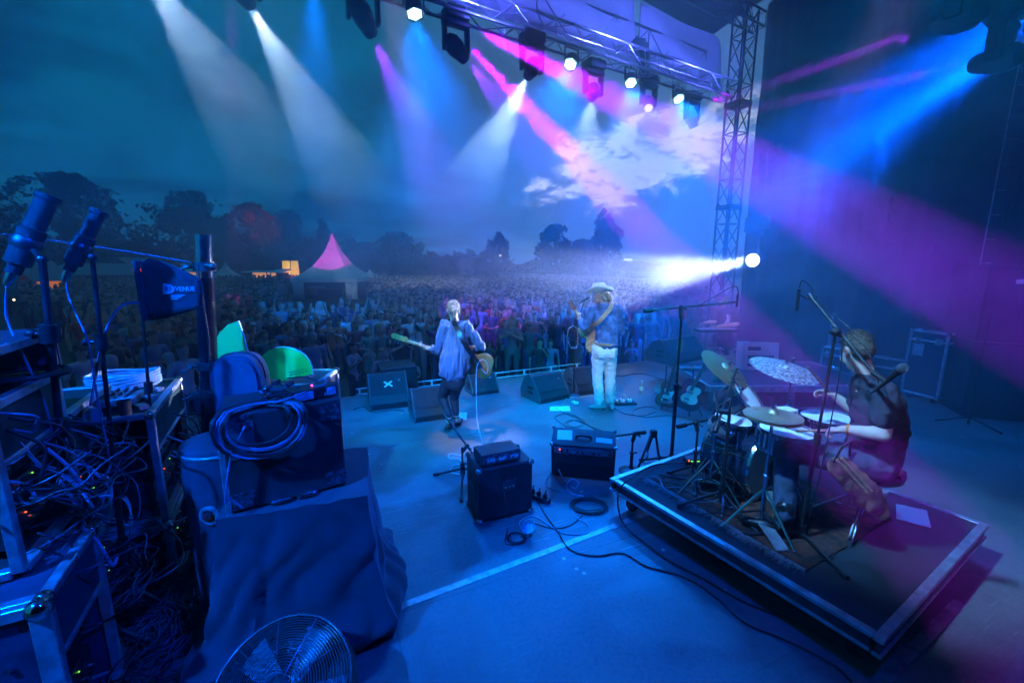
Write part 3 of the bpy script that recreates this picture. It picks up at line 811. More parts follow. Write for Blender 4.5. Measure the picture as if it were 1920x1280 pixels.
def pagoda(name, label, cx, eave_y, Y, width_px, peak_y, open_front=True, walls=True):
    e = P(cx, eave_y, Y=Y); wd = width_px / FPX * Y * .97; hz = e.z - GZ; pk = P(cx, peak_y, Y=Y).z - GZ
    th = thing(name, label, 'tent', (e.x, Y + wd * .42, GZ), 0.05)
    mb = MB(); N = 14; hw = wd / 2; rings = []
    for j in range(N + 1):
        t_ = j / N; s_ = (1 - t_); z = hz + (pk - hz) * (t_ ** 1.0 * (.42 + .58 * t_ ** 2.2)); rings.append((hw * s_ ** 1.0 if j < N else .02, z))
    vs = []; fs = []
    m_ = 8
    for r, z in rings:
        for q in range(4):
            for k in range(m_):
                a = [(-1, -1), (1, -1), (1, 1), (-1, 1)][q]; b_ = [(1, -1), (1, 1), (-1, 1), (-1, -1)][q]; f = k / m_
                vs.append(((a[0] + (b_[0] - a[0]) * f) * r, (a[1] + (b_[1] - a[1]) * f) * r, z - .05 * sin(f * pi) * min(1, r)))
    n = 4 * m_
    for j in range(N):
        for i in range(n): fs.append((j * n + i, j * n + (i + 1) % n, (j + 1) * n + (i + 1) % n, (j + 1) * n + i))
    mb.add(vs, fs); o = mb.build('tent_roof', TENT, th, smooth=.5)
    mb = MB()
    for a, b_ in (((-1, -1), (1, -1)), ((1, -1), (1, 1)), ((1, 1), (-1, 1)), ((-1, 1), (-1, -1))):
        mb.box(((a[0] + b_[0]) / 2 * hw * 1.003, (a[1] + b_[1]) / 2 * hw * 1.003, hz - .14), (abs(a[0] - b_[0]) / 2 * wd + .02, abs(a[1] - b_[1]) / 2 * wd + .02, .3))
    mb.build('valance', TENT, th)
    for a in ((-1, -1), (1, -1), (1, 1), (-1, 1)):
        mb = MB(); mb.box((a[0] * hw * .97, a[1] * hw * .97, (hz - .2) / 2), (.09, .09, hz - .2)); mb.build('pole', ALUD, th)
    mb = MB(); mb.cyl((0, 0, pk - .1), (0, 0, pk + .25), .03, .01, n=6); mb.build('finial', ALUD, th)
    if walls:
        for k, (x0, x1, yy) in enumerate(((-hw * .98, -hw * .62, -hw * .97), (hw * .62, hw * .98, -hw * .97))):
            mb = MB(); pts = []; M_ = 26
            for i in range(M_ + 1):
                f = i / M_; pts.append((x0 + (x1 - x0) * f, yy + .06 * sin(f * 30)))
            mb.add([(x, y, z) for z in (.05, hz - .2) for x, y in pts], [(i, i + 1, M_ + 2 + i, M_ + 1 + i) for i in range(M_)])
            o = mb.build('gathered_curtain', TENT, th, smooth=True); md = o.modifiers.new('thickness', 'SOLIDIFY'); md.thickness = .01
        mb = MB(); mb.box((0, hw * .95, (hz - .2) / 2), (wd * .96, .02, hz - .25)); mb.box((-hw * .95, 0, (hz - .2) / 2), (.02, wd * .9, hz - .25)); mb.box((hw * .95, 0, (hz - .2) / 2), (.02, wd * .9, hz - .25))
        mb.build('wall', mat('blue dark tent wall', (.06, .09, .2), .85, var=.15), th)
    return th


pg = pagoda('pagoda_tent', 'large white pagoda tent in the crowd, its peak lit magenta', 608, 522, 35, 124, 434)
hwp = 124 / FPX * 35 * .97 / 2
cp = pg.location
tb = thing('mixing_desk', 'long mixing desk inside the large white pagoda tent', 'mixing desk', (cp.x - .3, cp.y - 1.2, GZ))
mb = MB(); mb.box((0, 0, .8), (3.2, .8, .05)); mb.build('table_top', BLACK, tb)
mb = MB(); mb.box((-.9, 0, .93), (1.3, .7, .16), Matrix.Rotation(.12, 3, 'X'), ch=.02); mb.build('console', GREYP, tb)
for x in (-1.4, 1.4):
    mb = MB(); mb.box((x, 0, .4), (.05, .6, .76)); mb.build('leg', STEEL, tb)
pagoda('pagoda_tent', 'small white pagoda tent just right of the large one', 689, 521, 52, 38, 505, walls=False)
pagoda('pagoda_tent', 'pale pagoda tent behind the chrome pole on the left', 412, 521, 44, 50, 491)


def stall(label, x0, y0, x1, y1, Y, depth, roofm_, warm=None, gable=False, name='market_stall', rise=.5):
    a = P(x0, y0, Y=Y); b_ = P(x1, y1, Y=Y * 1.0); wd = abs(b_.x - a.x); z = (a.z + b_.z) / 2 - GZ
    th = thing(name, label, 'stall', ((a.x + b_.x) / 2, Y, GZ)); z = max(2.0, z)
    mb = MB()
    if gable: mb.prism([(-wd / 2 - .2, z), (0, z + rise), (wd / 2 + .2, z), (wd / 2 + .2, z - .06), (0, z + rise - .06), (-wd / 2 - .2, z - .06)], depth)
    else: mb.prism([(0, z), (depth, z + rise), (depth, z + rise - .08), (0, z - .08)], wd + .3, Matrix.Translation((-wd / 2 - .15, 0, 0)) @ Matrix.Rotation(pi / 2, 4, 'Z') @ Matrix.Translation((0, -wd - .3, 0)))
    mb.build('roof', roofm_, th)
    for x in (-wd / 2, wd / 2):
        mb = MB(); mb.box((x, .1, z / 2 - .03), (.09, .09, z - .06)); mb.build('post', DKW, th)
    mb = MB(); mb.box((0, .15, .55), (wd - .15, .1, 1.1)); mb.build('counter', DKW, th)
    mb = MB(); mb.box((0, depth * .8, z / 2 - .05), (wd - .1, .08, z - .1)); mb.build('back_wall', warm or DKW, th)
    return th


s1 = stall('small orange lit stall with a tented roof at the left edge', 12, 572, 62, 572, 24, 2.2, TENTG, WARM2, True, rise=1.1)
stall('long low stall row with a lean-to roof behind the crowd on the left', 66, 545, 262, 532, 36, 3.0, TENTG, None, rise=.9)
stall('pale roofed stall with a warm lit hatch left of the antenna', 205, 536, 262, 530, 44, 3.0, TENT, WARM, rise=.8)
stall('teal grey container bar with a flat roof behind the left stalls', 88, 512, 172, 512, 50, 4.0, TENTG, None, rise=.1, name='container_bar')
stall('big dark green marquee behind the stall row', 185, 512, 262, 512, 54, 5.0, TENTG, None, True, rise=1.6, name='marquee')
stall('brightly lit food truck left of the pagoda tent', 452, 512, 499, 512, 47, 2.5, TENT, WARM, rise=.1, name='food_truck')
stall('dim food stand right beside the lit food truck', 507, 520, 528, 520, 46, 2.0, TENT, None, rise=.3)
stall('lit stall hidden behind the antenna bag', 330, 522, 372, 522, 48, 2.4, TENT, WARM, rise=.4)
for k, (px, py, Y) in enumerate(((78, 545, 24), (183, 532, 34), (191, 535, 34), (223, 528, 40), (26, 562, 22), (162, 581, 15.5), (148, 538, 37), (938, 479, 80), (1356, 470, 80) if 0 else (853, 521, 60))):
    p = P(px, py, Y=Y); th = thing('lantern', ['bare bulb hanging by the orange stall', 'left bulb of the pair under the stall eave', 'right bulb of the pair under the stall eave', 'bulb above the lit hatch by the antenna', 'low bulb inside the orange stall', 'bright phone light held up in the left crowd', 'faint bulb under the long stall roof', 'distant lamp glinting in the pointed tree', 'tiny white lamp over the crowd left of centre'][k], 'lamp', p)
    mb = MB(); mb.ell((0, 0, 0), .022 * Y / 10, n=8, m=6); mb.build('bulb', BULB, th)
    mb = MB(); mb.cyl((0, 0, .02 * Y / 10), (0, 0, .06 * Y / 10 + .02), .006 * Y / 10, n=5); mb.build('socket', BLACK, th)
# yellow and green lit cloth towers beside the pagoda tent
for k, px in enumerate((538, 554)):
    a = P(px, 513, Y=52); th = thing('light_tower', ['left yellow lit cloth column behind the pagoda tent', 'right yellow lit cloth column behind the pagoda tent'][k], 'light column', (a.x, 52, GZ))
    zt = P(px, 489, Y=52).z - GZ
    mb = MB(); mb.lathe([(.42, 1.2), (.45, zt * .55), (.4, zt)], n=14); mb.build('cloth_column', mat('yellow lit cloth', (.8, .6, .1), .8, var=.25, vscale=2, emit=(1, .55, .05), estr=.9), th, smooth=True)
    mb = MB(); mb.lathe([(.44, 0), (.45, .9), (.43, 1.2)], n=14); mb.build('green_base', mat('green lit cloth', (.2, .8, .1), .8, var=.1, emit=(.1, 1, .05), estr=.9), th, smooth=True)
    mb = MB(); mb.cyl((0, 0, zt), (0, 0, zt + .5), .03, n=6); mb.build('mast', STEEL, th)
# flood light pole, crowd fence
a = P(1173, 560, GZ); th = thing('flood_light_pole', 'thin flood light pole at the lake fence right of the singer', 'lamp post', a)
zt = P(1173, 487, Y=a.y).z - GZ
mb = MB(); mb.cyl((0, 0, 0), (0, 0, zt), .09, .05, n=8); mb.build('pole', STEEL, th)
mb = MB(); mb.box((0, -.2, zt), (.6, .35, .14), ch=.03); mb.build('lamp_head', glow('pale flood glass', (.8, .9, 1), 1.5), th)
bar = None
f0, f1 = P(935, 548, GZ), P(1335, 600, GZ); fd = (f1 - f0); nf = 15
fence = []
for k in range(nf):
    c_ = f0 + fd * (k + .5) / nf; L = fd.length / nf * .97
    if bar is None:
        th = thing('crowd_barrier', '', 'barrier', c_, math.atan2(fd.y, fd.x))
        mb = MB(); mb.tube([(-L / 2, 0, .05), (-L / 2, 0, 2.0), (L / 2, 0, 2.0), (L / 2, 0, .05)], .03, n=6); mb.cyl((-L / 2, 0, .25), (L / 2, 0, .25), .025, n=6); mb.build('frame', ALUD, th)
        mb = MB()
        for i in range(14): x = -L / 2 + L * (i + 1) / 15; mb.cyl((x, 0, .25), (x, 0, 2.0), .012, n=4, caps=False)
        for i in range(4): z = .5 + i * .4; mb.cyl((-L / 2, 0, z), (L / 2, 0, z), .008, n=4, caps=False)
        mb.build('wire_mesh', ALUD, th); bar = th
    else: th = dup(bar, c_)
    th['group'] = 'fence panels along the lake'; th['label'] = 'tall wire fence panel between the crowd and the lake'


# ------------------------------------------------------------------ people
def ringcaps(mb, a, b_, ra, rb, n=12, flat=1.0, ax=(0, 1, 0)):
    """tapered capsule from a to b"""
    a, b_ = V(a), V(b_); d = b_ - a; L = max(d.length, 1e-4); F = frame(d, ax); prof = []
    K = 4
    vs = []; fs = []
    rows = []
    for j in range(K + 1):
        t_ = -pi / 2 + pi / 2 * j / K; rows.append((cos(t_) * ra, sin(t_) * ra))
    for j in range(K + 1):
        t_ = pi / 2 * j / K; rows.append((cos(t_) * rb, L + sin(t_) * rb))
    for r, z in rows:
        for i in range(n):
            q = 2 * pi * i / n; vs.append(a + F @ V((cos(q) * max(r, 1e-4), sin(q) * max(r, 1e-4) * flat, z)))
    for j in range(len(rows) - 1):
        for i in range(n): fs.append((j * n + i, j * n + (i + 1) % n, (j + 1) * n + (i + 1) % n, (j + 1) * n + i))
    fs += [tuple(range(n - 1, -1, -1)), tuple((len(rows) - 1) * n + i for i in range(n))]
    mb.add(vs, fs)


class Fig:
    """collects tapered capsules and ellipsoids, fuses them into one skin by a voxel remesh"""
    def __init__(s): s.mb = MB(); s.seg = []
    def cap(s, a, b_, ra, rb=None, m=0, flat=1.0, ax=(0, 1, 0)):
        rb = ra if rb is None else rb; ringcaps(s.mb, a, b_, ra, rb, flat=flat, ax=ax)
        s.seg.append((V(a), V(b_), ra, rb, m)); return s
    def chain(s, pts, rs, m=0, flat=1.0, ax=(0, 1, 0)):
        for i in range(len(pts) - 1): s.cap(pts[i], pts[i + 1], rs[i], rs[i + 1], m, flat, ax)
        return s
    def ell(s, c, r, rot=None, m=0):
        s.mb.ell(c, r, rot, 18, 12); k = max(r) if hasattr(r, '__len__') else r; mn = min(r) if hasattr(r, '__len__') else r
        s.seg.append((V(c), V(c), (k + mn) / 2, (k + mn) / 2, m)); return s
    def make(s, name, mats, parent, voxel=.012, smooth=3, fold=0.0, fscale=7.0, fstretch=(1, 1, .45), cut=None, ratio=None, objcol=None):
        me = bpy.data.meshes.new(name); me.from_pydata([tuple(v) for v in s.mb.v], [], s.mb.f)
        o = bpy.data.objects.new(name, me); COL.objects.link(o)
        md = o.modifiers.new('r', 'REMESH'); md.mode = 'VOXEL'; md.voxel_size = voxel
        if smooth: md = o.modifiers.new('s', 'SMOOTH'); md.factor = .5; md.iterations = smooth
        if ratio: md = o.modifiers.new('d', 'DECIMATE'); md.ratio = ratio
        dg = bpy.context.evaluated_depsgraph_get(); me2 = bpy.data.meshes.new_from_object(o.evaluated_get(dg)); me2.name = name
        bpy.data.objects.remove(o); bpy.data.meshes.remove(me)
        if fold:
            n_ = len(me2.vertices); co = np.zeros(n_ * 3); no = np.zeros(n_ * 3)
            me2.vertices.foreach_get('co', co); me2.vertices.foreach_get('normal', no); co = co.reshape(-1, 3); no = no.reshape(-1, 3)
            for i in range(n_):
                q = V((co[i][0] * fscale * fstretch[0], co[i][1] * fscale * fstretch[1], co[i][2] * fscale * fstretch[2]))
                f = abs(noise.noise(q + V((0, 0, 3)))) * 2 - .5 + .5 * noise.noise(q * 2.7)
                co[i] += no[i] * fold * f
            me2.vertices.foreach_set('co', co.ravel())
        me2.materials.clear()
        mats = mats if isinstance(mats, (list, tuple)) else [mats]
        for m in mats: me2.materials.append(m)
        if len(mats) > 1:
            np_ = len(me2.polygons); ce = np.zeros(np_ * 3); me2.polygons.foreach_get('center', ce); ce = ce.reshape(-1, 3)
            best = np.full(np_, 1e9); mi = np.zeros(np_, dtype=np.int32)
            for a, b_, ra, rb, m in s.seg:
                A = np.array(a); D_ = np.array(b_) - A; L2 = max(1e-9, D_ @ D_); t_ = np.clip((ce - A) @ D_ / L2, 0, 1)
                dd = np.linalg.norm(ce - (A + t_[:, None] * D_), axis=1) - (ra + (rb - ra) * t_)
                u = dd < best; best[u] = dd[u]; mi[u] = m
            me2.polygons.foreach_set('material_index', mi)
        me2.shade_smooth()
        o = bpy.data.objects.new(name, me2); COL.objects.link(o)
        if parent is not None: o.parent = parent
        return o


def face_frame(fwd, up=(0, 0, 1)):
    """matrix whose +Y looks along fwd, +Z up"""
    y = V(fwd).normalized(); x = y.cross(V(up)).normalized(); z = x.cross(y); return Matrix((x, y, z)).transposed()


def head(f, c, fwd, up=(0, 0, 1), k=1.0, m=0):
    """skull, jaw, nose, brow, lips and ears about the point between the ears"""
    Fm = face_frame(fwd, up); L = lambda x, y, z: V(c) + Fm @ V((x, y, z)) * k
    E = lambda x, y, z, r: f.ell(L(x, y, z), tuple(q * k for q in r), Fm, m)
    E(0, -.012, .035, (.074, .094, .088)); E(0, .022, -.02, (.063, .07, .085)); E(0, .05, -.075, (.038, .036, .035))
    E(0, .077, .03, (.055, .02, .02)); E(0, .098, -.012, (.012, .018, .024)); E(0, .108, -.022, (.016, .013, .012))
    E(0, .088, -.055, (.026, .012, .009)); E(-.04, .066, -.03, (.024, .022, .026)); E(.04, .066, -.03, (.024, .022, .026))
    for s_ in (-1, 1): E(s_ * .079, -.012, -.005, (.011, .019, .033)); f.cap(L(s_ * .03, .072, .012), L(s_ * .034, .072, .012), .013 * k, .013 * k, m)
    return L, Fm


def face_bits(parent, L, Fm, k=1.0):
    for s_ in (-1, 1):
        mb = MB(); mb.ell(L(s_ * .031, .083, .01), (.0115 * k, .007 * k, .0075 * k), Fm, 10, 8); mb.build('eye', mat('eye white', (.6, .58, .56), .3, var=0), parent, smooth=True)
        mb = MB(); mb.tube([L(s_ * .014, .094, .031), L(s_ * .03, .093, .037), L(s_ * .05, .083, .031)], [.004 * k, .0045 * k, .002 * k], n=5); mb.build('eyebrow', mat('brown hair', (.09, .055, .03), .8), parent)


def hand(f, wrist, aim, palm_n, curl=.6, k=1.0, m=0, spread=.0, thumb_side=1):
    """palm, four jointed fingers of different lengths and a thumb leaving the side of the palm"""
    y = V(aim).normalized(); n_ = V(palm_n); n_ = (n_ - y * n_.dot(y)).normalized(); x = y.cross(n_) * thumb_side
    W = V(wrist); pl = .09 * k
    for t_ in (-.028, -.009, .01, .029): f.cap(W + x * t_ * .55 * k, W + y * pl + x * t_ * k, .013 * k, .0105 * k, m)
    for i, (o_, L) in enumerate(((.031, .068), (.011, .077), (-.009, .072), (-.028, .056))):
        p = W + y * pl + x * o_ * k; a = 0.0; r = .0088 * k; c_ = curl * (1 + .12 * i)
        for j, sg in enumerate((.45, .32, .25)):
            a += c_ * (1.0 if j else .75); d = (y * cos(a) + n_ * sin(a) + x * spread * (1.5 - i)).normalized(); q = p + d * L * sg * 1.25 * k
            f.cap(p, q, r, r * .88, m); p = q; r *= .88
    p = W + y * .025 * k + x * .03 * k; d = (y * .65 + x * .7 + n_ * .25).normalized()
    q = p + d * .045 * k; f.cap(p, q, .0125 * k, .0105 * k, m); d2 = (y * .8 + x * .1 + n_ * (.35 + curl * .5)).normalized(); f.cap(q, q + d2 * .038 * k, .0102 * k, .0082 * k, m)


HAIRD = mat('dark hair', (.02, .014, .01), .7, var=.3)
# crowd materials take the object's own colour; trousers vary from one to the next
SHIRT = mat('crowd shirt', (1, 1, 1), .85, var=.08, objcol=True)
def randmat(name, cols):
    m = bpy.data.materials.new(name); m.use_nodes = True; t = NT(m.node_tree); b = m.node_tree.nodes['Principled BSDF']; b.inputs['Roughness'].default_value = .85
    oi = t.n('ShaderNodeObjectInfo'); cr = t.n('ShaderNodeValToRGB'); cr.color_ramp.interpolation = 'CONSTANT'
    for i, c in enumerate(cols):
        e = cr.color_ramp.elements[i] if i < 2 else cr.color_ramp.elements.new(i / len(cols))
        e.position = i / len(cols); e.color = (*c, 1)
    t.link(oi.outputs['Random'], cr.inputs[0]); t.link(cr.outputs[0], b.inputs['Base Color']); return m
PANTS = randmat('crowd trousers', [(.02, .025, .04), (.04, .06, .12), (.12, .11, .1), (.03, .03, .03), (.3, .3, .32), (.05, .08, .16)])
HAIR = randmat('crowd hair', [(.02, .014, .01), (.08, .05, .03), (.25, .17, .09), (.03, .02, .015), (.3, .28, .26), (.12, .06, .03)])
FSKIN = randmat('crowd skin', [(.42, .28, .21), (.34, .22, .16), (.45, .31, .24), (.28, .17, .12), (.4, .27, .2), (.36, .24, .18)])
SHOE = mat('dark shoes', (.03, .03, .035), .6)


def crowd_variant(seed, arms, long_hair, female, cap=False, dress=False, ratio=.28):
    """one standing onlooker, 1.72 m, facing -Y (towards the stage)"""
    r = random.Random(seed); f = Fig(); j = lambda a: r.uniform(-a, a)
    sw = .165 if female else .195; hw = .095
    f.chain([(0, 0, .93), (0, .01, 1.1), (0, 0, 1.32)], [.125 if female else .135, .115, .14], 1, .68)
    f.cap((-sw + .03, 0, 1.4), (sw - .03, 0, 1.4), .06, .06, 1)
    f.chain([(0, 0, 1.42), (0, -.015, 1.52)], [.055, .05], 0)
    for s_ in (-1, 1):
        x = s_ * hw; fw = j(.08)
        f.chain([(x, 0, .92), (x * 1.15, fw * .4 - .02, .5), (x * 1.2, fw + .03, .09)], [.095, .062, .042], 2 if not dress else 0)
        f.cap((x * 1.2, fw + .05, .045), (x * 1.5, fw - .12, .04), .042, .036, 4)
    if dress: f.chain([(0, 0, .95), (0, 0, .5)], [.14, .22], 1, .75)
    A = {'down': [(.26, .02, 1.12), (.27, -.06, .88)], 'fold': [(.27, -.03, 1.14), (.04, -.2, 1.14)], 'up': [(.3, -.1, 1.55), (.22, -.14, 1.83)],
         'phone': [(.25, -.1, 1.2), (.1, -.3, 1.42)], 'clap': [(.27, -.1, 1.2), (.02, -.28, 1.36)], 'hip': [(.34, .04, 1.17), (.19, -.08, 1.0)]}
    for k, s_ in enumerate((-1, 1)):
        e, h_ = A[arms[k]]; e = (e[0] * s_, e[1], e[2]); h_ = (h_[0] * s_, h_[1], h_[2]); sh = (s_ * sw, 0, 1.4); mid = V(sh).lerp(V(e), .62)
        f.chain([sh, mid], [.055, .046], 1); f.chain([mid, e, h_], [.036, .035, .025], 0)
        d = (V(h_) - V(e)).normalized(); f.chain([h_, V(h_) + d * .09, V(h_) + d * .16 + V((0, -.02, 0))], [.03, .036, .016], 0)
    f.ell((0, -.02, 1.615), (.072, .09, .105), m=0); f.ell((0, -.1, 1.6), (.014, .02, .024), m=0)
    f.ell((0, .004, 1.678), (.087, .104, .076), m=3)
    if long_hair:
        for s_ in (-1, 1): f.chain([(s_ * .07, .02, 1.66), (s_ * .09, .02, 1.5), (s_ * .08, .01, 1.36)], [.035, .035, .025], 3)
        f.chain([(0, .07, 1.66), (0, .09, 1.5), (0, .09, 1.36)], [.06, .055, .045], 3)
    if cap: f.ell((0, -.0, 1.68), (.085, .1, .06), m=4); f.cap((-.04, -.1, 1.665), (.04, -.1, 1.665), .02, .02, 4)
    o = f.make('person', [FSKIN, SHIRT, PANTS, HAIR, SHOE], None, voxel=.021, smooth=2, ratio=ratio)
    # eyes and mouth as small dark marks on the surface
    return o


VAR = [crowd_variant(1, ('down', 'down'), 0, 0), crowd_variant(2, ('fold', 'fold'), 0, 0), crowd_variant(3, ('down', 'phone'), 1, 1), crowd_variant(4, ('up', 'up'), 0, 0),
       crowd_variant(5, ('clap', 'clap'), 1, 1), crowd_variant(6, ('down', 'hip'), 0, 0, cap=True), crowd_variant(7, ('fold', 'down'), 1, 1, dress=True), crowd_variant(8, ('up', 'down'), 0, 0),
       crowd_variant(9, ('down', 'down'), 1, 1), crowd_variant(10, ('clap', 'clap'), 0, 0)]
POSE = ['arms down', 'arms folded', 'one hand raised', 'both arms up', 'long haired clapping', 'in a cap',
        'in a dress', 'waving', 'long haired', 'clapping']
SHC = [('white', (.6, .6, .62)), ('black', (.025, .025, .03)), ('navy', (.04, .06, .14)), ('pale blue', (.2, .3, .45)), ('grey', (.22, .23, .25)), ('orange red', (.6, .13, .07)),
       ('teal green', (.06, .22, .18)), ('dark', (.05, .045, .05)), ('dark red', (.3, .05, .06)), ('dark brown', (.07, .05, .04)), ('black', (.03, .03, .035)), ('denim blue', (.1, .17, .3))]
POS = []
def add_person(x, y, vi, ci, sc_=1.0, rz=None, label=None, base=None, col=None):
    o = VAR[vi].copy() if base is None else base; COL.objects.link(o) if base is None else None
    o.location = (x, y, GZ); o.scale = (sc_, sc_, sc_ * RND.uniform(.96, 1.05))
    aim = math.atan2(-(x - .5), (y - 6)) if rz is None else rz          # turned to the singer
    o.rotation_euler = (0, 0, -math.atan2(x - .5, y - 6) + RND.uniform(-.35, .35) if rz is None else rz)
    c = SHC[ci][1] if col is None else col; o.color = (*(q_ * .75 for q_ in c), 1); o['category'] = 'person'
    if label: o['label'] = label
    POS.append((x, y)); return o


# the onlookers one can pick out at the front, from left to right
NEAR = [
    (316, 668, 0, 3, 'man in a pale blue shirt beside the mast, left of the pole'), (341, 655, 8, 0, 'woman in a white top and white trousers left of the mast'),
    (240, 690, 8, 3, 'dark long haired woman in a pale top behind the road cases on the left'), (205, 668, 2, 0, 'woman in white just left of the thin cable stand'),
    (148, 648, 5, 0, 'person in a white shirt at the far left of the front crowd'), (585, 625, 0, 3, 'man in a pale blue t-shirt above the green half disc'),
    (455, 628, 7, 9, 'person in a light top between the mast and the green half disc'), (715, 655, 8, 0, 'girl in a white top and skirt right of the green half disc'),
    (660, 650, 4, 0, 'girl in pale clothes next to the girl in the white skirt'), (690, 620, 6, 6, 'girl in a green dress between two girls in white'),
    (650, 598, 0, 0, 'man in a white shirt standing behind the girls in white'), (860, 560, 0, 0, 'hidden'),
    (800, 600, 3, 6, 'man in a dark green shirt filming with his arm raised'), (768, 590, 0, 0, 'person in a white t-shirt left of the bass headstock'),
    (1032, 640, 0, 3, 'man in a pale shirt between the bassist and the singer'), (1012, 636, 2, 9, 'woman in a light top in front of the monitors left of the singer'),
    (1185, 655, 4, 3, 'woman in a pale blue top right of the singer'), (960, 600, 4, 4, 'person clapping overhead behind the bassist'),
]
def head_at(px, py, z=GZ + 1.66): return P(px, py, z)
for px, py, vi, ci, lb in NEAR:
    if lb == 'hidden': continue
    small = 'girl' in lb; p = head_at(px, py, GZ + (1.66 if not small else 1.38)); k_ = .83 if small else 1.0
    while (p - EA).dot(EN) < .8: p = P(px, py, Y=p.y + .1); k_ = max(.62, (p.z - GZ) / 1.66)
    add_person(p.x, p.y, vi, ci, k_, None, lb)
    POS[-1] = (p.x, p.y)

# close behind the stage edge: people looking up over the rail
for px, py, Y, vi, ci, lb in ((594, 690, 8.9, 8, 3, 'woman with long fair hair in a pale top right of the green half disc'), (942, 683, 10.3, 0, 10, 'man with a white collar looking up right of the bassist'),
                              (775, 690, 8.6, 1, 0, 'person in a white top crouched behind the taped monitor'), (918, 672, 10.6, 2, 4, 'person with a camera behind the small monitor'),
                              (1100, 668, 11.2, 5, 10, 'person in dark clothes behind the singer by the monitor'), (875, 640, 12.0, 0, 2, 'person in a navy shirt behind the bassist')):
    p = P(px, py, Y=Y)
    while (p - EA).dot(EN) < .5: p = P(px, py, Y=p.y + .1)
    Y = p.y; o = add_person(p.x, Y, vi, ci, max(.6, min(1, (p.z - GZ) / 1.64)), None, lb)

# the dense crowd -----------------------------------------------------
def inside(x, y):
    if y < 7.5: return False
    px = 960 + 813 * x / y
    lim = 118 if y < 16 else 30
    if px < lim or px > 1330: return False
    if px > 1190 and y > 22 + (1330 - px) * .15: return False
    edge = (V((x, y, 0)) - V((EA.x, EA.y, 0))).dot(EN)
    if edge < 1.6: return False
    if (528 < px < 690 and 14.5 < y < cp.y + 4) or (abs(x - cp.x) < 3.4 and abs(y - cp.y) < 3.6): return False
    return y < 44
cand = []
for row in range(400):
    y = 8 + row * .44
    if y > 44: break
    step = .56 + max(0, (y - 20)) * .004
    x = -60
    while x < 40:
        xx = x + RND.uniform(-.17, .17); yy = y + RND.uniform(-.2, .2)
        dens = 1 if y > 15 else .8
        if inside(xx, yy) and RND.random() < dens * (.88 if y < 30 else .8) and all((xx - a) ** 2 + (yy - b_) ** 2 > .22 for a, b_ in POS[:60]): cand.append((xx, yy))
        x += step
cand.sort(key=lambda c_: c_[1] ** 2 + c_[0] ** 2 * .4)
NI = 270
zone = lambda px: ['at the far left', 'left of the mast', 'near the green signs', 'in front of the pagoda tent', 'behind the bassist', 'between the bassist and the singer', 'right of the singer'][
    0 if px < 230 else 1 if px < 400 else 2 if px < 560 else 3 if px < 740 else 4 if px < 940 else 5 if px < 1110 else 6]
rank = {}
ppl = []
for i, (x, y) in enumerate(cand[:NI]):
    vi = RND.choice([0, 0, 1, 2, 3, 4, 5, 6, 7, 8, 8, 9]); vi = vi if vi != 3 or RND.random() < .4 else 0; ci = RND.randrange(len(SHC))
    o = add_person(x, y, vi, ci, RND.uniform(.9, 1.04)); o['group'] = 'onlookers packed in front of the stage'
    px = 960 + 813 * x / y; dz_ = 'nearest' if y < 12.5 else 'midway' if y < 16 else 'farther'
    ppl.append((SHC[ci][0], vi, zone(px), dz_, px, o))
seen = {}
for t_ in sorted(ppl, key=lambda q: q[4]): seen.setdefault(t_[:4], []).append(t_[5])
ORD = ['', 'leftmost ', 'second ', 'third ', 'fourth ', 'fifth ']
for (sc0, vi, zn, dz_), os_ in seen.items():
    for k, o in enumerate(os_):
        pre = '' if len(os_) == 1 else ORD[min(k + 1, 5)]
        o['label'] = f'{pre}{sc0} topped person {POSE[vi]}, {dz_}, {zn}'
for v in VAR:
    if v.name in COL.objects: bpy.data.objects.remove(v)

# everybody farther back is one mass
def low_person():
    mb = MB(); ringcaps(mb, (0, 0, .9), (0, 0, 1.3), .13, .15, 6, .7); ringcaps(mb, (-.14, 0, 1.38), (.14, 0, 1.38), .06, .06, 6)
    nb_ = len(mb.f); ringcaps(mb, (-.23, 0, 1.33), (-.25, -.12, 1.08), .045, .035, 5); ringcaps(mb, (.23, 0, 1.33), (.25, -.12, 1.08), .045, .035, 5)
    n1_ = len(mb.f); mb.cyl((0, 0, 1.4), (0, 0, 1.52), .05, n=5, caps=False); mb.ell((0, -.02, 1.61), (.075, .085, .105), None, 7, 5); n2 = len(mb.f)
    mb.ell((0, .006, 1.675), (.087, .1, .078), None, 7, 5); n3 = len(mb.f)
    mb.cyl((-.08, 0, 0), (-.09, 0, .92), .06, .09, n=5, caps=False); mb.cyl((.08, 0, 0), (.09, 0, .92), .06, .09, n=5, caps=False); n4 = len(mb.f)
    cls = [0] * n1_ + [1] * (n2 - n1_) + [2] * (n3 - n2) + [3] * (n4 - n3)
    return np.array([tuple(v) for v in mb.v]), mb.f, cls
pv, pf, pc = low_person()
rest = cand[NI:]
allv = []; allf = []; colr = []
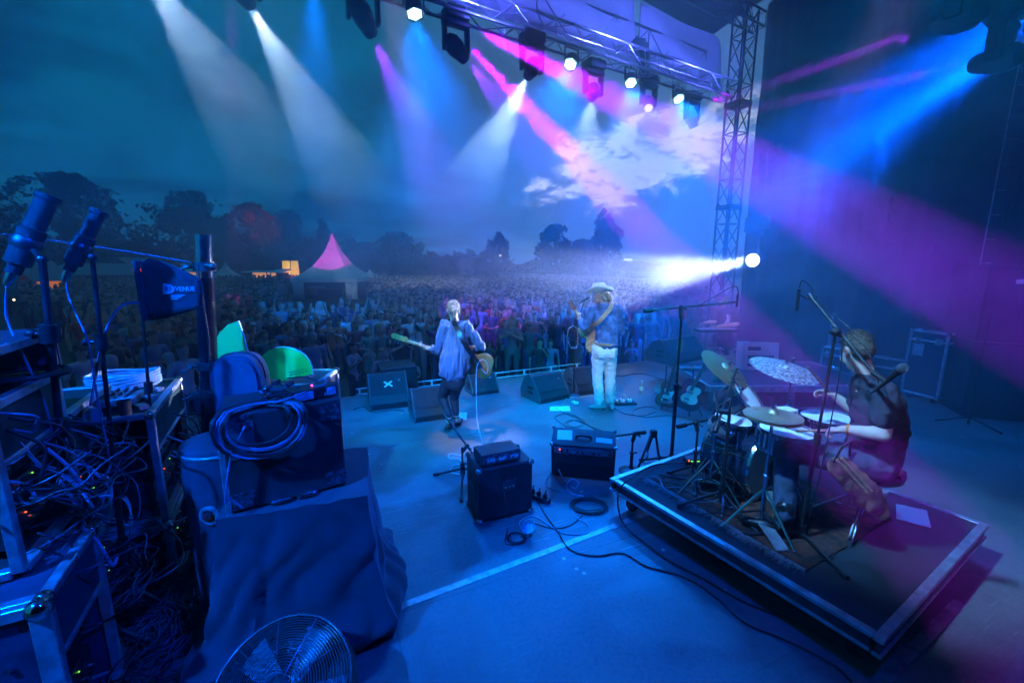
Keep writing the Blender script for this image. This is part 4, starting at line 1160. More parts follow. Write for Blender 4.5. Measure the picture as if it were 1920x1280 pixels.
for k, (x, y) in enumerate(rest):
    a = math.atan2(x, y - 6) + RND.uniform(-.4, .4); ca, sa_ = cos(-a), sin(-a); s_ = RND.uniform(.88, 1.06)
    q = pv.copy(); X_ = q[:, 0] * ca - q[:, 1] * sa_; Y_ = q[:, 0] * sa_ + q[:, 1] * ca
    q[:, 0] = X_ * s_ + x; q[:, 1] = Y_ * s_ + y; q[:, 2] = q[:, 2] * s_
    if RND.random() < .12: q[:, 2] += 0
    allv.append(q); o_ = k * len(pv); allf += [tuple(o_ + i for i in f) for f in pf]
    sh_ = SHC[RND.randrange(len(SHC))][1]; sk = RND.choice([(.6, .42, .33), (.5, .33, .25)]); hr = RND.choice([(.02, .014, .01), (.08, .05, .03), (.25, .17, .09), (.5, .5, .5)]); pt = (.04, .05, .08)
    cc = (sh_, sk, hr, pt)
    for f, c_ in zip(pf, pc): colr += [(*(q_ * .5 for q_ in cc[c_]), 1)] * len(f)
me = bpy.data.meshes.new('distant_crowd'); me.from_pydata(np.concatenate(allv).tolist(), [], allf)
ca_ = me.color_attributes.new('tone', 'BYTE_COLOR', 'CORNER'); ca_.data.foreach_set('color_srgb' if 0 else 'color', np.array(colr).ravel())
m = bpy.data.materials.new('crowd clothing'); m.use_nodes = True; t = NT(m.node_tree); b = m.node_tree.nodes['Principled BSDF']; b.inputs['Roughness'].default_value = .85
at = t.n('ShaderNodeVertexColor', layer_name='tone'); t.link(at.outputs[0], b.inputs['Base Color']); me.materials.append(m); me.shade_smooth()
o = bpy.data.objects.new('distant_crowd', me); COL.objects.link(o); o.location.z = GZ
tag(o, 'dense evening crowd filling the field behind the front rows', kind='stuff')
print('CROWD', len(rest))


# ------------------------------------------------------------------ stage gear
def axisbox(a, b_, depth_dir=1):
    """frame with x from a to b_ on the floor, y away from the camera"""
    a, b_ = V(a), V(b_); d = b_ - a; return a, math.atan2(d.y, d.x), d.length


def corners(mb, w_, d_, h_, s_=.035, x0=0, y0=0, z0=0):
    for x in (x0, x0 + w_):
        for y in (y0, y0 + d_):
            for z in (z0, z0 + h_): mb.ell((x, y, z), s_ * .55, n=8, m=6)


def road_case(label, a, b_, depth, h, board=None, lid=.0, group=None, feet=True, z=0.0, latches=True, handle=True, name='road_case', wheels=False):
    o, ang, w_ = axisbox(a, b_); th = thing(name, label, 'flight case', (o.x, o.y, z + (.1 if wheels else 0)), ang, group)
    bd = board or CASEBLUE
    mb = MB(); mb.box((w_ / 2, depth / 2, h / 2), (w_, depth, h)); mb.build('body', bd, th)
    e = .018; mb = MB()
    for x in (0, w_):
        for y in (0, depth): mb.box((x, y, h / 2), (e * 2, e * 2, h + .004), ch=.004)
    for z_ in (0, h) + ((h * lid,) if lid else ()):
        for y in (0, depth): mb.box((w_ / 2, y, z_), (w_ + .01, e * 2 + .002, e * 1.7), ch=.004)
        for x in (0, w_): mb.box((x, depth / 2, z_), (e * 2 + .002, depth + .01, e * 1.7 + .002), ch=.004)
    mb.build('aluminium_edging', ALU, th)
    for x in (0, w_):
        for y in (0, depth):
            for z_ in (0, h):
                mb = MB(); mb.ell((x, y, z_), .034, n=10, m=8); mb.build('ball_corner', CHROME, th, smooth=True)
    if latches:
        for x in ((.22, .78) if w_ > .4 else (.5,)):
            mb = MB(); zz_ = h * (lid or .72); mb.box((w_ * x, -.006, zz_), (.1, .012, .11), ch=.004); mb.cyl((w_ * x, -.012, zz_), (w_ * x, -.022, zz_), .022, n=10); mb.box((w_ * x, -.025, zz_), (.03, .006, .012)); mb.build('latch', CHROME, th)
    if handle:
        for x in ((.25, .75) if w_ > .5 else (.5,)):
            mb = MB(); mb.box((w_ * x, -.004, h * .42), (.15, .01, .1), ch=.003); mb.tube([(w_ * x - .045, -.012, h * .42 + .02), (w_ * x - .045, -.03, h * .42 + .01), (w_ * x + .045, -.03, h * .42 + .01), (w_ * x + .045, -.012, h * .42 + .02)], .007, n=6); mb.build('handle', CHROME, th)
    if wheels:
        for x in (.08, w_ - .08):
            for y in (.08, depth - .08):
                mb = MB(); mb.cyl((x - .018, y, -.055), (x + .018, y, -.055), .045, n=14); mb.box((x, y, -.015), (.06, .06, .03)); mb.build('caster', RUBBER, th)
    return th


def mic(parent, at, d, L=.16, ball=True, name='microphone'):
    """handheld vocal mic: body towards -d, grille ball at +d end"""
    F = frame(V(d)).to_4x4(); T = Matrix.Translation(at) @ F
    mb = MB(T); mb.lathe([(0, -L), (.009, -L), (.011, -L * .9), (.0165, -.02), (.022, .0), (.022, .006)], n=14) if ball else mb.lathe([(0, -L), (.01, -L), (.0105, -L * .5), (.0115, 0), (.0, .001)], n=12)
    m = mb.build(name, BLACK, parent, smooth=.7)
    if ball:
        mb = MB(T); mb.lathe([(.022, .006), (.0265, .02), (.0255, .035), (.018, .052), (0, .058)], n=16); mb.build('mic_grille', mat('mic grille mesh', (.30, .31, .33), .45, .8, var=.3, bump=1, bscale=900), m, smooth=True)
    return m


def mic_stand(label, base, top_z, boom0, boom1, kind='tripod', rot=0.0, r=.011, micdir=None, mict='ball', colr=None, micn=True, spread=.33, group='microphone stands'):
    """base: floor point; pole leans nowhere; boom from boom0 to boom1 (world), the clutch sits where the pole meets it"""
    B = V(base); th = thing('microphone_stand', label, 'mic stand', B, 0, group); m = colr or BLACK; T = lambda p: V(p) - B
    mb = MB(); mb.cyl((0, 0, .06), (0, 0, top_z * .55), r * 1.35, n=10); mb.cyl((0, 0, top_z * .5), (0, 0, top_z), r * .85, n=10); mb.build('pole', m, th, smooth=.7)
    mb = MB(); mb.cyl((0, 0, top_z * .53), (0, 0, top_z * .57), r * 2.1, n=10); mb.cyl((0, 0, top_z * .55), (r * 4, 0, top_z * .55), r * .7, n=6); mb.build('height_collar', m, th, smooth=.7)
    if kind == 'tripod':
        for k in range(3):
            a = rot + k * 2 * pi / 3; mb = MB(); e = V((cos(a) * spread, sin(a) * spread, .015)); mb.tube([(cos(a) * .02, sin(a) * .02, .15), tuple(e)], r * .95, n=8)
            mb.cyl(e - V((cos(a), sin(a), -.3)) * .02, e + V((cos(a), sin(a), -.3)) * .025, r * 1.5, n=8); mb.build('leg', m, th, smooth=.7)
        mb = MB(); mb.cyl((0, 0, .1), (0, 0, .19), r * 2.2, n=10); mb.build('leg_hub', m, th, smooth=.7)
    else:
        mb = MB(); mb.lathe([(0, 0), (.13, 0), (.13, .012), (.1, .03), (.03, .045), (.015, .08), (0, .08)], n=24); mb.build('round_base', m, th, smooth=.7)
    if boom0 is not None:
        a, b_ = T(boom0), T(boom1); mb = MB(); mb.cyl(a, b_, r * .8, n=8); d = (a - b_).normalized(); mb.cyl(a, a - d * .09, r * 1.7, n=10); mb.build('boom', m, th, smooth=.7)
        c_ = V((0, 0, top_z)); ln = b_ - a; tq = max(0, min(1, (c_ - a).dot(ln) / ln.length_squared)); cc = a + ln * tq
        mb = MB(); mb.ell(cc, (.026, .026, .024), n=10, m=8); mb.cyl(cc, c_ - V((0, 0, .05)), r * 1.6, n=8); mb.cyl(cc, cc + V((.05, -.04, -.02)), .007, n=6); mb.build('clutch', m, th, smooth=.7)
        if micn:
            md = V(micdir) if micdir is not None else (b_ - a); mic(th, b_ + md.normalized() * .05, md, ball=(mict == 'ball'), L=.16 if mict == 'ball' else .13)
    elif micn: mic(th, V((0, 0, top_z + .1)), micdir or (0, 0, 1), ball=(mict == 'ball'))
    return th


def cable(label, pts, r=.0035, m=None, z=None, wob=.02, name='cable', n=8, close=False, group='cables lying about the stage', fn=None):
    """pts: photo pixels on the floor (x,y) or world Vectors"""
    W = [(P(p[0], p[1], (p[2] if len(p) > 2 else (z or 0)) + r + .001) if not isinstance(p, Vector) else p) for p in pts]
    q = bez(W, n); o_ = W[0].copy(); rr = random.Random(hash(label) % 999 if 0 else len(label) * 7 + int(W[0].x * 100))
    ph = rr.random() * 9
    q = [p + V((noise.noise(p * 3 + V((ph, 0, 0))) * wob, noise.noise(p * 3 + V((0, ph, 5))) * wob, 0)) for p in q]
    mb = MB(Matrix.Translation(-o_)); mb.tube(q, r, n=6); o = mb.build(name, m or CABLEM, None, smooth=True, loc=o_)
    return tag(o, label, 'cable', group)


def coil(label, c, rad, turns=6, r=.0045, m=None, tail=None, flat=1.0, seed=1, name='cable_coil', parent=None, group='coiled cables'):
    rr = random.Random(seed); c = V(c); pts = []
    for k in range(int(turns * 16)):
        a = k * 2 * pi / 16; f = rad * (1 + .12 * sin(k * .13 + seed) + rr.uniform(-.03, .03)); ox = .06 * rad * sin(k * .21 + seed * 2); oy = .08 * rad * cos(k * .17)
        pts.append(V((cos(a) * f + ox, sin(a) * f * flat + oy, r + .0012 * (k / 16) * 2 + .004 * abs(sin(k * .37)))))
    if tail: pts += [V(p) - c for p in tail]
    mb = MB(); mb.tube(bez(pts, 2), r, n=6); o = mb.build(name, m or CABLEM, parent, smooth=True, loc=c if parent is None else None)
    if parent is None: tag(o, label, 'cable', group)
    return o


# bass cabinet and head -------------------------------------------------
a, b_ = P(898, 984), P(998, 960); o0, ang, w_ = axisbox(a, b_); hC = .0
cab = thing('bass_cabinet', 'tall black bass speaker cabinet seen from behind, an amplifier head on it', 'speaker cabinet', a, ang)
hC = P(898, 882, Y=a.y).z; dC = (P(871, 946) - a).length
mb = MB(); mb.box((w_ / 2, dC / 2, hC / 2 + .01), (w_, dC, hC - .02), ch=.012); mb.build('cabinet_body', TOLEX, cab, smooth=.5)
for x in (.012, w_ - .012):
    for y in (.012, dC - .012):
        for z in (.02, hC - .012):
            mb = MB(); mb.box((x, y, z), (.05, .05, .05), ch=.012); mb.build('metal_corner', CHROME, cab, smooth=.6)
mb = MB(); mb.box((-.001, dC * .5, hC * .62), (.008, .2, .11), ch=.003); mb.box((-.004, dC * .5, hC * .62), (.008, .15, .06)); mb.build('side_handle', RUBBER, cab)
mb = MB(); mb.box((-.001, dC * .5, hC * .45), (.008, .2, .09), ch=.003); mb.build('port', RUBBER, cab)
mb = MB(); mb.box((w_ * .55, -.002, hC * .62), (.12, .008, .1), ch=.002); mb.build('jack_plate', STEEL, cab)
mb = MB()
for k in range(3): mb.cyl((w_ * .55 - .035 + k * .035, -.006, hC * .62), (w_ * .55 - .035 + k * .035, -.022, hC * .62), .01, n=10)
mb.build('jack', CHROME, cab)
for x in (.05, w_ - .05):
    mb = MB(); mb.cyl((x, .05, 0), (x, .05, .022), .02, n=10); mb.cyl((x, dC - .05, 0), (x, dC - .05, .022), .02, n=10); mb.build('rubber_foot', RUBBER, cab)
ah = thing('amplifier_head', 'flat black bass amplifier head lying on the tall cabinet', 'amplifier', a + V((0, 0, hC + .001)), ang)
Mh = Matrix.Translation((w_ * .44, dC * .42, 0)) @ Matrix.Rotation(.03, 4, 'Z')
hw, hd, hh = w_ * .72, dC * .62, .095
mb = MB(Mh); mb.box((0, 0, hh / 2 + .01), (hw, hd, hh), ch=.004); mb.build('chassis', BLACK, ah)
mb = MB(Mh); mb.box((0, -hd / 2 - .002, hh / 2 + .01), (hw * .97, .006, hh * .82)); rp_ = mb.build('rear_panel', mat('printed metal panel', (.16, .17, .2), .4, .6, var=.5, vscale=60), ah)
mb = MB(Mh); rr = random.Random(3)
for k in range(16): x = rr.uniform(-hw * .45, hw * .45); z = rr.uniform(.03, .085); mb.cyl((x, -hd / 2 - .004, z), (x, -hd / 2 - .012, z), rr.uniform(.004, .009), n=8)
mb.build('socket', CHROME, ah)
for k in (-1, 0, 1):
    mb = MB(Mh); mb.box((k * hw * .3 + .01, -hd / 2 - .006, .055), (hw * .2, .002, .03)); mb.build('legend', mat('pale panel print', (.5, .52, .56), .5), ah)
for k in range(3):
    s_ = Mh @ V((hw * (-.1 + .14 * k), -hd / 2 - .01, .04)); e_ = V((w_ * .55 - .035 + k * .035, -.02, hC * .62 - hC))
    M2 = Matrix.Translation(a + V((0, 0, hC))) @ Matrix.Rotation(ang, 4, 'Z')
    pts = [M2 @ p for p in (s_, s_ + V((0, -.05, -.03)), V((s_.x * .6 + e_.x * .4, -.05, -.12)), e_ + V((0, -.04, .02)), e_)]
    cable(['left', 'middle', 'right'][k] + ' of the three leads from the amplifier head to the bass cabinet jacks', pts, .0035, wob=.0)

# combo amp leaning back --------------------------------------------------
a, b_ = P(1034, 893), P(1151, 904); o0, ang, w_ = axisbox(a, b_)
ca = thing('combo_amplifier', 'black guitar combo amp tilted back with white paper and blue tape on top', 'amplifier', a, ang)
Tm = Matrix.Rotation(R(17), 4, 'X'); dd, hh = .27, .42
mb = MB(Tm); mb.box((w_ / 2, dd / 2, hh * .5 + .02), (w_, dd, hh), ch=.015); mb.build('cabinet_body', TOLEX, ca, smooth=.5)
mb = MB(Tm); mb.box((w_ / 2, -.003, hh * .27), (w_ * .86, .01, hh * .42)); mb.build('open_back_shade', mat('cavity shade', (.006, .006, .007), .9), ca)  # near-black plate on the closed back, painted as the shade of an opening
mb = MB(Tm); mb.box((w_ / 2, -.008, hh * .9), (w_ * .9, .012, .075)); cp_ = mb.build('control_panel', mat('brushed panel', (.45, .46, .5), .3, .9, var=.2), ca)
for k in range(11):
    mb = MB(Tm); x = w_ * (.09 + .082 * k); mb.cyl((x, -.012, hh * .9), (x, -.034, hh * .9), .0105 if k % 3 else .006, n=12); mb.build('knob', BLACK if k % 3 else CHROME, ca)
mb = MB(Tm); mb.cyl((w_ * .14, -.014, hh * .93), (w_ * .14, -.02, hh * .93), .007, n=10); mb.build('pilot_lamp', REDLED, ca)
mb = MB(Tm); zt = hh + .0215; mb.box((w_ * .2, dd * .56, zt), (.15, .15, .001), Matrix.Rotation(.05, 3, 'Z')); mb.build('paper_sheet', PAPER, ca)
mb = MB(Tm); mb.box((w_ * .82, dd * .4, zt), (.16, .07, .001), Matrix.Rotation(-.04, 3, 'Z')); mb.build('tape_strip', mat('pale blue tape', (.3, .5, .62), .6, var=.1), ca)
mb = MB(Tm); mb.tube([(w_ * .38, dd * .45, zt - .002), (w_ * .4, dd * .45, zt + .025), (w_ * .5, dd * .45, zt + .03), (w_ * .6, dd * .45, zt + .025), (w_ * .62, dd * .45, zt - .002)], .012, n=8); mb.build('handle', RUBBER, ca, smooth=True)
for x in (.006, w_ - .006):
    for y in (.006, dd - .006):
        for z in (.026, hh + .014): mb = MB(Tm); mb.box((x, y, z), (.035, .035, .035), ch=.008); mb.build('corner_guard', CHROME, ca)
for s_ in (.1, .9):
    mb = MB(); mb.tube([(w_ * s_, .22, .08), (w_ * s_, .34, .012), (w_ * s_, .12, .25)], .012, n=8); mb.build('tilt_leg', CHROME, ca)

# folded A shaped guitar stand ----------------------------------------------
a = P(1218, 868); st = thing('guitar_stand', 'empty black A-frame guitar stand beside the drum riser', 'guitar stand', a)
zt = P(1223, 812, Y=a.y).z; T0 = V((.03, .02, zt))
for s_, e in ((-1, P(1196, 877) - a), (1, P(1238, 868) - a), (0, V((.06, .28, .01)))):
    mb = MB(); mb.tube([T0 + V((s_ * .02, 0, 0)), T0.lerp(e, .8), e], [.014, .013, .012], n=8); mb.build('leg', BLACK, st, smooth=True)
mb = MB(); mb.box(T0 + V((0, 0, -.01)), (.075, .06, .09), ch=.02); mb.build('yoke', RUBBER, st, smooth=.6)
for s_ in (-1, 1):
    mb = MB(); q_ = T0.lerp(V((s_ * .1, -.02, 0)), .72); mb.tube([q_, q_ + V((0, -.07, -.01)), q_ + V((0, -.1, .04))], .007, n=6); mb.build('support_arm', RUBBER, st, smooth=True)

b0 = P(1183, 884); zt = P(1187, 818, Y=b0.y).z
mic_stand('short microphone stand with its boom held level in front of the combo amp', b0, zt, P(1210, 810, Y=b0.y - .02), P(1132, 820, Y=b0.y - .12), 'round', micdir=P(1120, 823, Y=b0.y - .1) - P(1140, 819, Y=b0.y - .05), mict='pencil', r=.013)
b0 = P(868, 905); zt = P(871, 838, Y=b0.y).z
mic_stand('tripod boom stand hidden behind the bass cabinet, boom rising to the left', b0, zt, P(895, 862, Y=b0.y - .02), P(838, 785, Y=b0.y + .25), 'tripod', rot=.6, micdir=P(836, 783, Y=b0.y + .3) - P(850, 800, Y=b0.y + .2), mict='pencil', r=.012)

# power strip, white wall-wart thing, coil
a = P(1010, 936); ps = thing('power_strip', 'black power strip with plugs beside the bass cabinet', 'power strip', a, R(-38))
mb = MB(); mb.box((0, 0, .022), (.24, .065, .042), ch=.006); mb.build('housing', PLASTIC, ps)
for k in range(3):
    mb = MB(); mb.box((-.07 + k * .07, .0, .062), (.035, .04, .045), Matrix.Rotation(.2 * k - .2, 3, 'Z'), ch=.008); mb.cyl((-.07 + k * .07, 0, .08), (-.06 + k * .07, .01, .12), .006, n=6); mb.build('plug', RUBBER, ps)
a = P(992, 1003); wl = thing('work_lamp', 'small white shaded clamp lamp lying among cables in front of the bass cabinet', 'lamp', a, R(60))
mb = MB(); mb.lathe([(.02, .0), (.045, .03), (.055, .09), (.053, .09), (.04, .03), (.0, .005)], (0, 0, .05), (-.55, -.2, .7), n=18); mb.build('shade', WHITE, wl, smooth=.6)
mb = MB(); mb.cyl((0, 0, .05), (.1, .03, .025), .024, n=12); mb.build('handle', RUBBER, wl, smooth=.7)
coil('round coil of black cable on the floor right of the power strip', P(1104, 950), .15, 7, .0048, flat=.8, seed=3)
coil('small heap of looped cable beside the little white lamp', P(968, 1010), .07, 4, .004, seed=5)
cable('long black cable snaking from the power strip to the bottom edge', [(1010, 940), (1030, 975), (1048, 1000), (1075, 1030), (1120, 1041), (1165, 1037), (1215, 1060), (1290, 1085), (1340, 1120), (1400, 1165), (1470, 1200), (1560, 1240), (1600, 1275)], .006, wob=.03)
cable('thick black cable curving off the riser corner and along the floor', [(1290, 868, .3), (1225, 872, .3), (1176, 900, .33), (1158, 930, .15), (1165, 975), (1200, 1010), (1255, 1052), (1330, 1090), (1400, 1130), (1480, 1160), (1560, 1200)], .0075, wob=.02)
cable('pale cable looping in front of the bass cabinet', [(985, 1000), (975, 978), (1000, 966), (1030, 984), (1060, 1000), (1100, 1000), (1104, 985), (1080, 968), (1072, 955)], .005, CABLEW, wob=.01)
cable('pale cable curling in a figure of eight from the combo amp', [(1048, 880, .15), (1058, 900), (1078, 915), (1085, 905), (1072, 898), (1062, 912), (1075, 925), (1095, 930)], .005, CABLEW, wob=.01)
cable('blue grey cable from the combo amp round to the coil', [(1032, 890, .1), (1024, 905), (1030, 915), (1060, 922), (1090, 928), (1120, 920)], .0045, CABLEG, wob=.01)
cable('thin black cable from the amplifier head down to the floor heap', [(944, 905, .3), (948, 940, .2), (956, 970), (950, 1000), (948, 1018), (966, 1022)], .004, wob=.01)
cable('looped pale cable left of the bass cabinet', [(869, 855), (845, 850), (842, 858), (862, 860), (868, 868), (850, 872), (846, 885), (868, 889)], .005, CABLEW)
cable('thin black cable from the coil towards the riser edge', [(1095, 965), (1070, 985), (1040, 990), (1005, 980), (985, 975)], .004, wob=.03)
cable('black cable across the boards behind the combo amp', [(1078, 822), (1060, 800), (1048, 790), (1040, 782), (1060, 775), (1085, 782), (1090, 795), (1070, 800), (1064, 793), (1085, 788), (1110, 800), (1135, 810), (1130, 825)], .004, wob=.03)
cable('black cable loop on the boards in front of the singer', [(1040, 765), (1060, 775), (1095, 790), (1085, 802), (1060, 798), (1070, 788), (1100, 796), (1128, 812)], .004, wob=.02)
cable('tangled cable right of the singer by the two bottles', [(1150, 765), (1175, 775), (1205, 778), (1230, 770), (1220, 762), (1195, 766), (1185, 775), (1215, 782), (1250, 778), (1290, 782)], .004, wob=.04)
cable('dark cables along the front edge right of the singer', [(1120, 700), (1160, 705), (1200, 700), (1240, 712), (1280, 730), (1300, 728)], .006, wob=.06)
cable('dark cable running behind the monitors on the left', [(660, 768), (680, 762), (700, 772), (740, 768), (760, 770)], .005, wob=.05)

# sheets of paper, pedals, bottles ---------------------------------------
def sheet_paper(label, quad, z=.004, m=PAPER):
    q = [P(x, y, z) for x, y in quad]; c_ = sum(q, V()) / 4; mb = MB(Matrix.Translation(-c_))
    nx_ = 6; vs = []
    for j in range(nx_ + 1):
        for i in range(nx_ + 1):
            p = q[0].lerp(q[1], i / nx_).lerp(q[3].lerp(q[2], i / nx_), j / nx_); p.z += .004 * abs(sin(i * .9 + j * .5)); vs.append(p)
    mb.add(vs, [(j * (nx_ + 1) + i, j * (nx_ + 1) + i + 1, (j + 1) * (nx_ + 1) + i + 1, (j + 1) * (nx_ + 1) + i) for j in range(nx_) for i in range(nx_)])
    o = mb.build('paper_sheet', m, None, loc=c_); md = o.modifiers.new('t', 'SOLIDIFY'); md.thickness = .0008
    return tag(o, label, 'paper')
sheet_paper('white paper sheet on the floor left of the singer boots', [(1031, 762), (1068, 761), (1070, 771), (1031, 770)])
sheet_paper('white set list on the floor just behind the bassist heels', [(858, 773), (876, 773), (875, 787), (857, 787)])


def pedal(label, px, py, z=0.0, sz=(.075, .12, .045), rz=0.0, m=None, led=None):
    a = P(px, py, z); th = thing('effect_pedal', label, 'effect pedal', a, rz, 'effect pedals')
    mb = MB(); mb.box((0, 0, sz[2] / 2), sz, ch=.008); mb.build('enclosure', m or ALUD, th, smooth=.6)
    for x in (-.018, .018): mb = MB(); mb.cyl((x, sz[1] * .28, sz[2]), (x, sz[1] * .28, sz[2] + .014), .009, n=10); mb.build('knob', BLACK, th)
    mb = MB(); mb.cyl((0, -sz[1] * .25, sz[2]), (0, -sz[1] * .25, sz[2] + .014), .012, n=10); mb.build('footswitch', CHROME, th)
    if led: mb = MB(); mb.ell((0, 0, sz[2]), .005, n=6, m=4); mb.build('indicator', led, th)
    return th


pb = thing('pedal_board', 'black pedal board beside the boots of the singer', 'pedal board', P(1166, 756), R(6)); mb = MB(); mb.box((0, 0, .015), (.42, .2, .03), ch=.005); mb.build('board', BLACK, pb)
for k, px in enumerate((1153, 1166, 1179)): pedal(['leftmost', 'middle', 'rightmost'][k] + ' pale effect pedal on the board by the singer', px, 752, .03, m=WHITE, rz=R(5))
pedal('single white effect pedal left of the singer boots', 1078, 757, m=WHITE, rz=R(20))
cable('pale green patch cable looping over the pedals', [(1055, 758), (1065, 745), (1085, 744), (1110, 742), (1140, 738, .1), (1165, 736, .12), (1175, 745, .05)], .005, mat('pale green cable', (.4, .6, .4), .5), wob=.01)
BOT = mat('clear plastic bottle', (.75, .85, .85), .08, var=0, trans=.7); LBL = mat('bottle label', (.45, .7, .55), .6)
for k, px in enumerate((1202, 1231)):
    a = P(px, 737 + k * 3); th = thing('water_bottle', ['left', 'right'][k] + ' of the two plastic water bottles standing on the stage floor', 'bottle', a, 0, 'water bottles')
    mb = MB(); mb.lathe([(0, 0), (.031, .002), (.033, .02), (.031, .1), (.033, .14), (.02, .19), (.013, .205), (.013, .215)], n=18); mb.build('bottle_body', BOT, th, smooth=.9)
    mb = MB(); mb.lathe([(.0335, .055), (.0338, .06), (.0338, .12), (.0335, .125)], n=18); mb.build('label_band', LBL, th, smooth=True)
    mb = MB(); mb.lathe([(.0145, .207), (.0145, .225), (0, .226)], n=14); mb.build('cap', WHITE, th)

# monitors ---------------------------------------------------------------
MONM = mat('monitor paint', (.02, .021, .025), .5, var=.15, bump=.3, bscale=300)
def wedge(label, a, b_, depth=.46, h=.36, z=0.0, tape=False, flip=False):
    o0, ang, w_ = axisbox(a, b_); th = thing('floor_monitor', label, 'monitor speaker', (o0.x, o0.y, z), ang, 'floor monitor wedges')
    pr = [(0, .0), (0, h * .18), (depth * .1, h * .42), (depth * .42, h * .97), (depth * .55, h), (depth * .8, h * .86), (depth, h * .34), (depth * .97, 0)]
    if flip: pr = [(depth - y, z_) for y, z_ in pr]
    R4 = Matrix.Rotation(pi / 2, 4, 'Z'); Mx = Matrix(((0, 1, 0, 0), (1, 0, 0, 0), (0, 0, 1, 0), (0, 0, 0, 1)))
    mb = MB(); mb.prism(pr, w_ - .03, Mx @ Matrix.Translation((0, .015, 0))); mb.build('cabinet_body', MONM, th, bevel=.006)
    for x in (0, w_ - .016):
        mb = MB(); cx_, cz = depth * .5, h * .5; mb.prism([(cx_ + (y - cx_) * 1.02, cz + (z_ - cz) * 1.02 if z_ > 0 else 0) for y, z_ in pr], .016, Mx @ Matrix.Translation((0, x, 0))); sp_ = mb.build('side_plate', mat('monitor side plate', (.09, .095, .1), .45, var=.1), th)
        mb = MB(); xo = x - .003 if x == 0 else x + .019
        for zz_ in (.32, .52): mb.box((xo, depth * .48, h * zz_), (.006, .15, .045), ch=.002)
        mb.build('hand_grip', RUBBER, th)
    # grille on the sloping face
    y0, z0 = pr[2]; y1, z1 = pr[3]; mb = MB(); d = V((0, y1 - y0, z1 - z0)); nr = V((0, -(z1 - z0), (y1 - y0))).normalized() * (.008 if not flip else -.008)
    if flip: nr = V((0, (z1 - z0), -(y1 - y0))).normalized() * .008
    p = [V((.03, y0, z0)), V((w_ - .03, y0, z0)), V((w_ - .03, y1, z1)), V((.03, y1, z1))]
    mb.add([q for q in p] + [q + nr for q in p], [(0, 1, 2, 3), (4, 5, 6, 7), (0, 1, 5, 4), (1, 2, 6, 5), (2, 3, 7, 6), (3, 0, 4, 7)]); mb.build('grille', GRILLE, th)
    mb = MB(); mb.box((w_ - .12, depth * .3, h * .78), (.035, .012, .03), Matrix.Rotation(.7, 3, 'X')); mb.build('badge', ALUD, th)
    if tape:
        for s_ in (-1, 1):
            mb = MB(); c_ = (p[0] + p[2]) / 2 + nr * 1.3; F = frame(nr, (0, 0, 1)).to_4x4(); T = Matrix.Translation(c_) @ F @ Matrix.Rotation(s_ * .62, 4, 'Z'); mb.add([T @ V(q) for q in ((-.075, -.014, 0), (.075, -.014, 0), (.075, .014, 0), (-.075, .014, 0), (-.075, -.014, .001), (.075, -.014, .001), (.075, .014, .001), (-.075, .014, .001))], [(0, 1, 2, 3), (4, 5, 6, 7), (0, 1, 5, 4), (1, 2, 6, 5), (2, 3, 7, 6), (3, 0, 4, 7)])
            mb.build('tape_strip', mat('pale yellow tape', (.85, .85, .5), .6), th)
    return th


wedge('big monitor wedge with a pale taped X on its top', P(695, 771), P(768, 762), .62, .5, tape=True)
wedge('monitor wedge with a curved side right in front of the bassist', P(778, 793), P(848, 783), .55, .42)
wedge('small monitor wedge at the stage edge right of the bassist', P(886, 743), P(936, 736), .4, .32)
wedge('left one of the pair of monitor wedges left of the singer', P(1012, 758), P(1068, 746), .55, .40)
wedge('right one of the monitor pair, partly behind the singer legs', P(1082, 742), P(1140, 735), .55, .42)
wedge('monitor wedge with a reddish side at the far corner of the keyboard riser', P(1262, 686, .4), P(1322, 672, .4), .6, .42, z=.4)
bb = thing('subwoofer', 'dark speaker box in the crowd pit left of the bass neck', 'speaker', P(755, 742, 0) + EN * .5 + V((0, 0, GZ)), BEAR)
mb = MB(); mb.box((0, 0, .62), (.6, .6, 1.24), ch=.01); mb.build('cabinet_body', MONM, bb)
mb = MB(); mb.box((0, -.31, .62), (.54, .02, 1.1)); mb.build('grille', GRILLE, bb)

# keyboard riser ------------------------------------------------------------
KZ = .4; K0 = P(1331, 723, KZ); K2 = P(1560, 722, KZ); kd = (K2 - K0); kd.z = 0; kx = kd.normalized(); ky = V((-kx.y, kx.x, 0)); K1w = (P(1240, 679, KZ) - K0).dot(ky); KW = 2.6
Mk = Matrix.Translation((K0.x, K0.y, 0)) @ Matrix.Rotation(math.atan2(kx.y, kx.x), 4, 'Z')
kr = thing('side_riser', 'low square riser with metal frame carrying the steel guitar player', 'riser', (K0.x, K0.y, 0), math.atan2(kx.y, kx.x))
DK = mat('dark riser board', (.04, .042, .05), .45, var=.3, bump=.2)
mb = MB(); mb.box((KW / 2, K1w / 2, KZ - .02), (KW - .04, K1w - .04, .04)); mb.build('deck_board', DK, kr)
for c_, s_ in (((KW / 2, 0, KZ - .05), (KW + .04, .045, .1)), ((KW / 2, K1w, KZ - .05), (KW + .04, .045, .1)), ((0, K1w / 2, KZ - .05), (.045, K1w - .05, .1)), ((KW, K1w / 2, KZ - .05), (.045, K1w - .05, .1))):
    mb = MB(); mb.box(c_, s_, ch=.006); mb.build('frame_rail', ALU, kr)
for x in (.06, KW * .5, KW - .06):
    for y in (.06, K1w - .06): mb = MB(); mb.box((x, y, (KZ - .1) / 2), (.05, .05, KZ - .1)); mb.build('leg', ALUD, kr)
def K(x, y, z=0): return Mk @ V((x, y, KZ + z))

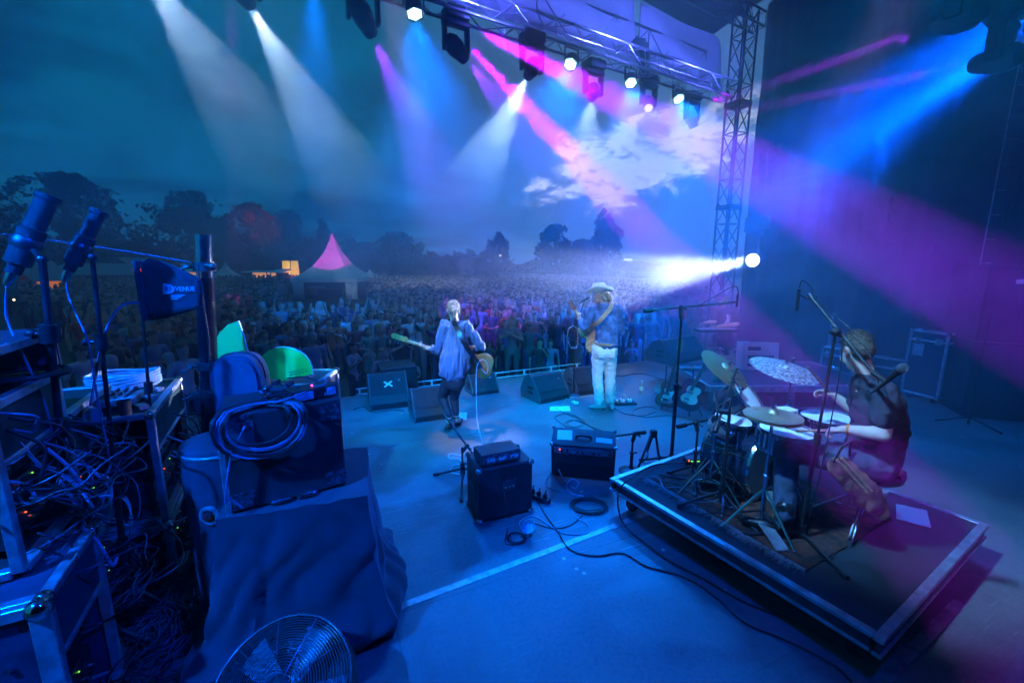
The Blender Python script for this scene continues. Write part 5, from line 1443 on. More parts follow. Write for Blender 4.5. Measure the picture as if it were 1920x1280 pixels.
# cream amp on the riser
a, b_ = P(1391, 694, KZ), P(1455, 694, KZ); o0, ang, w_ = axisbox(a, b_)
cr = thing('cream_combo_amplifier', 'cream coloured combo amp with slotted back on the side riser', 'amplifier', (a.x, a.y, KZ), ang - .12)
hh = P(1384, 640, Y=a.y + .1).z - KZ; Tm = Matrix.Rotation(R(-8), 4, 'X')
mb = MB(Tm); mb.box((w_ / 2, .14, hh / 2 + .005), (w_, .28, hh), ch=.015); mb.build('cabinet_body', CREAM, cr, smooth=.5)
for z, h_ in ((.78, .13), (.48, .12), (.2, .1)):
    mb = MB(Tm); mb.box((w_ * (.5 if z < .7 else .32), -.003, hh * z), (w_ * (.72 if z < .7 else .35), .012, hh * h_), ch=.004); mb.build('back_slot_shade', mat('cavity shade', ()), cr)  # dark plates laid on the back, slot shade done by colour
mb = MB(Tm); mb.box((w_ * .55, .06, hh + .012), (w_ * .7, .07, .012)); mb.build('control_panel', STEEL, cr)
mb = MB(Tm); mb.tube([(w_ * .35, .17, hh), (w_ * .38, .17, hh + .04), (w_ * .62, .17, hh + .04), (w_ * .65, .17, hh)], .01, n=8); mb.build('handle', BLACK, cr, smooth=True)
pedal('row of lit switches on the pedal unit at the near riser edge', 1297, 693, KZ, (.42, .14, .05), ang, led=REDLED)
pedal('white pedal box under the steel guitar', 1355, 652, KZ, (.14, .1, .08), 0, m=WHITE)
cb = thing('cardboard_box', 'small white box standing on the near corner of the side riser', 'box', P(1345, 712, KZ), .3)
mb = MB(); mb.box((0, 0, .07), (.15, .1, .14), ch=.004); mb.build('carton', WHITE, cb); mb = MB(); mb.box((0, -.0515, .1), (.06, .002, .04)); mb.build('sticker', ALUD, cb)


# guitars ---------------------------------------------------------------
def outline(kind):
    if kind == 'single': c_ = [(0, -.2), (.1, -.195), (.16, -.14), (.165, -.06), (.12, .01), (.105, .05), (.13, .1), (.145, .16), (.13, .18), (.08, .14), (.03, .12), (-.03, .12), (-.07, .16), (-.1, .19), (-.135, .18), (-.14, .12), (-.11, .04), (-.125, 0), (-.165, -.06), (-.16, -.14), (-.1, -.195)]
    else: c_ = [(0, -.21), (.1, -.2), (.165, -.14), (.165, -.06), (.115, .01), (.11, .05), (.14, .11), (.12, .2), (.06, .225), (-.06, .225), (-.12, .2), (-.14, .11), (-.11, .05), (-.115, .01), (-.165, -.06), (-.165, -.14), (-.1, -.2)]
    q = bez([(x, 0, y) for x, y in c_ + [c_[0]]], 4)[:-1]; return [(p.x, p.z) for p in q]


def guitar(label, M, body_m, guard_m, neck_L=.62, k=1.0, kind='single', head_m=None, bass=False, cat='guitar', name='electric_guitar', thick=.042):
    """local z runs up the neck, local -y is the front of the body"""
    th = thing(name, label, cat); th.matrix_world = M
    mb = MB(); mb.prism([(x * k, y * k) for x, y in outline(kind)], thick); mb.build('guitar_body', body_m, th, bevel=.008, smooth=.8)
    nb_ = .1 * k; mb = MB(); mb.box((0, -.008, nb_ + neck_L / 2), (.045, .028, neck_L), ch=.008); mb.build('neck', WOOD, th)
    mb = MB(); mb.box((0, -.025, nb_ + neck_L / 2 - .03), (.047, .006, neck_L + .06)); mb.build('fretboard', mat('fretboard', (.08, .035, .02), .5), th)
    hz_ = nb_ + neck_L; L_ = .2 if bass else .17
    if kind == 'single': hp_ = [(-.024, 0), (.024, 0), (.03, .03), (.03, L_ * .9), (.018, L_ + .02), (-.02, L_ + .035), (-.05, L_ + .01), (-.056, L_ * .7), (-.05, L_ * .35), (-.062, .02), (-.045, 0)]
    else: hp_ = [(-.024, 0), (.024, 0), (.04, .04), (.045, L_), (.01, L_ - .015), (-.01, L_ - .015), (-.045, L_), (-.04, .04)]
    mb = MB(Matrix.Translation((0, -.014, hz_))); mb.prism(hp_, .018); hd_ = mb.build('headstock', head_m or WOOD, th, bevel=.003)
    for i in range(4 if bass else 6):
        zz_ = hz_ + .035 + i * (L_ - .03) / (4 if bass else 6); x = .034 if kind == 'single' else (.045 if i % 2 else -.045); sx_ = 1 if x > 0 else -1
        mb = MB(); mb.cyl((x * .6, -.016, zz_), (x * .6, -.03, zz_), .006, n=8); mb.cyl((x * .6, 0.004, zz_), (x * .6, .014, zz_), .013 if bass else .008, n=8)
        mb.cyl((x * .6, .009, zz_), (x + sx_ * .022, .009, zz_), .003, n=6); mb.ell((x + sx_ * .032, .009, zz_), (.013, .004, .012) if bass else (.009, .005, .007), n=8, m=6); mb.build('tuner', CHROME, th)
    if guard_m: mb = MB(Matrix.Translation((0, -.004, 0))); mb.prism([(x * k * .6 + .025 * k, y * k * .6 - .01) for x, y in outline(kind)], .003); mb.build('pickguard', guard_m, th)
    for z in (-.08, .02): mb = MB(); mb.box((0, -.009, z * k), (.08, .014, .032), ch=.004); mb.build('pickup', CHROME if kind != 'single' else BLACK, th)
    mb = MB(); mb.box((0, -.008, -.13 * k), (.075, .014, .03), ch=.003); mb.build('bridge', CHROME, th)
    mb = MB()
    for i in range(4 if bass else 6): x = -.016 + i * .032 / (3 if bass else 5); mb.cyl((x * 1.6, -.018, -.13 * k), (x, -.03, hz_ + .05), .0009 if not bass else .0014, n=4, caps=False)
    mb.build('strings', CHROME, th)
    return th


def lean(base, top, face):
    """matrix with z from base to top and -y towards face"""
    z = (V(top) - V(base)).normalized(); y = -(V(face) - V(base)); y = (y - z * y.dot(z)).normalized(); x = y.cross(z); M = Matrix((x, y, z)).transposed().to_4x4(); M.translation = V(base); return M


CAMP = V((0, 0, H))
g1 = P(1249, 765); gb = P(1250, 747, Y=g1.y + .0); gt = P(1275, 655, Y=g1.y + .22)
guitar('brown bodied electric guitar on a stand left of the black one, thin neck up right', lean(gb + V((0, 0, .06)), gt, CAMP + V((-3, 0, 0))), REDWOOD, WHITE, .60, .95)
g2 = P(1300, 778); gb2 = P(1292, 745, Y=g2.y + .02); gt2 = P(1325, 680, Y=g2.y + .3)
guitar('black hollow guitar with a pale pickguard and white binding on its stand', lean(gb2 + V((0, 0, .05)), gt2, CAMP + V((-2, 0, 0))), mat('black lacquer', (.012, .012, .014), .15, var=.1, coat=1), CREAM, .56, 1.15, 'double', thick=.055)
for k, gp in enumerate((g1, g2)):
    th = thing('tripod_guitar_stand', ['tubular stand under the brown electric guitar', 'tubular stand under the black hollow guitar'][k], 'guitar stand', gp + V((0, .1, 0)))
    for a_ in (-.5, .5, 2.6): mb = MB(); mb.tube([(0, 0, .32), (cos(a_ - pi / 2) * .1, sin(a_ - pi / 2) * .1, .16), (cos(a_ - pi / 2) * .2, sin(a_ - pi / 2) * .2, .01)], .01, n=8); mb.build('leg', BLACK, th, smooth=True)
    mb = MB(); mb.cyl((0, 0, .3), (.04, .1, .62), .01, n=8); mb.build('upright', BLACK, th)
    for s_ in (-1, 1): mb = MB(); mb.tube([(0, 0, .2), (s_ * .09, -.05, .17), (s_ * .09, -.13, .17), (s_ * .09, -.14, .21)], .008, n=6); mb.build('cradle_arm', RUBBER, th, smooth=True)

# big boom stand in the middle (over the side of the kit)
b0 = P(1257, 882); zt = P(1276, 588, Y=b0.y).z
mic_stand('tall boom microphone stand between singer and drum kit, long level boom', b0, zt, P(1207, 583, Y=b0.y), P(1382, 566, Y=b0.y + .05), 'tripod', rot=.3, r=.014, micdir=V((0, 0, -1)), mict='pencil')
cable('black cable arching over the long level boom', [P(1310, 573, Y=b0.y), P(1340, 556, Y=b0.y), P(1368, 540, Y=b0.y + .02), P(1381, 538, Y=b0.y + .05), P(1385, 552, Y=b0.y + .05)], .005, wob=0)
# singer's mic
b0 = P(1075, 740); zt = P(1077, 640, Y=b0.y).z
ms = mic_stand('straight vocal microphone stand in front of the singer with a ring holder', b0, zt, P(1075, 622, Y=b0.y), P(1097, 562, Y=b0.y + .05), 'round', micdir=P(1104, 556, Y=b0.y) - P(1094, 562, Y=b0.y), r=.01)
hr = thing('harmonica_holder', 'pale looped metal holder hanging on the vocal stand left of the singer', 'holder', P(1073, 630, Y=b0.y))
q = [(1075, 610), (1066, 616), (1063, 633), (1068, 647), (1072, 653), (1080, 653), (1083, 645), (1084, 632), (1082, 616), (1075, 610)]
mb = MB(); mb.tube([P(x, y, Y=b0.y - .03) - hr.location for x, y in q], .008, n=6); mb.build('bent_frame', ALU, hr, smooth=True)
for px, py in ((1063, 633), (1084, 634)): mb = MB(); c_ = P(px, py, Y=b0.y - .03) - hr.location; mb.cyl(c_ - V((.02, 0, 0)), c_ + V((.02, 0, 0)), .012, n=8); mb.build('thumb_screw', CHROME, hr)
mb = MB(); mb.box(P(1076, 652, Y=b0.y - .03) - hr.location, (.1, .02, .02), ch=.004); mb.build('clamp_bar', ALU, hr)

# cases and speakers at the right ----------------------------------------------
road_case('small road case with silver edging in front of the drape, purple lit', P(1534, 722), P(1590, 736), .55, .62, lid=.8, wheels=True)
tc_ = road_case('tall dark road case with a taped paper right of the drummer', P(1689, 742), P(1755, 759), .6, 1.02, board=CASEBLUE, lid=.86, wheels=True, handle=False)
mb = MB(); mb.box((.13, -.008, .72), (.14, .004, .19)); mb.build('taped_sheet', mat('grey print', (.35, .38, .4), .8, var=.3, vscale=40), tc_)
road_case('long low road case lying behind the drummer head', P(1592, 716), P(1700, 738), .6, .55, lid=.7, board=PLYBLACK)
a = P(1585, 716) + V((.2, .75, 0)); lidc = thing('leaning_board', 'brown board lid of a case leaning upright behind the drummer', 'board', a, R(-27))
mb = MB(); mb.box((.65, 0, .6), (1.35, .05, 1.15)); mb.build('board', mat('brown board', (.33, .24, .17), .6, var=.15), lidc)
for c_, s_ in (((.65, 0, 1.19), (1.4, .07, .03)), ((.65, 0, .02), (1.4, .07, .03)), ((-.03, 0, .6), (.03, .075, 1.2)), ((1.33, 0, .6), (.03, .075, 1.2))): mb = MB(); mb.box(c_, s_, ch=.005); mb.build('aluminium_edging', ALU, lidc)
rc = road_case('big dark case with two paper labels standing behind the tall case', P(1762, 742), P(1868, 775), .7, 1.5, lid=.0, board=PLYBLACK, latches=False, handle=False)
wq = rc.location
for x in (.2, .75): mb = MB(); mb.box((x, -.006, 1.25), (.16, .004, .1)); mb.build('paper_label', PAPER, rc)
sw = thing('speaker_stack', 'huge black speaker stack filling the right edge behind the riser', 'speaker', P(1800, 779), R(-24))
for k, (z0, h_) in enumerate(((0, 1.1), (1.11, 1.05))):
    mb = MB(); mb.box((1.3, .45, z0 + h_ / 2), (2.6, .9, h_), ch=.012); sb2 = mb.build('speaker_cabinet', MONM, sw)
    mb = MB(); mb.box((1.3, -.008, z0 + h_ / 2), (2.5, .02, h_ - .1)); mb.build('grille', GRILLE, sb2)
mb = MB(); mb.tube([V((1.15 + .13 * cos(t_ * pi / 10), -.02, 1.75 + .13 * sin(t_ * pi / 10))) for t_ in range(20)], .006, n=6, closed=True); mb.cyl((1.15, -.02, 1.66), (1.15, -.02, 1.84), .008, n=6); mb.build('emblem', GREYP, sw)
for k, x in enumerate((.35, .62)): mb = MB(); mb.box((x, -.022, 1.95 - k * .02), (.14, .004, .06), Matrix.Rotation(-.12, 3, 'Y')); mb.build('tape_mark', PAPER, sw)
mb = MB(); mb.box((1.75, -.022, 1.98), (.16, .004, .26)); mb.build('notice_sheet', PAPER, sw)
ts = thing('light_stand', 'black tripod stand on the floor before the speaker stack', 'stand', P(1802, 790) - V((.12, .2, 0)))
for a_ in (.2, 2.4, -1.0): mb = MB(); mb.tube([(0, 0, .14), (cos(a_) * .32, sin(a_) * .32, .012)], .012, n=8); mb.build('leg', BLACK, ts, smooth=True)
mb = MB(); mb.cyl((0, 0, .04), (0, 0, 1.5), .014, n=8); mb.build('pole', BLACK, ts, smooth=.7)
# ladder-like rungs on the drape
ld = thing('rope_ladder', 'thin ladder hanging down the dark drape at the right', 'ladder', P(1832, 600, Y=6.35))
for s_ in (-.12, .12): mb = MB(); mb.cyl((s_, 0, -1.4), (s_ * 1.0, 0, 4), .009, n=6); mb.build('side_rope', ALUD, ld)
for k in range(15): mb = MB(); mb.cyl((-.12, 0, -1.2 + k * .34), (.12, 0, -1.2 + k * .34), .009, n=6); mb.build('rung', ALUD, ld)


# ------------------------------------------------------------------ the four players
def rel(base):
    B = V(base)
    return lambda px, py, dy=0.0: P(px, py, Y=B.y + dy) - B


HBL = mat('ash blond hair', (.36, .25, .16), .55, var=.35, vscale=30, stretch=(3, 3, .4), bump=.8, bscale=60)
HBR = mat('curly brown hair', (.13, .085, .05), .6, var=.5, vscale=70, bump=1, bscale=120)
CHAM = mat('blue shirt cloth', (.12, .17, .29), .8, var=.12, vscale=5, bump=.3, bscale=200)
DENIM = mat('faded denim', (.11, .20, .42), .8, var=.28, vscale=9, bump=.4, bscale=260)
LEGG = mat('dark leggings', (.02, .022, .03), .75, var=.2)
WJEAN = mat('white jeans', (.72, .70, .64), .8, var=.07, vscale=6, bump=.3, bscale=200)
TAN = mat('tan leather', (.50, .30, .17), .55, var=.12, vscale=12)
DKJ = mat('dark jeans', (.05, .075, .13), .8, var=.3, vscale=8, bump=.4, bscale=240)
TEEP = mat('dark t-shirt', (.045, .035, .055), .85, var=.15, bump=.25, bscale=200)
LEATH = mat('black leather', (.018, .017, .018), .32, var=.25)


def locks(parent, strands, m, r=.006, name='hair_strand', n=5):
    mb = MB()
    for s_ in strands:
        q = bez(s_, 4); mb.tube(q, [r * (1 - .7 * i / len(q)) for i in range(len(q))], n=n)
    return mb.build(name, m, parent, smooth=True)


# ---- bassist, seen from behind -------------------------------------------------
B0 = P(848, 808); J = rel(B0)
ba = thing('person', 'bass player in loose blue shirt and dark leggings, fair ponytail, back turned', 'person', B0)
f = Fig()
hip, chest, nk = J(853, 690), J(855, 640, .03), J(853, 607, .06)
shl, shr = J(834, 609, .05), J(874, 609, .06)
hc = J(850, 581, .1)
L, Fm = head(f, hc + V((0, 0, -.01)), (-.12, .95, -.25), k=.98)
f.chain([nk, hc + V((0, -.01, -.03))], [.05, .052])
f.chain([hip, J(854, 665, .01), chest, nk - V((0, 0, .06))], [.13, .115, .125, .09], flat=.72)
f.cap(shl + V((.03, 0, -.02)), shr + V((-.03, 0, -.02)), .058, .058)
el, wl_ = J(820, 657, .06), J(798, 652, .24)
f.chain([shl, el], [.05, .038]); f.chain([el, wl_], [.038, .025])
er, wr = J(902, 650, .12), J(888, 650, .34)
f.chain([shr, er], [.05, .037]); f.chain([er, wr], [.037, .026])
hand(f, wl_, J(786, 648, .3) - wl_, V((.3, .6, .9)), .85, .92, thumb_side=-1)
hand(f, wr, V((-.7, .2, -.5)), V((-.2, -.6, -.3)), .7, .92)
hl, hr_ = J(845, 700), J(862, 700)
knl, anl = J(829, 744, .16), J(842, 782, -.02)
knr, anr = J(851, 746, .18), J(855, 779, .12)
f.chain([hl, knl, anl], [.092, .058, .038]); f.chain([hr_, knr, anr], [.092, .058, .038])
tol, tor = V((J(838, 808).x, .16, .03)), V((J(858, 802, .15).x, .34, .03))
anl = V((anl.x, anl.y, max(.13, anl.z)))
f.chain([anl, anl + V((-.005, -.015, -.055)), tol + V((0, -.05, .0)), tol + V((-.01, .06, -.01))], [.036, .034, .034, .026]); f.chain([anr, anr + V((0, -.02, -.06)), tor + V((0, -.04, .0)), tor + V((.0, .05, -.01))], [.036, .034, .034, .026])
body = f.make('body', SKIN, ba, voxel=.008, smooth=3)
f = Fig()
f.chain([hip, J(854, 715)], [.14, .13], flat=.75)
f.chain([hl, knl, anl + V((0, 0, .03))], [.1, .064, .043]); f.chain([hr_, knr, anr + V((0, 0, .03))], [.1, .064, .043])
f.make('leggings', LEGG, ba, voxel=.01, smooth=3, fold=.004)
# flared shirt: torso as an open lathe-like sheet with folds, sleeves fused on
f = Fig()
f.chain([nk - V((0, .02, .045)), chest, J(854, 668, .0)], [.1, .158, .178], flat=.74)
f.chain([J(854, 664, .0), J(850, 690, -.02)], [.178, .19], flat=.7)
f.cap(J(836, 692, -.04), J(826, 702, -.04), .06, .035); f.cap(J(868, 684, -.02), J(876, 688, .0), .075, .04)
f.cap(shl + V((.03, 0, -.02)), shr + V((-.03, 0, -.02)), .07, .07)
f.chain([shl, J(824, 642, .05), J(820, 655, .06)], [.066, .062, .058]); f.chain([J(820, 655, .06), J(811, 655, .13)], [.056, .048])
f.chain([shr, J(893, 637, .1), er], [.066, .058, .055]); f.chain([er, J(896, 651, .2)], [.055, .047])
f.cap(nk + V((-.02, -.015, -.015)), nk + V((.02, -.015, -.015)), .06, .06)
f.make('shirt', CHAM, ba, voxel=.009, smooth=3, fold=.024, fscale=11, fstretch=(1.3, 1.3, .25))
# hair
f = Fig(); Hh = lambda x, y, z: hc + Fm @ V((x, y, z))
f.ell(Hh(0, -.02, .04), (.083, .1, .09), Fm); f.ell(Hh(0, -.055, -.005), (.07, .06, .07), Fm); f.ell(Hh(0, -.115, .005), (.033, .035, .036), Fm)
f.chain([Hh(0, -.13, .0), Hh(.01, -.15, -.05), Hh(.012, -.14, -.11), Hh(.0, -.12, -.15)], [.03, .036, .03, .012])
hb = f.make('hair', HBL, ba, voxel=.007, smooth=2, fold=.004, fscale=30, fstretch=(1, 1, .3))
rr = random.Random(5); locks(hb, [[Hh(x, -.1 + abs(x) * .3, .05), Hh(x * 1.5 + .01, -.14, .0), Hh(x * 1.5 + rr.uniform(-.03, .04), -.15, -.08 - rr.random() * .06)] for x in [rr.uniform(-.05, .05) for _ in range(18)]] + [[Hh(.07, 0, -.03), Hh(.1, -.02, -.05), Hh(.12, -.01, -.045)]], HBL, .0035)
mb = MB(); mb.tube([Hh(.028 * cos(a_), -.118, .005 + .028 * sin(a_)) for a_ in [k * pi / 6 for k in range(12)]], .007, n=6, closed=True); mb.build('hair_band', RUBBER, hb)
# sandals
for sd_, an_, tt_ in ((0, anl, tol), (1, anr, tor)):
    sdl = MB(); sdl.box((tt_.x, tt_.y - .03, .011), (.085, .24, .018), ch=.006); so = sdl.build('sandal', LEATH, ba)
    mb = MB(); c_ = an_ + V((0, 0, -.03))
    mb.tube([c_ + V((.042 * cos(a_), .045 * sin(a_), .01)) for a_ in [k * pi / 6 for k in range(12)]], .0055, n=5, closed=True)
    mb.tube([c_ + V((-.04, 0, 0)), c_ + V((.0, .05, -.04)), tt_ + V((.04, 0, .02))], .005, n=5); mb.tube([c_ + V((.04, 0, 0)), c_ + V((0, .05, -.04)), tt_ + V((-.04, 0, .02))], .005, n=5)
    mb.build('sandal_strap', LEATH, so)
mb = MB(); mb.tube([wl_ + (el - wl_).normalized() * .02 + frame(el - wl_) @ V((.031 * cos(a_), .031 * sin(a_), 0)) for a_ in [k * pi / 6 for k in range(12)]], .007, n=6, closed=True); mb.build('wristband', mat('orange band', (.85, .2, .05), .6, emit=None), ba)
# bass guitar in front of her
BM = mat('sunburst lacquer', (.6, .2, .06), .2, var=.3, vscale=3, coat=1)
gbot = B0 + J(894, 680, .24); gtop = B0 + J(735, 631, .36)
zdir = (gtop - gbot).normalized(); Mg = lean(gbot, gtop, gbot + V((.1, 3, .9)))
sk_ = (gtop - gbot).length - .2 - .13
bs = guitar('electric bass with amber headstock worn by the player in the blue shirt', Mg, BM, BLACK, sk_, 1.12, 'single', GOLDWOOD, bass=True, cat='bass guitar', name='bass_guitar')
# strap over her right shoulder
def band(parent, name, pts, w, m, nrm, th_=.004):
    q = bez(pts, 8); vs = []; n_ = len(q)
    for i, p in enumerate(q):
        d = (q[min(i + 1, n_ - 1)] - q[max(i - 1, 0)]).normalized(); nn = nrm(p) if callable(nrm) else V(nrm); s_ = d.cross(nn).normalized() * w / 2
        nn = nn.normalized() * th_
        vs += [p - s_, p + s_, p + s_ + nn, p - s_ + nn]
    fs = [(0, 1, 2, 3), (4 * n_ - 4, 4 * n_ - 1, 4 * n_ - 2, 4 * n_ - 3)]
    for i in range(n_ - 1):
        for k in range(4): fs.append((4 * i + k, 4 * i + 4 + k, 4 * i + 4 + (k + 1) % 4, 4 * i + (k + 1) % 4))
    mb = MB(); mb.add(vs, fs); return mb.build(name, m, parent, smooth=.6)
Mi = bs.matrix_world.inverted() if 0 else Mg.inverted()
W_ = lambda px, py, dy: Mi @ (B0 + J(px, py, dy))
band(bs, 'strap', [W_(838, 612, .2), W_(845, 601, .08), W_(852, 606, -.06), W_(862, 627, -.17), W_(876, 652, -.2), W_(893, 676, -.1), W_(901, 690, .1)], .06, LEATH, Mi.to_3x3() @ V((0, -1, .15)))
cable('pale instrument lead hanging from the bass guitar to the amplifier head', [B0 + J(896, 682, .1), B0 + J(912, 700, .05), B0 + J(914, 682, 0), B0 + J(903, 674, -.05), B0 + J(894, 690, -.08), P(893, 740, Y=B0.y - .2), P(895, 790, Y=B0.y - .5), P(905, 833, Y=4.0), P(906, 842, Y=3.75)], .005, CABLEW, wob=.0)

# ---- singer ---------------------------------------------------------------------
S0 = P(1130, 766); J = rel(S0)
si = thing('person', 'singer in cowboy hat, denim jacket and white jeans, tan strap across the back', 'person', S0)
f = Fig(); hip, chest, nk = J(1134, 655), J(1137, 605, .0), J(1134, 574, .02)
hc = J(1127, 557, .06)
L, Fm = head(f, hc, (-.86, .35, -.42), k=1.02); face_bits(si, L, Fm, 1.02)
f.chain([nk, hc + V((.02, 0, -.04))], [.06, .056])
f.chain([hip, J(1135, 630), chest, nk - V((0, 0, .08))], [.14, .13, .15, .1], flat=.72)
shl, shr = J(1112, 583, .1), J(1158, 581, -.04)
f.cap(shl, shr, .065, .065)
el, wl_ = J(1095, 612, .12), J(1087, 600, .4); er, wr = J(1163, 622, .06), J(1140, 628, .32)
f.chain([shl, el, wl_], [.055, .045, .028]); f.chain([shr, er, wr], [.057, .045, .028])
hand(f, wl_, V((-.1, .5, .75)), V((.6, .5, 0)), .7, 1.0); hand(f, wr, V((-.8, .3, -.3)), V((-.2, -.3, -.8)), .6, 1.0)
hl, hr_ = J(1123, 655), J(1145, 655); knl, anl = J(1120, 703, .06), J(1124, 748, .02); knr, anr = J(1144, 703, .06), J(1144, 745, .1)
f.chain([hl, knl, anl], [.1, .065, .045]); f.chain([hr_, knr, anr], [.1, .065, .045])
f.make('body', SKIN, si, voxel=.0085, smooth=3)
f = Fig(); f.chain([hip + V((0, 0, .1)), hip, hip - V((0, 0, .06))], [.145, .155, .15], flat=.78); f.cap(hip + V((-.07, -.04, -.04)), hip + V((.07, -.04, -.04)), .1, .1)
f.chain([hl, knl, J(1124, 752, .02)], [.108, .083, .078]); f.chain([hr_, knr, J(1144, 749, .1)], [.108, .083, .078])
jn = f.make('jeans', WJEAN, si, voxel=.0095, smooth=3, fold=.011, fscale=10, fstretch=(1, 1, 1.1))
for s_ in (-1, 1):
    mb = MB(); c_ = hip + V((s_ * .075, -.128, -.05)); mb.box(c_, (.09, .012, .10), Matrix.Rotation(s_ * -.25, 3, 'Z'), ch=.004); mb.build('back_pocket', WJEAN, jn)
mb = MB(); mb.lathe([(.153, 0), (.158, .002), (.158, .036), (.153, .038)], hip + V((0, 0, .075)), n=28, M=None); bt = mb.build('belt', TAN, si, smooth=.7)
f = Fig(); f.chain([nk - V((0, .0, .06)), chest, J(1138, 628), J(1138, 643)], [.12, .178, .175, .172], flat=.76); f.cap(shl, shr, .078, .078)
f.chain([shl, el], [.078, .064]); f.chain([el, wl_ - (wl_ - el).normalized() * .03], [.064, .042]); f.chain([shr, er], [.08, .066]); f.chain([er, wr - (wr - er).normalized() * .03], [.066, .045])
f.cap(nk + V((-.03, -.02, -.01)), nk + V((.03, -.02, -.01)), .07, .07)
jk = f.make('denim_jacket', DENIM, si, voxel=.009, smooth=3, fold=.01, fscale=10, fstretch=(1, 1, .6))
# collar, back seams, hem band
SEAM = mat('denim stitching', (.32, .42, .6), .8, var=.2)
tube_on = lambda pts, r: [V(p) for p in pts]
mb = MB(); mb.tube([nk + V((.085 * cos(a_), .085 * sin(a_) * .8, .02 + .008 * sin(a_ * 2))) for a_ in [pi * .9 + k * pi * 1.2 / 10 for k in range(11)]], .02, n=8); mb.build('collar', DENIM, jk, smooth=True)
mb = MB(); hemc = J(1138, 645); mb.tube([hemc + V((.165 * cos(k * pi / 12), .128 * sin(k * pi / 12), 0)) for k in range(24)], .018, n=8, closed=True); mb.build('hem_band', DENIM, jk, smooth=True)
gs0, gs1 = S0 + J(1100, 645, .42), S0 + J(1086, 598, .46)
# acoustic guitar in front
Mg = lean(S0 + J(1112, 634, .34), S0 + J(1084, 590, .5), S0 + V((-1.0, 4, 1.2)))
ag = guitar('light topped acoustic guitar mostly hidden by the singer', Mg, WOOD, BLACK, .42, 1.15, 'double', REDWOOD, name='acoustic_guitar', thick=.09)
Mi = Mg.inverted(); W_ = lambda px, py, dy: Mi @ (S0 + J(px, py, dy))
band(ag, 'strap', [W_(1142, 569, .2), W_(1147, 566, .02), W_(1144, 578, -.13), W_(1132, 593, -.185), W_(1119, 606, -.16), W_(1109, 612, -.02), W_(1104, 622, .1)], .062, TAN, Mi.to_3x3() @ V((0, -1, .2)))
# hat
Fh = face_frame((-.86, .35, -.12)); F4 = Matrix.Translation(hc + Fm @ V((0, -.01, .085))) @ Fh.to_4x4(); FELT = mat('cream felt', (.74, .68, .58), .85, var=.06, bump=.2, bscale=300)
ht = None; mb = MB(F4); N_ = 36; vs = []; fs = []
rings = [(.10, .0), (.118, .006), (.145, .012), (.172, .02), (.178, .024), (.172, .012), (.145, .003), (.118, -.004), (.1, -.008)]
for r_, z_ in rings:
    for i in range(N_):
        a_ = 2 * pi * i / N_; up = .075 * abs(cos(a_)) ** 2.2 * max(0, (r_ - .1) / .078); vs.append((cos(a_) * r_ * .92, sin(a_) * r_ * 1.22, z_ + up - .02 * abs(sin(a_)) * (r_ > .12)))
for j in range(len(rings) - 1):
    for i in range(N_): fs.append((j * N_ + i, j * N_ + (i + 1) % N_, (j + 1) * N_ + (i + 1) % N_, (j + 1) * N_ + i))
mb.add(vs, fs); hat = mb.build('cowboy_hat', FELT, si, smooth=True)
mb = MB(F4); vs = []; fs = []; rings = [(.098, -.01), (.096, .03), (.092, .07), (.086, .105), (.07, .125), (.04, .122), (.0, .112)]
for r_, z_ in rings:
    for i in range(N_):
        a_ = 2 * pi * i / N_; dn = -.022 * math.exp(-(cos(a_) * r_ / .025) ** 2) if z_ > .1 else 0; pin = 1 - .18 * max(0, sin(a_)) * (z_ > .06); vs.append((cos(a_) * r_ * .9 * pin, sin(a_) * r_ * 1.15, z_ + dn))
for j in range(len(rings) - 1):
    for i in range(N_): fs.append((j * N_ + i, j * N_ + (i + 1) % N_, (j + 1) * N_ + (i + 1) % N_, (j + 1) * N_ + i))
mb.add(vs, fs); mb.build('crown', FELT, hat, smooth=True)
mb = MB(F4); mb.tube([(cos(a_) * .0895, sin(a_) * .1135, .012) for a_ in [2 * pi * i / 28 for i in range(28)]], .0075, n=6, closed=True); mb.build('hat_band', TAN, hat, smooth=True)
f = Fig(); Hh = lambda x, y, z: hc + Fm @ V((x, y, z)); f.ell(Hh(0, -.03, .03), (.083, .09, .07), Fm); f.chain([Hh(0, -.08, .0), Hh(0, -.1, -.06), Hh(0, -.09, -.1)], [.06, .05, .03])
for s_ in (-1, 1): f.chain([Hh(s_ * .065, -.03, .01), Hh(s_ * .07, -.05, -.06)], [.03, .025])
hb = f.make('hair', HBL, si, voxel=.008, smooth=1, fold=.006, fscale=26, fstretch=(1, 1, .4))
f = Fig(); f.chain([Hh(-.055, .03, -.06), Hh(0, .075, -.09), Hh(.055, .03, -.06)], [.024, .028, .024]); f.make('beard', HBL, si, voxel=.008, smooth=1, fold=.005, fscale=30)
for an_, px, py, dy, tx, ty in ((anl, 1131, 768, -.02, 1106, 766), (anr, 1146, 764, .08, 1143, 770)):
    f = Fig(); he = V((J(px, py, dy).x, J(px, py, dy).y, .045)); to = V((J(tx, ty, dy).x, J(tx, ty, dy).y - (.0 if tx < 1120 else .18), .035))
    f.chain([an_ + V((0, 0, .06)), an_, he + V((0, 0, .02))], [.062, .056, .05]); f.chain([he, he.lerp(to, .6), to], [.045, .045, .024])
    bo = f.make('boot', mat('grey suede boot', (.30, .30, .28), .7, var=.15), si, voxel=.008, smooth=2)
    mb = MB(); mb.cyl((he.x, he.y, 0), (he.x, he.y, .03), .034, .037, n=14); mb.build('heel', LEATH, bo)

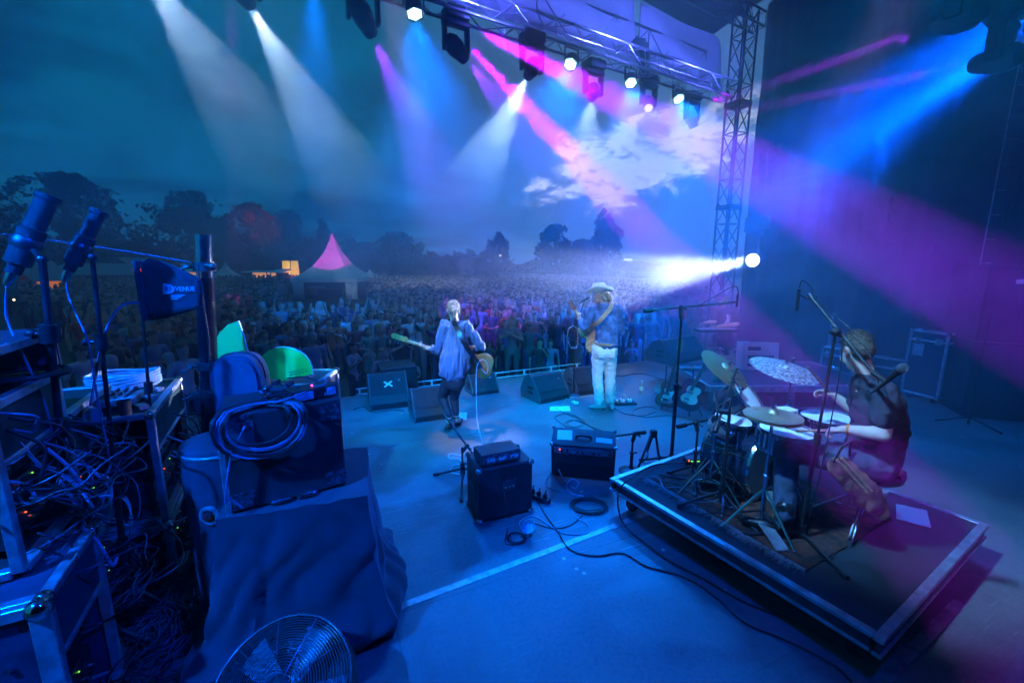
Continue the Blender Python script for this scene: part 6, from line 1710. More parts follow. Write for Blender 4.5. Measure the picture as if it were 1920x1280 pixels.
# ---- steel guitar player ----------------------------------------------------------
KB = P(1357, 655, KZ); KB.z = KZ; J = rel(KB)
kp = thing('person', 'bearded steel guitar player in a cap and black t-shirt bent over the strings', 'person', KB)
f = Fig(); hc = J(1351, 558, -.12); hip = J(1358, 636, .1); nk = J(1358, 577, .0); chest = J(1358, 600, .05)
L, Fm = head(f, hc, (-.45, -.72, -.5), k=1.0); face_bits(kp, L, Fm)
f.chain([nk, hc + V((0, .03, -.04))], [.055, .055]); f.chain([hip, chest, nk - V((0, 0, .07))], [.15, .155, .1], flat=.75)
shl, shr = J(1337, 580, -.02), J(1377, 582, .0); f.cap(shl, shr, .062, .062)
el, wl_ = J(1340, 603, -.12), J(1322, 605, -.34); er, wr = J(1383, 607, -.12), J(1345, 612, -.34)
f.chain([shl, el, wl_], [.052, .043, .028]); f.chain([shr, er, wr], [.052, .043, .028])
hand(f, wl_, V((-.8, -.2, -.15)), V((0, -.1, -1)), .5); hand(f, wr, V((-.9, -.1, -.1)), V((0, -.1, -1)), .35)
for s_, x in ((-1, 1345), (1, 1371)):
    f.chain([J(x, 638, .05), J(x - 4, 632, -.32), V((J(x - 4, 632).x, -.3, .1))], [.09, .065, .042]); f.chain([V((J(x - 4, 632).x, -.3, .06)), V((J(x - 4, 632).x, -.48, .035))], [.045, .032])
f.make('body', SKIN, kp, voxel=.009, smooth=3)
f = Fig(); f.chain([hip - V((0, 0, .03)), chest, nk - V((0, 0, .05))], [.17, .175, .11], flat=.78); f.cap(shl, shr, .073, .073); f.cap(shl, shl.lerp(el, .8), .07, .066); f.cap(shr, shr.lerp(er, .8), .07, .066)
ts_ = f.make('t_shirt', mat('black t-shirt', (.06, .045, .075), .85), kp, voxel=.011, smooth=3, fold=.009)
mb = MB(); rr = random.Random(2); c_ = chest + V((-.04, -.19, .02))
for k in range(7): mb.tube(bez([c_ + V((rr.uniform(-.06, .06), .0, rr.uniform(-.1, .12))) for _ in range(4)], 4), .004, n=4)
mb.build('chest_print', PAPER, ts_)
f = Fig()
for s_, x in ((-1, 1345), (1, 1371)): f.chain([J(x, 638, .05), J(x - 4, 632, -.32), V((J(x - 4, 632).x, -.3, .12))], [.1, .075, .06])
f.make('trousers', DKJ, kp, voxel=.012, smooth=3, fold=.006)
for x in (1345, 1371): mb = MB(); mb.box((J(x - 4, 632).x, -.42, .03), (.1, .28, .08), ch=.03); mb.build('shoe', LEATH, kp, smooth=.8)
Hh = lambda x, y, z: hc + Fm @ V((x, y, z)); f = Fig(); f.ell(Hh(0, -.015, .06), (.086, .105, .075), Fm); f.chain([Hh(-.04, .1, .055), Hh(.04, .1, .055)], [.02, .02]); f.ell(Hh(0, .12, .05), (.06, .05, .012), Fm); f.make('cap', mat('dark cap', (.06, .05, .1), .8), kp, voxel=.008, smooth=2)
f = Fig(); f.chain([Hh(-.06, .03, -.05), Hh(-.03, .07, -.09), Hh(.03, .07, -.09), Hh(.06, .03, -.05)], [.026, .034, .034, .026]); f.cap(Hh(0, .06, -.1), Hh(0, .05, -.16), .035, .018)
f.make('beard', HBR, kp, voxel=.008, smooth=1, fold=.006, fscale=30); f = Fig(); f.ell(Hh(0, -.05, .0), (.08, .07, .07), Fm)
for s_ in (-1, 1): f.chain([Hh(s_ * .075, -.02, .02), Hh(s_ * .095, -.02, -.07), Hh(s_ * .09, -.01, -.14)], [.03, .03, .015])
f.make('hair', HBL, kp, voxel=.008, smooth=1, fold=.006, fscale=26, fstretch=(1, 1, .4))
# steel guitar on legs
zt = J(1340, 618, -.38).z + .0; la, lb = KB + J(1306, 616, -.42), KB + J(1380, 622, -.38); la.z = lb.z = (la.z + lb.z) / 2; o0, ang, w_ = axisbox(la, lb)
sg = thing('steel_guitar', 'long table steel guitar on thin chrome legs in front of the bearded player', 'steel guitar', la, ang)
mb = MB(); mb.box((w_ / 2, .0, 0), (w_, .26, .05), ch=.008); mb.build('guitar_body', mat('black lacquer', ()), sg, smooth=.5)
mb = MB(); mb.box((w_ / 2, -.05, .03), (w_ * .9, .08, .012)); mb.box((w_ / 2, .06, .03), (w_ * .9, .08, .012)); mb.build('neck', ALU, sg)
for k in range(7): mb = MB(); mb.cyl((w_ * (.3 + .08 * k), -.1, .026), (w_ * (.3 + .08 * k), -.1, .04), .011, n=8); mb.build('knob', CHROME, sg)
for x in (.04, w_ - .04):
    for y in (-.1, .1): mb = MB(); mb.cyl((x, y, -.02), (x + (-.1 if x < w_ / 2 else .04), y * 1.3, KZ - la.z + .0), .011, n=8); mb.build('leg', CHROME, sg)
for k in range(3): mb = MB(); mb.cyl((w_ * (.42 + k * .07), 0, -.02), (w_ * (.4 + k * .05), -.02, KZ - la.z + .12), .005, n=6); mb.build('pull_rod', CHROME, sg)
mb = MB(); mb.box((w_ * .47, 0, KZ - la.z + .11), (w_ * .4, .08, .03)); mb.build('pedal_bar', ALU, sg)
for k in range(4): mb = MB(); mb.box((w_ * (.34 + .085 * k), -.1, KZ - la.z + .05), (.03, .16, .012), Matrix.Rotation(.25, 3, 'X')); mb.build('foot_pedal', ALU, sg)
seat = thing('stool', 'low stool hidden under the steel guitar player', 'stool', (KB.x, KB.y + .05, KZ)); zs = hip.z - .14
mb = MB(); mb.cyl((0, 0, zs - .07), (0, 0, zs), .17, n=20); mb.build('seat', LEATH, seat)
for k in range(3): a_ = k * 2.1; mb = MB(); mb.cyl((0, 0, zs - .08), (cos(a_) * .2, sin(a_) * .2, 0), .012, n=6); mb.build('leg', CHROME, seat)


# ------------------------------------------------------------------ drum riser and kit
DZ = .29
r0, rn, rrt = P(1149, 897, DZ), P(1652, 1192, DZ), P(1845, 982, DZ)
dx = (r0 - rn); dyv = (rrt - rn); DW, DD = dx.length, dyv.length
ra = math.atan2(dyv.y, dyv.x); ux = dyv.normalized(); uy = V((-ux.y, ux.x, 0)); DW = dx.dot(uy)
dr = thing('drum_riser', 'square rolling drum riser with silver edges carrying the drum kit', 'riser', (rn.x, rn.y, 0), ra)
RW, RD = DD, DW
mb = MB(); mb.box((RW / 2, RD / 2, DZ - .02), (RW - .05, RD - .05, .03)); mb.build('deck_board', mat('black riser carpet', (.022, .024, .03), .75, var=.3, bump=.5, bscale=250), dr)
for nm, c_, s_ in (('edge', (RW / 2, 0, 0), (RW + .06, .05)), ('edge', (RW / 2, RD, 0), (RW + .06, .05)), ('edge', (0, RD / 2, 0), (.05, RD - .05)), ('edge', (RW, RD / 2, 0), (.05, RD - .05))):
    mb = MB(); mb.box((c_[0], c_[1], DZ - .012), (*s_, .028), ch=.004)
    for z_, h_ in ((DZ - .105, .022),): mb.box((c_[0], c_[1], z_), (s_[0] - .01, s_[1] - .006 if s_[1] < s_[0] else s_[1] - .01, h_), ch=.003)
    mb.build('edge_profile', ALU, dr); mb = MB(); mb.box((c_[0], c_[1], DZ - .06), (s_[0] - .03, s_[1] - .03, .1)); mb.build('side_board', STEEL, dr)
for x in (.12, RW - .12):
    for y in (.12, RD / 2, RD - .12):
        mb = MB(); mb.cyl((x - .02, y, .055), (x + .02, y, .055), .052, n=16); mb.box((x, y, .125), (.08, .08, .03)); mb.box((x - .03, y, .09), (.006, .05, .07)); mb.box((x + .03, y, .09), (.006, .05, .07)); mb.build('caster', RUBBER, dr)
def Dp(x, y, z=0): return V((rn.x, rn.y, DZ + z)) + ux * x + uy * y
# rug with fringe
RUG = mat('worn red brown rug', (.13, .035, .02), .95, var=.75, vscale=9, bump=1.0, bscale=180)
q = [P(1205, 893, DZ), P(1500, 1072, DZ), P(1650, 985, DZ), P(1560, 905, DZ), P(1360, 868, DZ)]
q = [P(1215, 897, DZ), P(1512, 1070, DZ), P(1672, 972, DZ), P(1395, 850, DZ)]
rug = thing('rug', 'worn reddish patterned rug with pale fringe under the drum kit', 'rug', q[0])
mb = MB(Matrix.Translation(-q[0])); n = 22; vs = []
for j in range(n + 1):
    for i in range(n + 1):
        p = q[0].lerp(q[1], i / n).lerp(q[3].lerp(q[2], i / n), j / n); p.z += .006 + .006 * max(0, noise.noise(p * 5)); vs.append(p)
mb.add(vs, [(j * (n + 1) + i, j * (n + 1) + i + 1, (j + 1) * (n + 1) + i + 1, (j + 1) * (n + 1) + i) for j in range(n) for i in range(n)])
o = mb.build('pile', RUG, rug, smooth=True); md = o.modifiers.new('t', 'SOLIDIFY'); md.thickness = .004; md.offset = -1
mb = MB(Matrix.Translation(-q[0])); rr = random.Random(4); outw = (q[0] - q[3]).normalized()
for i in range(420):
    p = q[0].lerp(q[1], rr.random()); L = rr.uniform(.05, .11); a_ = rr.uniform(-.7, .7); d = Matrix.Rotation(a_, 3, 'Z') @ outw
    mb.tube([p + V((0, 0, .01)), p + d * L * .5 + V((0, 0, .016)), p + d * L + V((0, 0, .004))], [.0022, .002, .001], n=3)
mb.build('fringe', mat('pale fringe', (.22, .21, .2), .9), rug)

SHELL = mat('midnight blue drum wrap', (.01, .02, .05), .18, var=.2, coat=1); HEADM = mat('coated drum head', (.8, .8, .78), .7, var=.05, vscale=5)


def drum(parent, c, ax, r, depth, name='drum', lugs=8, shell=None, both=True, hoop=None):
    """shell from c down along -ax"""
    F = frame(ax).to_4x4(); T = Matrix.Translation(c) @ F; hm = hoop or CHROME
    mb = MB(T); mb.lathe([(r * .97, 0), (r, -.004), (r, -depth), (r * .97, -depth)], n=36); s_ = mb.build('shell', shell or SHELL, parent, smooth=.7)
    mb = MB(T); mb.lathe([(0, .002), (r * .93, .002), (r * .985, -.003)], n=36); mb.build('drum_head', HEADM, parent, smooth=.7)
    if both: mb = MB(T); mb.lathe([(r * .985, -depth + .002), (r * .93, -depth - .003), (0, -depth - .003)], n=36); mb.build('drum_head', HEADM, parent, smooth=.7)
    for z_ in (0, -depth):
        mb = MB(T); sg_ = 1 if z_ == 0 else -1; mb.lathe([(r * 1.0, z_ - .012 * sg_), (r * 1.045, z_ - .012 * sg_), (r * 1.03, z_ + .008 * sg_), (r * 1.045, z_ + .012 * sg_), (r * 1.01, z_ + .012 * sg_), (r * 1.0, z_ - .012 * sg_)], n=36); mb.build('hoop', hm, parent, smooth=.7)
    for k in range(lugs):
        a_ = 2 * pi * (k + .5) / lugs; mb = MB(T @ Matrix.Rotation(a_, 4, 'Z')); mb.cyl((r * 1.04, 0, .014), (r * 1.04, 0, -depth - .014), .0035, n=6)
        mb.box((r * 1.02, 0, -depth / 2), (.022, .02, min(.07, depth * .5)), ch=.006); mb.box((r * 1.04, 0, -.002), (.014, .016, .02)); mb.build('lug', CHROME, parent, smooth=.6)
    return s_


def tripod_h(parent, B, T_, hub=.22, sp=.26, rot=0, n=3, m=CHROME, r=.011):
    for k in range(n):
        a_ = rot + k * 2 * pi / n; u = V((cos(a_), sin(a_), 0)); mb = MB(); mb.tube([T_(B + u * .015 + V((0, 0, hub + .1))), T_(B + u * sp + V((0, 0, .012)))], r * .8, n=6); mb.tube([T_(B + u * .015 + V((0, 0, hub - .06))), T_(B + u * sp * .55 + V((0, 0, hub * .62)))], r * .6, n=6)
        mb.ell(T_(B + u * sp + V((0, 0, .014))), .014, n=8, m=6); mb.build('leg', m, parent, smooth=.7)


CYM = mat('bronze cymbal', (.66, .50, .28), .36, .75, var=.1, stretch=(1, 1, 1), vscale=3, bump=.15, bscale=120)
CYS = mat('hammered pale cymbal', (.8, .79, .74), .38, .6, var=.45, vscale=42, bump=.8, bscale=70)
def cymbal(label, c, nrm, r, base=None, m=CYM, boom=None, rot=0, bell=True, group='cymbals of the drum kit'):
    c = V(c); B = V(base); th = thing('cymbal_stand', label, 'cymbal', B, 0, group); T_ = lambda p: V(p) - B
    F = frame(nrm).to_4x4(); mb = MB(Matrix.Translation(T_(c)) @ F)
    mb.lathe([(r, -.028), (r * .7, -.014), (r * .35, -.003), (r * .2, .0), (r * .17, .012), (r * .1, .024), (.006, .028), (.006, .026), (r * .1, .022), (r * .17, .01), (r * .2, -.002), (r * .7, -.016), (r, -.0295)], n=48); mb.build('cymbal', m, th, smooth=.9)
    mb = MB(Matrix.Translation(T_(c)) @ F); mb.cyl((0, 0, -.03), (0, 0, .07), .004, n=6); mb.cyl((0, 0, .03), (0, 0, .045), .016, n=10); mb.box((0, 0, .062), (.035, .006, .012)); mb.build('wing_nut', CHROME, th)
    low = c - V(nrm).normalized() * .04
    mb = MB(); top = V((B.x, B.y, low.z if boom is None else boom)); mb.cyl(T_(B + V((0, 0, .1))), T_(V((B.x, B.y, (B.z + top.z) / 2))), .0135, n=10); mb.cyl(T_(V((B.x, B.y, (B.z + top.z) / 2))), T_(top), .010, n=10); mb.cyl(T_(top), T_(low), .008, n=8); mb.ell(T_(top), .022, n=10, m=8); mb.ell(T_(V((B.x, B.y, (B.z + top.z) / 2))), (.022, .022, .018), n=10, m=8); mb.build('stand_tube', CHROME, th, smooth=.7)
    tripod_h(th, B, T_, rot=rot); return th


def onr(px, py): return P(px, py, DZ)
# crash on the left, edge-on; ride, hi-hat
c_ = P(1362, 688, Y=3.75); cymbal('thin crash cymbal seen almost edge on, left of the cream amp', c_, (.42, -.42, .80), .24, onr(1372, 905), boom=c_.z - .12, rot=.4)
c_ = P(1472, 688, Y=3.55); cymbal('big speckled silver ride cymbal tilted towards the drummer', c_, (.12, -.20, .97), .27, onr(1466, 850), m=CYS, rot=.2)
hb_ = onr(1424, 995); c_ = V((hb_.x, hb_.y, P(1416, 774, Y=hb_.y).z)); hh_ = cymbal('flat bronze hi-hat pair in front of the white tom head', c_, (.03, -.05, .99), .182, hb_, rot=.9)
T_ = lambda p: V(p) - hb_; F = Matrix.Translation(T_(c_) - V((0, 0, .035))) @ frame((.0, 0, -1)).to_4x4(); mb = MB(F); mb.lathe([(.18, -.02), (.12, -.01), (.035, 0), (.025, .02), (.005, .024)], n=40); mb.build('lower_cymbal', CYM, hh_, smooth=.9)
mb = MB(); mb.cyl(T_(c_), T_(c_ + V((0, 0, .12))), .005, n=6); mb.cyl(T_(c_ + V((0, 0, .03))), T_(c_ + V((0, 0, .06))), .014, n=10); mb.build('clutch_rod', CHROME, hh_)
mb = MB(); mb.box(T_(hb_ + V((.02, -.1, .05))), (.09, .28, .015), Matrix.Rotation(.25, 3, 'X') , ch=.004); mb.build('foot_board', ALU, hh_)

# bass drum lying on its side, axis to the audience
dk = thing('bass_drum', 'dark blue bass drum with chrome hardware lying on its side in the kit', 'drum', onr(1400, 930))
Bd = V(dk.location); ax = -uy * 1.0; bc = P(1392, 862, Y=3.42); bc.z = DZ + .285; bax = V((.52, -.85, 0)).normalized()
drum(dk, bc + bax * .2 - Bd, bax, .275, .40, lugs=8)
for s_ in (-1, 1): mb = MB(); pp_ = bc - bax * .15 + V((-bax.y, bax.x, 0)) * s_ * .26; mb.cyl(pp_ - Bd, V((pp_.x, pp_.y, DZ)) + V((-bax.y, bax.x, 0)) * s_ * .13 - bax * .1 - Bd, .01, n=8); mb.build('spur', CHROME, dk)
kp_ = thing('kick_pedal', 'chrome kick pedal behind the bass drum', 'pedal', onr(1440, 935)); mb = MB(); mb.box((0, -.05, .04), (.09, .26, .012), Matrix.Rotation(.2, 3, 'X'), ch=.004); mb.build('foot_board', ALU, kp_)
for s_ in (-1, 1): mb = MB(); mb.cyl((s_ * .05, .09, 0), (s_ * .05, .09, .19), .009, n=8); mb.build('post', CHROME, kp_)
mb = MB(); mb.cyl((-.06, .09, .18), (.06, .09, .18), .008, n=8); mb.cyl((0, .09, .18), (0, .14, .36), .004, n=6); mb.ell((0, .145, .37), (.022, .03, .022), n=10, m=8); mb.build('beater', CHROME, kp_)
# rack tom, second dark tom, floor tom, snare
def ondrum(label, c, ax, r, dep, legs=None, name='tom_drum', **k):
    th = thing(name, label, 'drum', c, 0, 'drums of the kit'); drum(th, V((0, 0, 0)), ax, r, dep, **k); return th
c_ = P(1402, 742, Y=3.55); tm = ondrum('rack tom with a white head tilted steeply towards the drummer', c_, (.52, -.48, .71), .165, .2)
mb = MB(); mb.cyl(V((0.02, .05, -.15)), bc + V((0, 0, .26)) - c_, .012, n=8); mb.ell(V((.02, .05, -.16)), .025, n=8, m=6); mb.build('mount_arm', CHROME, tm)
c_ = P(1375, 785, Y=3.4); tm2 = ondrum('dark small tom below the hi-hat on the left of the kit', c_, (.1, -.12, .98), .15, .17)
mb = MB()
for k in range(3): a_ = k * 2.1 + .3; mb.cyl((cos(a_) * .16, sin(a_) * .16, -.05), (cos(a_) * .18, sin(a_) * .18, DZ - c_.z), .007, n=6)
mb.build('leg_set', CHROME, tm2)
c_ = P(1475, 806, Y=3.02); sn = ondrum('snare drum with white head and dull stripe right of the hi-hat', c_, (.02, -.03, .99), .185, .14, name='snare_drum', lugs=10, shell=CHROME)
mb = MB(); mb.box((.06, -.02, .008), (.04, .3, .002), Matrix.Rotation(.5, 3, 'Z')); mb.build('tape_strip', TAPE, sn)
for a_ in (.5, 2.6, 4.7): mb = MB(); mb.tube([(cos(a_) * .17, sin(a_) * .17, -.15), (0, 0, -.26), (0, 0, -.4)], .007, n=6); mb.cyl((0, 0, -.4), (cos(a_) * .2, sin(a_) * .2, DZ - c_.z + .01), .009, n=6); mb.build('stand_leg', CHROME, sn)
c_ = P(1553, 782, Y=3.32); ft = ondrum('floor tom with white head between the ride cymbal and the drummer', c_, (.0, -.02, .99), .2, .34, name='floor_tom', lugs=8)
for k in range(3): a_ = k * 2.1 + .9; mb = MB(); mb.cyl((cos(a_) * .225, sin(a_) * .225, -.1), (cos(a_) * .24, sin(a_) * .24, DZ - c_.z), .008, n=6); mb.build('leg', CHROME, ft)
bx = thing('percussion_block', 'small white wood block mounted above the snare drum', 'block', P(1470, 771, Y=3.3), .2)
mb = MB(); mb.box((0, 0, 0), (.17, .11, .05), ch=.006); mb.build('block', PAPER, bx); mb = MB(); mb.box((0, -.056, 0), (.12, .004, .014)); mb.build('slot', RUBBER, bx); mb = MB(); mb.cyl((0, .03, -.02), (0, .05, DZ - bx.location.z), .008, n=8); mb.build('rod', CHROME, bx)
# extra chrome hardware standing round the kit
for k, (px, py, h_, rt, lb) in enumerate(((1352, 940, .75, .1, 'chrome stand left of the bass drum'), (1330, 925, .62, 1.1, 'short chrome stand at the front left of the kit'), (1470, 918, .5, .5, 'low chrome stand between bass drum and snare'))):
    B = onr(px, py); th = thing('hardware_stand', lb, 'stand', B, 0, 'chrome hardware stands'); mb = MB(); mb.cyl((0, 0, .1), (0, 0, h_), .012, n=8); mb.ell((0, 0, h_ * .6), .022, n=8, m=6); mb.cyl((0, 0, h_ * .6), (.05, 0, h_ * .6), .006, n=6); mb.cyl((0, 0, h_), (.06, .1, h_ + .12), .009, n=8); mb.build('tube', CHROME, th, smooth=.7); tripod_h(th, V((0, 0, 0)), lambda p: p, rot=rt, hub=.2)
cowb = thing('tambourine_clamp', 'tambourine clamped beside the rack tom', 'tambourine', P(1352, 800, Y=3.3))
mb = MB(); mb.lathe([(.1, -.02), (.105, -.02), (.105, .02), (.1, .02), (.1, -.02)], (0, 0, 0), (.3, -.5, .8), n=28); mb.build('frame', ALU, cowb, smooth=.7)
# throne
tb_ = onr(1612, 985); sz = P(1634, 862, Y=tb_.y - .0).z
tr = thing('drum_throne', 'round drum stool with red top and black side', 'stool', tb_)
so_ = V((P(1634, 869, Y=tb_.y).x - tb_.x, 0, 0)); zs = sz - DZ - .02
mb = MB(); mb.lathe([(0, -.11), (.15, -.11), (.185, -.09), (.195, -.05), (.19, -.02), (.17, -.008)], so_ + V((0, 0, zs)), n=40); mb.build('seat_side', LEATH, tr, smooth=.9)
mb = MB(); mb.lathe([(.185, -.022), (.165, .0), (.1, .008), (0, .006)], so_ + V((0, 0, zs)), n=40); mb.build('seat_top', mat('red velvet', (.42, .02, .025), .8, var=.1, sheen=.4), tr, smooth=True)
mb = MB(); mb.cyl(so_ * .6 + V((0, 0, .15)), so_ + V((0, 0, zs - .1)), .014, n=10); mb.cyl(so_ * .7 + V((0, 0, .25)), so_ * .75 + V((0, 0, .33)), .026, n=12); mb.build('post', CHROME, tr, smooth=.7)
for e in (P(1591, 1022, DZ) - tb_, V((.3, .14, .01)), V((-.22, .2, .01))):
    mb = MB(); mb.tube([so_ * .6 + V((-.012, 0, .3)), e + V((-.014, 0, .01))], .007, n=6); mb.tube([so_ * .6 + V((.014, 0, .3)), e + V((.014, 0, .01))], .007, n=6); mb.tube([so_ * .5 + V((0, 0, .12)), e * .55 + V((0, 0, .12))], .007, n=6); mb.cyl(e + V((0, 0, .05)), e - V((0, 0, .008)), .016, .02, n=10); mb.build('leg', CHROME, tr, smooth=.7)
# stick bag hanging at the floor tom
sb0 = P(1572, 872, Y=2.62); s1_ = P(1655, 962, Y=2.55)
sbg = thing('stick_bag', 'open brown canvas bag of drum sticks hanging beside the stool', 'stick bag', sb0)
BAGM = mat('brown canvas', (.26, .10, .055), .85, var=.35, bump=.4, bscale=150); d = s1_ - sb0; sd2 = V((.06, 0, .05))
prof = [V((-.07, .02, 0)), V((.07, .02, .03)), d * .97 + V((.06, .03, .02)), d + V((.0, 0, -.02)), d * .95 + V((-.04, .0, -.03))]
f = Fig(); f.chain([V((0, 0, 0)), d * .35, d * .75, d], [.07, .085, .08, .05], flat=.5, ax=(0, 1, .3)); f.chain([V((.04, .0, .03)), d * .6 + V((.05, 0, .03))], [.03, .045])
f.make('canvas_body', BAGM, sbg, voxel=.009, smooth=3, fold=.014, fscale=13)
mb = MB(); mb.tube([V((-.05, -.02, .03)), V((-.02, -.03, .14)), V((.06, .0, .17)), V((.08, .02, .05))], .008, n=6); mb.build('carry_strap', LEATH, sbg, smooth=True)
for k in range(2): mb = MB(); a_ = V((-.02 + .03 * k, -.035, .03 + .01 * k)); mb.cyl(a_ - d * .06, a_ + d * .6, .007, n=8); mb.ell(a_ - d * .07, (.009, .009, .012), n=8, m=6); mb.build('drum_stick', WOOD, sbg, smooth=.7)
cup = thing('plastic_cup', 'clear plastic cup standing on the drum riser behind the stool', 'cup', P(1648, 945, DZ)); mb = MB(); mb.lathe([(0, .001), (.028, .002), (.04, .12), (.042, .12), (.041, .122), (.026, .004)], n=20); mb.build('cup_wall', BOT, cup, smooth=.9)
sheet_paper('white lyric sheet with a torn corner on the drum riser', [(1680, 944), (1738, 957), (1746, 990), (1680, 972)], DZ + .004)
tmk = mat('blue print', (.15, .25, .5), .8)
for k in range(5):
    a_ = P(1690, 952 + k * 4, DZ + .012)
cable('dense coil of cable on the riser by the near mic stand', [(1470, 1010, DZ), (1480, 1030, DZ), (1510, 1045, DZ), (1550, 1050, DZ), (1565, 1040, DZ), (1545, 1022, DZ), (1510, 1015, DZ), (1485, 1020, DZ), (1500, 1040, DZ), (1540, 1052, DZ), (1560, 1030, DZ), (1525, 1010, DZ)], .0045, wob=.04)
for k in range(9):
    rr = random.Random(60 + k); pts = [(1215 + rr.random() * 60, 885 + rr.random() * 20, DZ + .01)]
    for i in range(6): pts.append((pts[-1][0] + rr.uniform(5, 50), pts[-1][1] + rr.uniform(-12, 26), DZ + .012))
    cable(['thin', 'kinked', 'curly', 'straying', 'doubled', 'slack', 'twisted', 'trailing', 'long'][k] + ' dark cable wandering across the left of the drum riser', pts, .004, CABLEM if k % 3 else CABLEG, wob=.05)
pz = thing('power_distribution', 'small unit with green lit strip at the front left of the riser', 'power unit', onr(1312, 868)); mb = MB(); mb.box((0, 0, .03), (.3, .1, .06), ch=.005); mb.build('housing', BLACK, pz); mb = MB(); mb.box((0, -.052, .045), (.22, .004, .008)); mb.build('indicator_strip', GRNLED, pz); mb = MB(); mb.ell((-.13, -.05, .05), .008, n=6, m=4); mb.build('indicator', REDLED, pz)

# near microphone stand by the drummer
b0 = P(1497, 1010, DZ); ztop = P(1566, 618, Y=b0.y + .0).z - DZ
b0 = P(1500, 1008, DZ); top = P(1567, 622, Y=b0.y)
# slightly leaning pole drawn as a straight stand whose tubes lean with its base plate
ns = thing('microphone_stand', 'nearest boom microphone stand, its boom crossing the drummer head to a vocal mic', 'mic stand', b0, 0, 'microphone stands'); tt_ = top - b0
mb = MB(); mb.cyl((0, 0, .06), tt_ * .52, .0135, n=12); mb.cyl(tt_ * .5, tt_, .0095, n=12); mb.build('pole', BLACK, ns, smooth=.7)
mb = MB(); mb.cyl(tt_ * .48, tt_ * .53, .022, n=12); mb.build('height_collar', RUBBER, ns, smooth=.7)
for e in (P(1400, 1004, DZ) - b0, P(1583, 1082, DZ) - b0, V((.22, .33, .012))): e = V((e.x, e.y, .014)); mb = MB(); mb.tube([V((0, 0, .05)), e], .011, n=8); mb.cyl(e * .93, e * 1.06, .016, n=8); mb.build('leg', BLACK, ns, smooth=.7)
mb = MB(); mb.cyl((0, 0, .02), (0, 0, .11), .028, n=12); mb.build('leg_hub', STEEL, ns, smooth=.7)
ba0, ba1 = P(1517, 552, Y=b0.y + .25) - b0, P(1636, 697, Y=b0.y - .22) - b0
mb = MB(); mb.cyl(ba0, ba1, .0095, n=10); mb.cyl(ba0, ba0.lerp(ba1, .16), .014, n=10); mb.build('boom', BLACK, ns, smooth=.7)
mb = MB(); mb.ell(tt_, (.03, .03, .03), n=12, m=8); mb.cyl(tt_ - V((.04, 0, 0)), tt_ + V((.05, -.02, -.03)), .012, n=8); mb.build('clutch', RUBBER, ns, smooth=.7)
m0, m1 = P(1652, 722, Y=b0.y - .27) - b0, P(1690, 692, Y=b0.y - .33) - b0
mic(ns, m0.lerp(m1, .85), m1 - m0, L=.17)
mb = MB(); mb.cyl(ba1, m0.lerp(m1, .25), .016, n=10); mb.build('mic_clip', RUBBER, ns)
cable('cable wrapped along the near boom down to the vocal mic tail', [b0 + ba0 + V((0, -.02, -.02)), b0 + tt_ + V((.03, -.04, .05)), b0 + ba0.lerp(ba1, .6) + V((.01, -.03, .03)), b0 + ba0.lerp(ba1, .8) + V((.03, -.03, .03)), b0 + ba1 + V((.02, -.03, -.07)), b0 + m0 + V((-.06, 0, -.05)), b0 + m0 + V((-.015, 0, -.012))], .004, wob=0)
cable('cable hanging down beside the near microphone stand', [b0 + tt_ + V((.03, -.02, 0)), b0 + tt_ * .7 + V((.05, -.03, 0)), b0 + tt_ * .3 + V((.04, -.02, 0)), b0 + V((.05, 0, .01)), b0 + V((.1, -.1, .006))], .004, wob=.01)
# stand at the back holding a pencil mic left of it
b1 = P(1490, 770); tz = P(1500, 545, Y=4.6).z
pm = P(1497, 552, Y=b0.y + .45)
om = thing('overhead_microphone', 'slim pencil microphone with pink light hanging left of the near boom', 'microphone', pm); mic(om, (0, 0, .04), (0, 0, 1), L=.16, ball=False)
mb = MB(); mb.tube([(0, 0, 0), (.05, -.05, -.03), ba0 + b0 - pm], .006, n=6); mb.build('gooseneck', BLACK, om, smooth=True)
cable('black cable rising from the slim pencil microphone', [pm + V((0, 0, .05)), pm + V((.02, 0, .1)), pm + V((.07, -.05, .04)), b0 + ba0 + V((.04, -.02, -.02))], .004, wob=0)
# low boom stand over the left side of the riser
b0 = onr(1300, 905); zt = P(1303, 798, Y=b0.y).z - DZ
mic_stand('low boom stand at the left corner of the drum riser', b0, zt, P(1270, 800, Y=b0.y - .03), P(1345, 783, Y=b0.y + .1), 'tripod', rot=.2, mict='pencil', r=.011, spread=.22)
b0 = onr(1350, 955); zt = P(1352, 762, Y=b0.y).z - DZ
mic_stand('tall thin stand rising in front of the rack tom', b0, zt, P(1340, 810, Y=b0.y), P(1378, 700, Y=b0.y + .3), 'tripod', rot=.9, mict='pencil', r=.012, spread=.3)

# ---- the drummer --------------------------------------------------------------------
R0 = P(1634, 985, DZ); R0.y = 2.72; R0 = V((P(1634, 869, Y=2.72).x, 2.72, DZ)); J = rel(R0)
dm_ = thing('person', 'drummer with short curly hair and dark t-shirt seated on the red stool, seen from behind', 'person', R0)
f = Fig(); hc = J(1606, 660, .12); nk = J(1628, 705, .06); hip = J(1637, 848, -.0); ch_ = J(1645, 765, .03)
L, Fm = head(f, hc, (.05, .9, -.45), k=1.05); face_bits(dm_, L, Fm, 1.05)
f.chain([nk + V((.0, 0, -.03)), hc + V((.02, -.02, -.05))], [.062, .06])
f.chain([hip, J(1650, 800, -.01), ch_, nk - V((0, 0, .09))], [.15, .145, .15, .1], flat=.8)
shn, shf = J(1660, 738, -.13), J(1622, 730, .18); f.cap(shn, shf, .062, .062)
eln, wn = J(1655, 815, -.2), J(1583, 804, -.06); elf, wf = J(1600, 768, .3), J(1566, 742, .36)
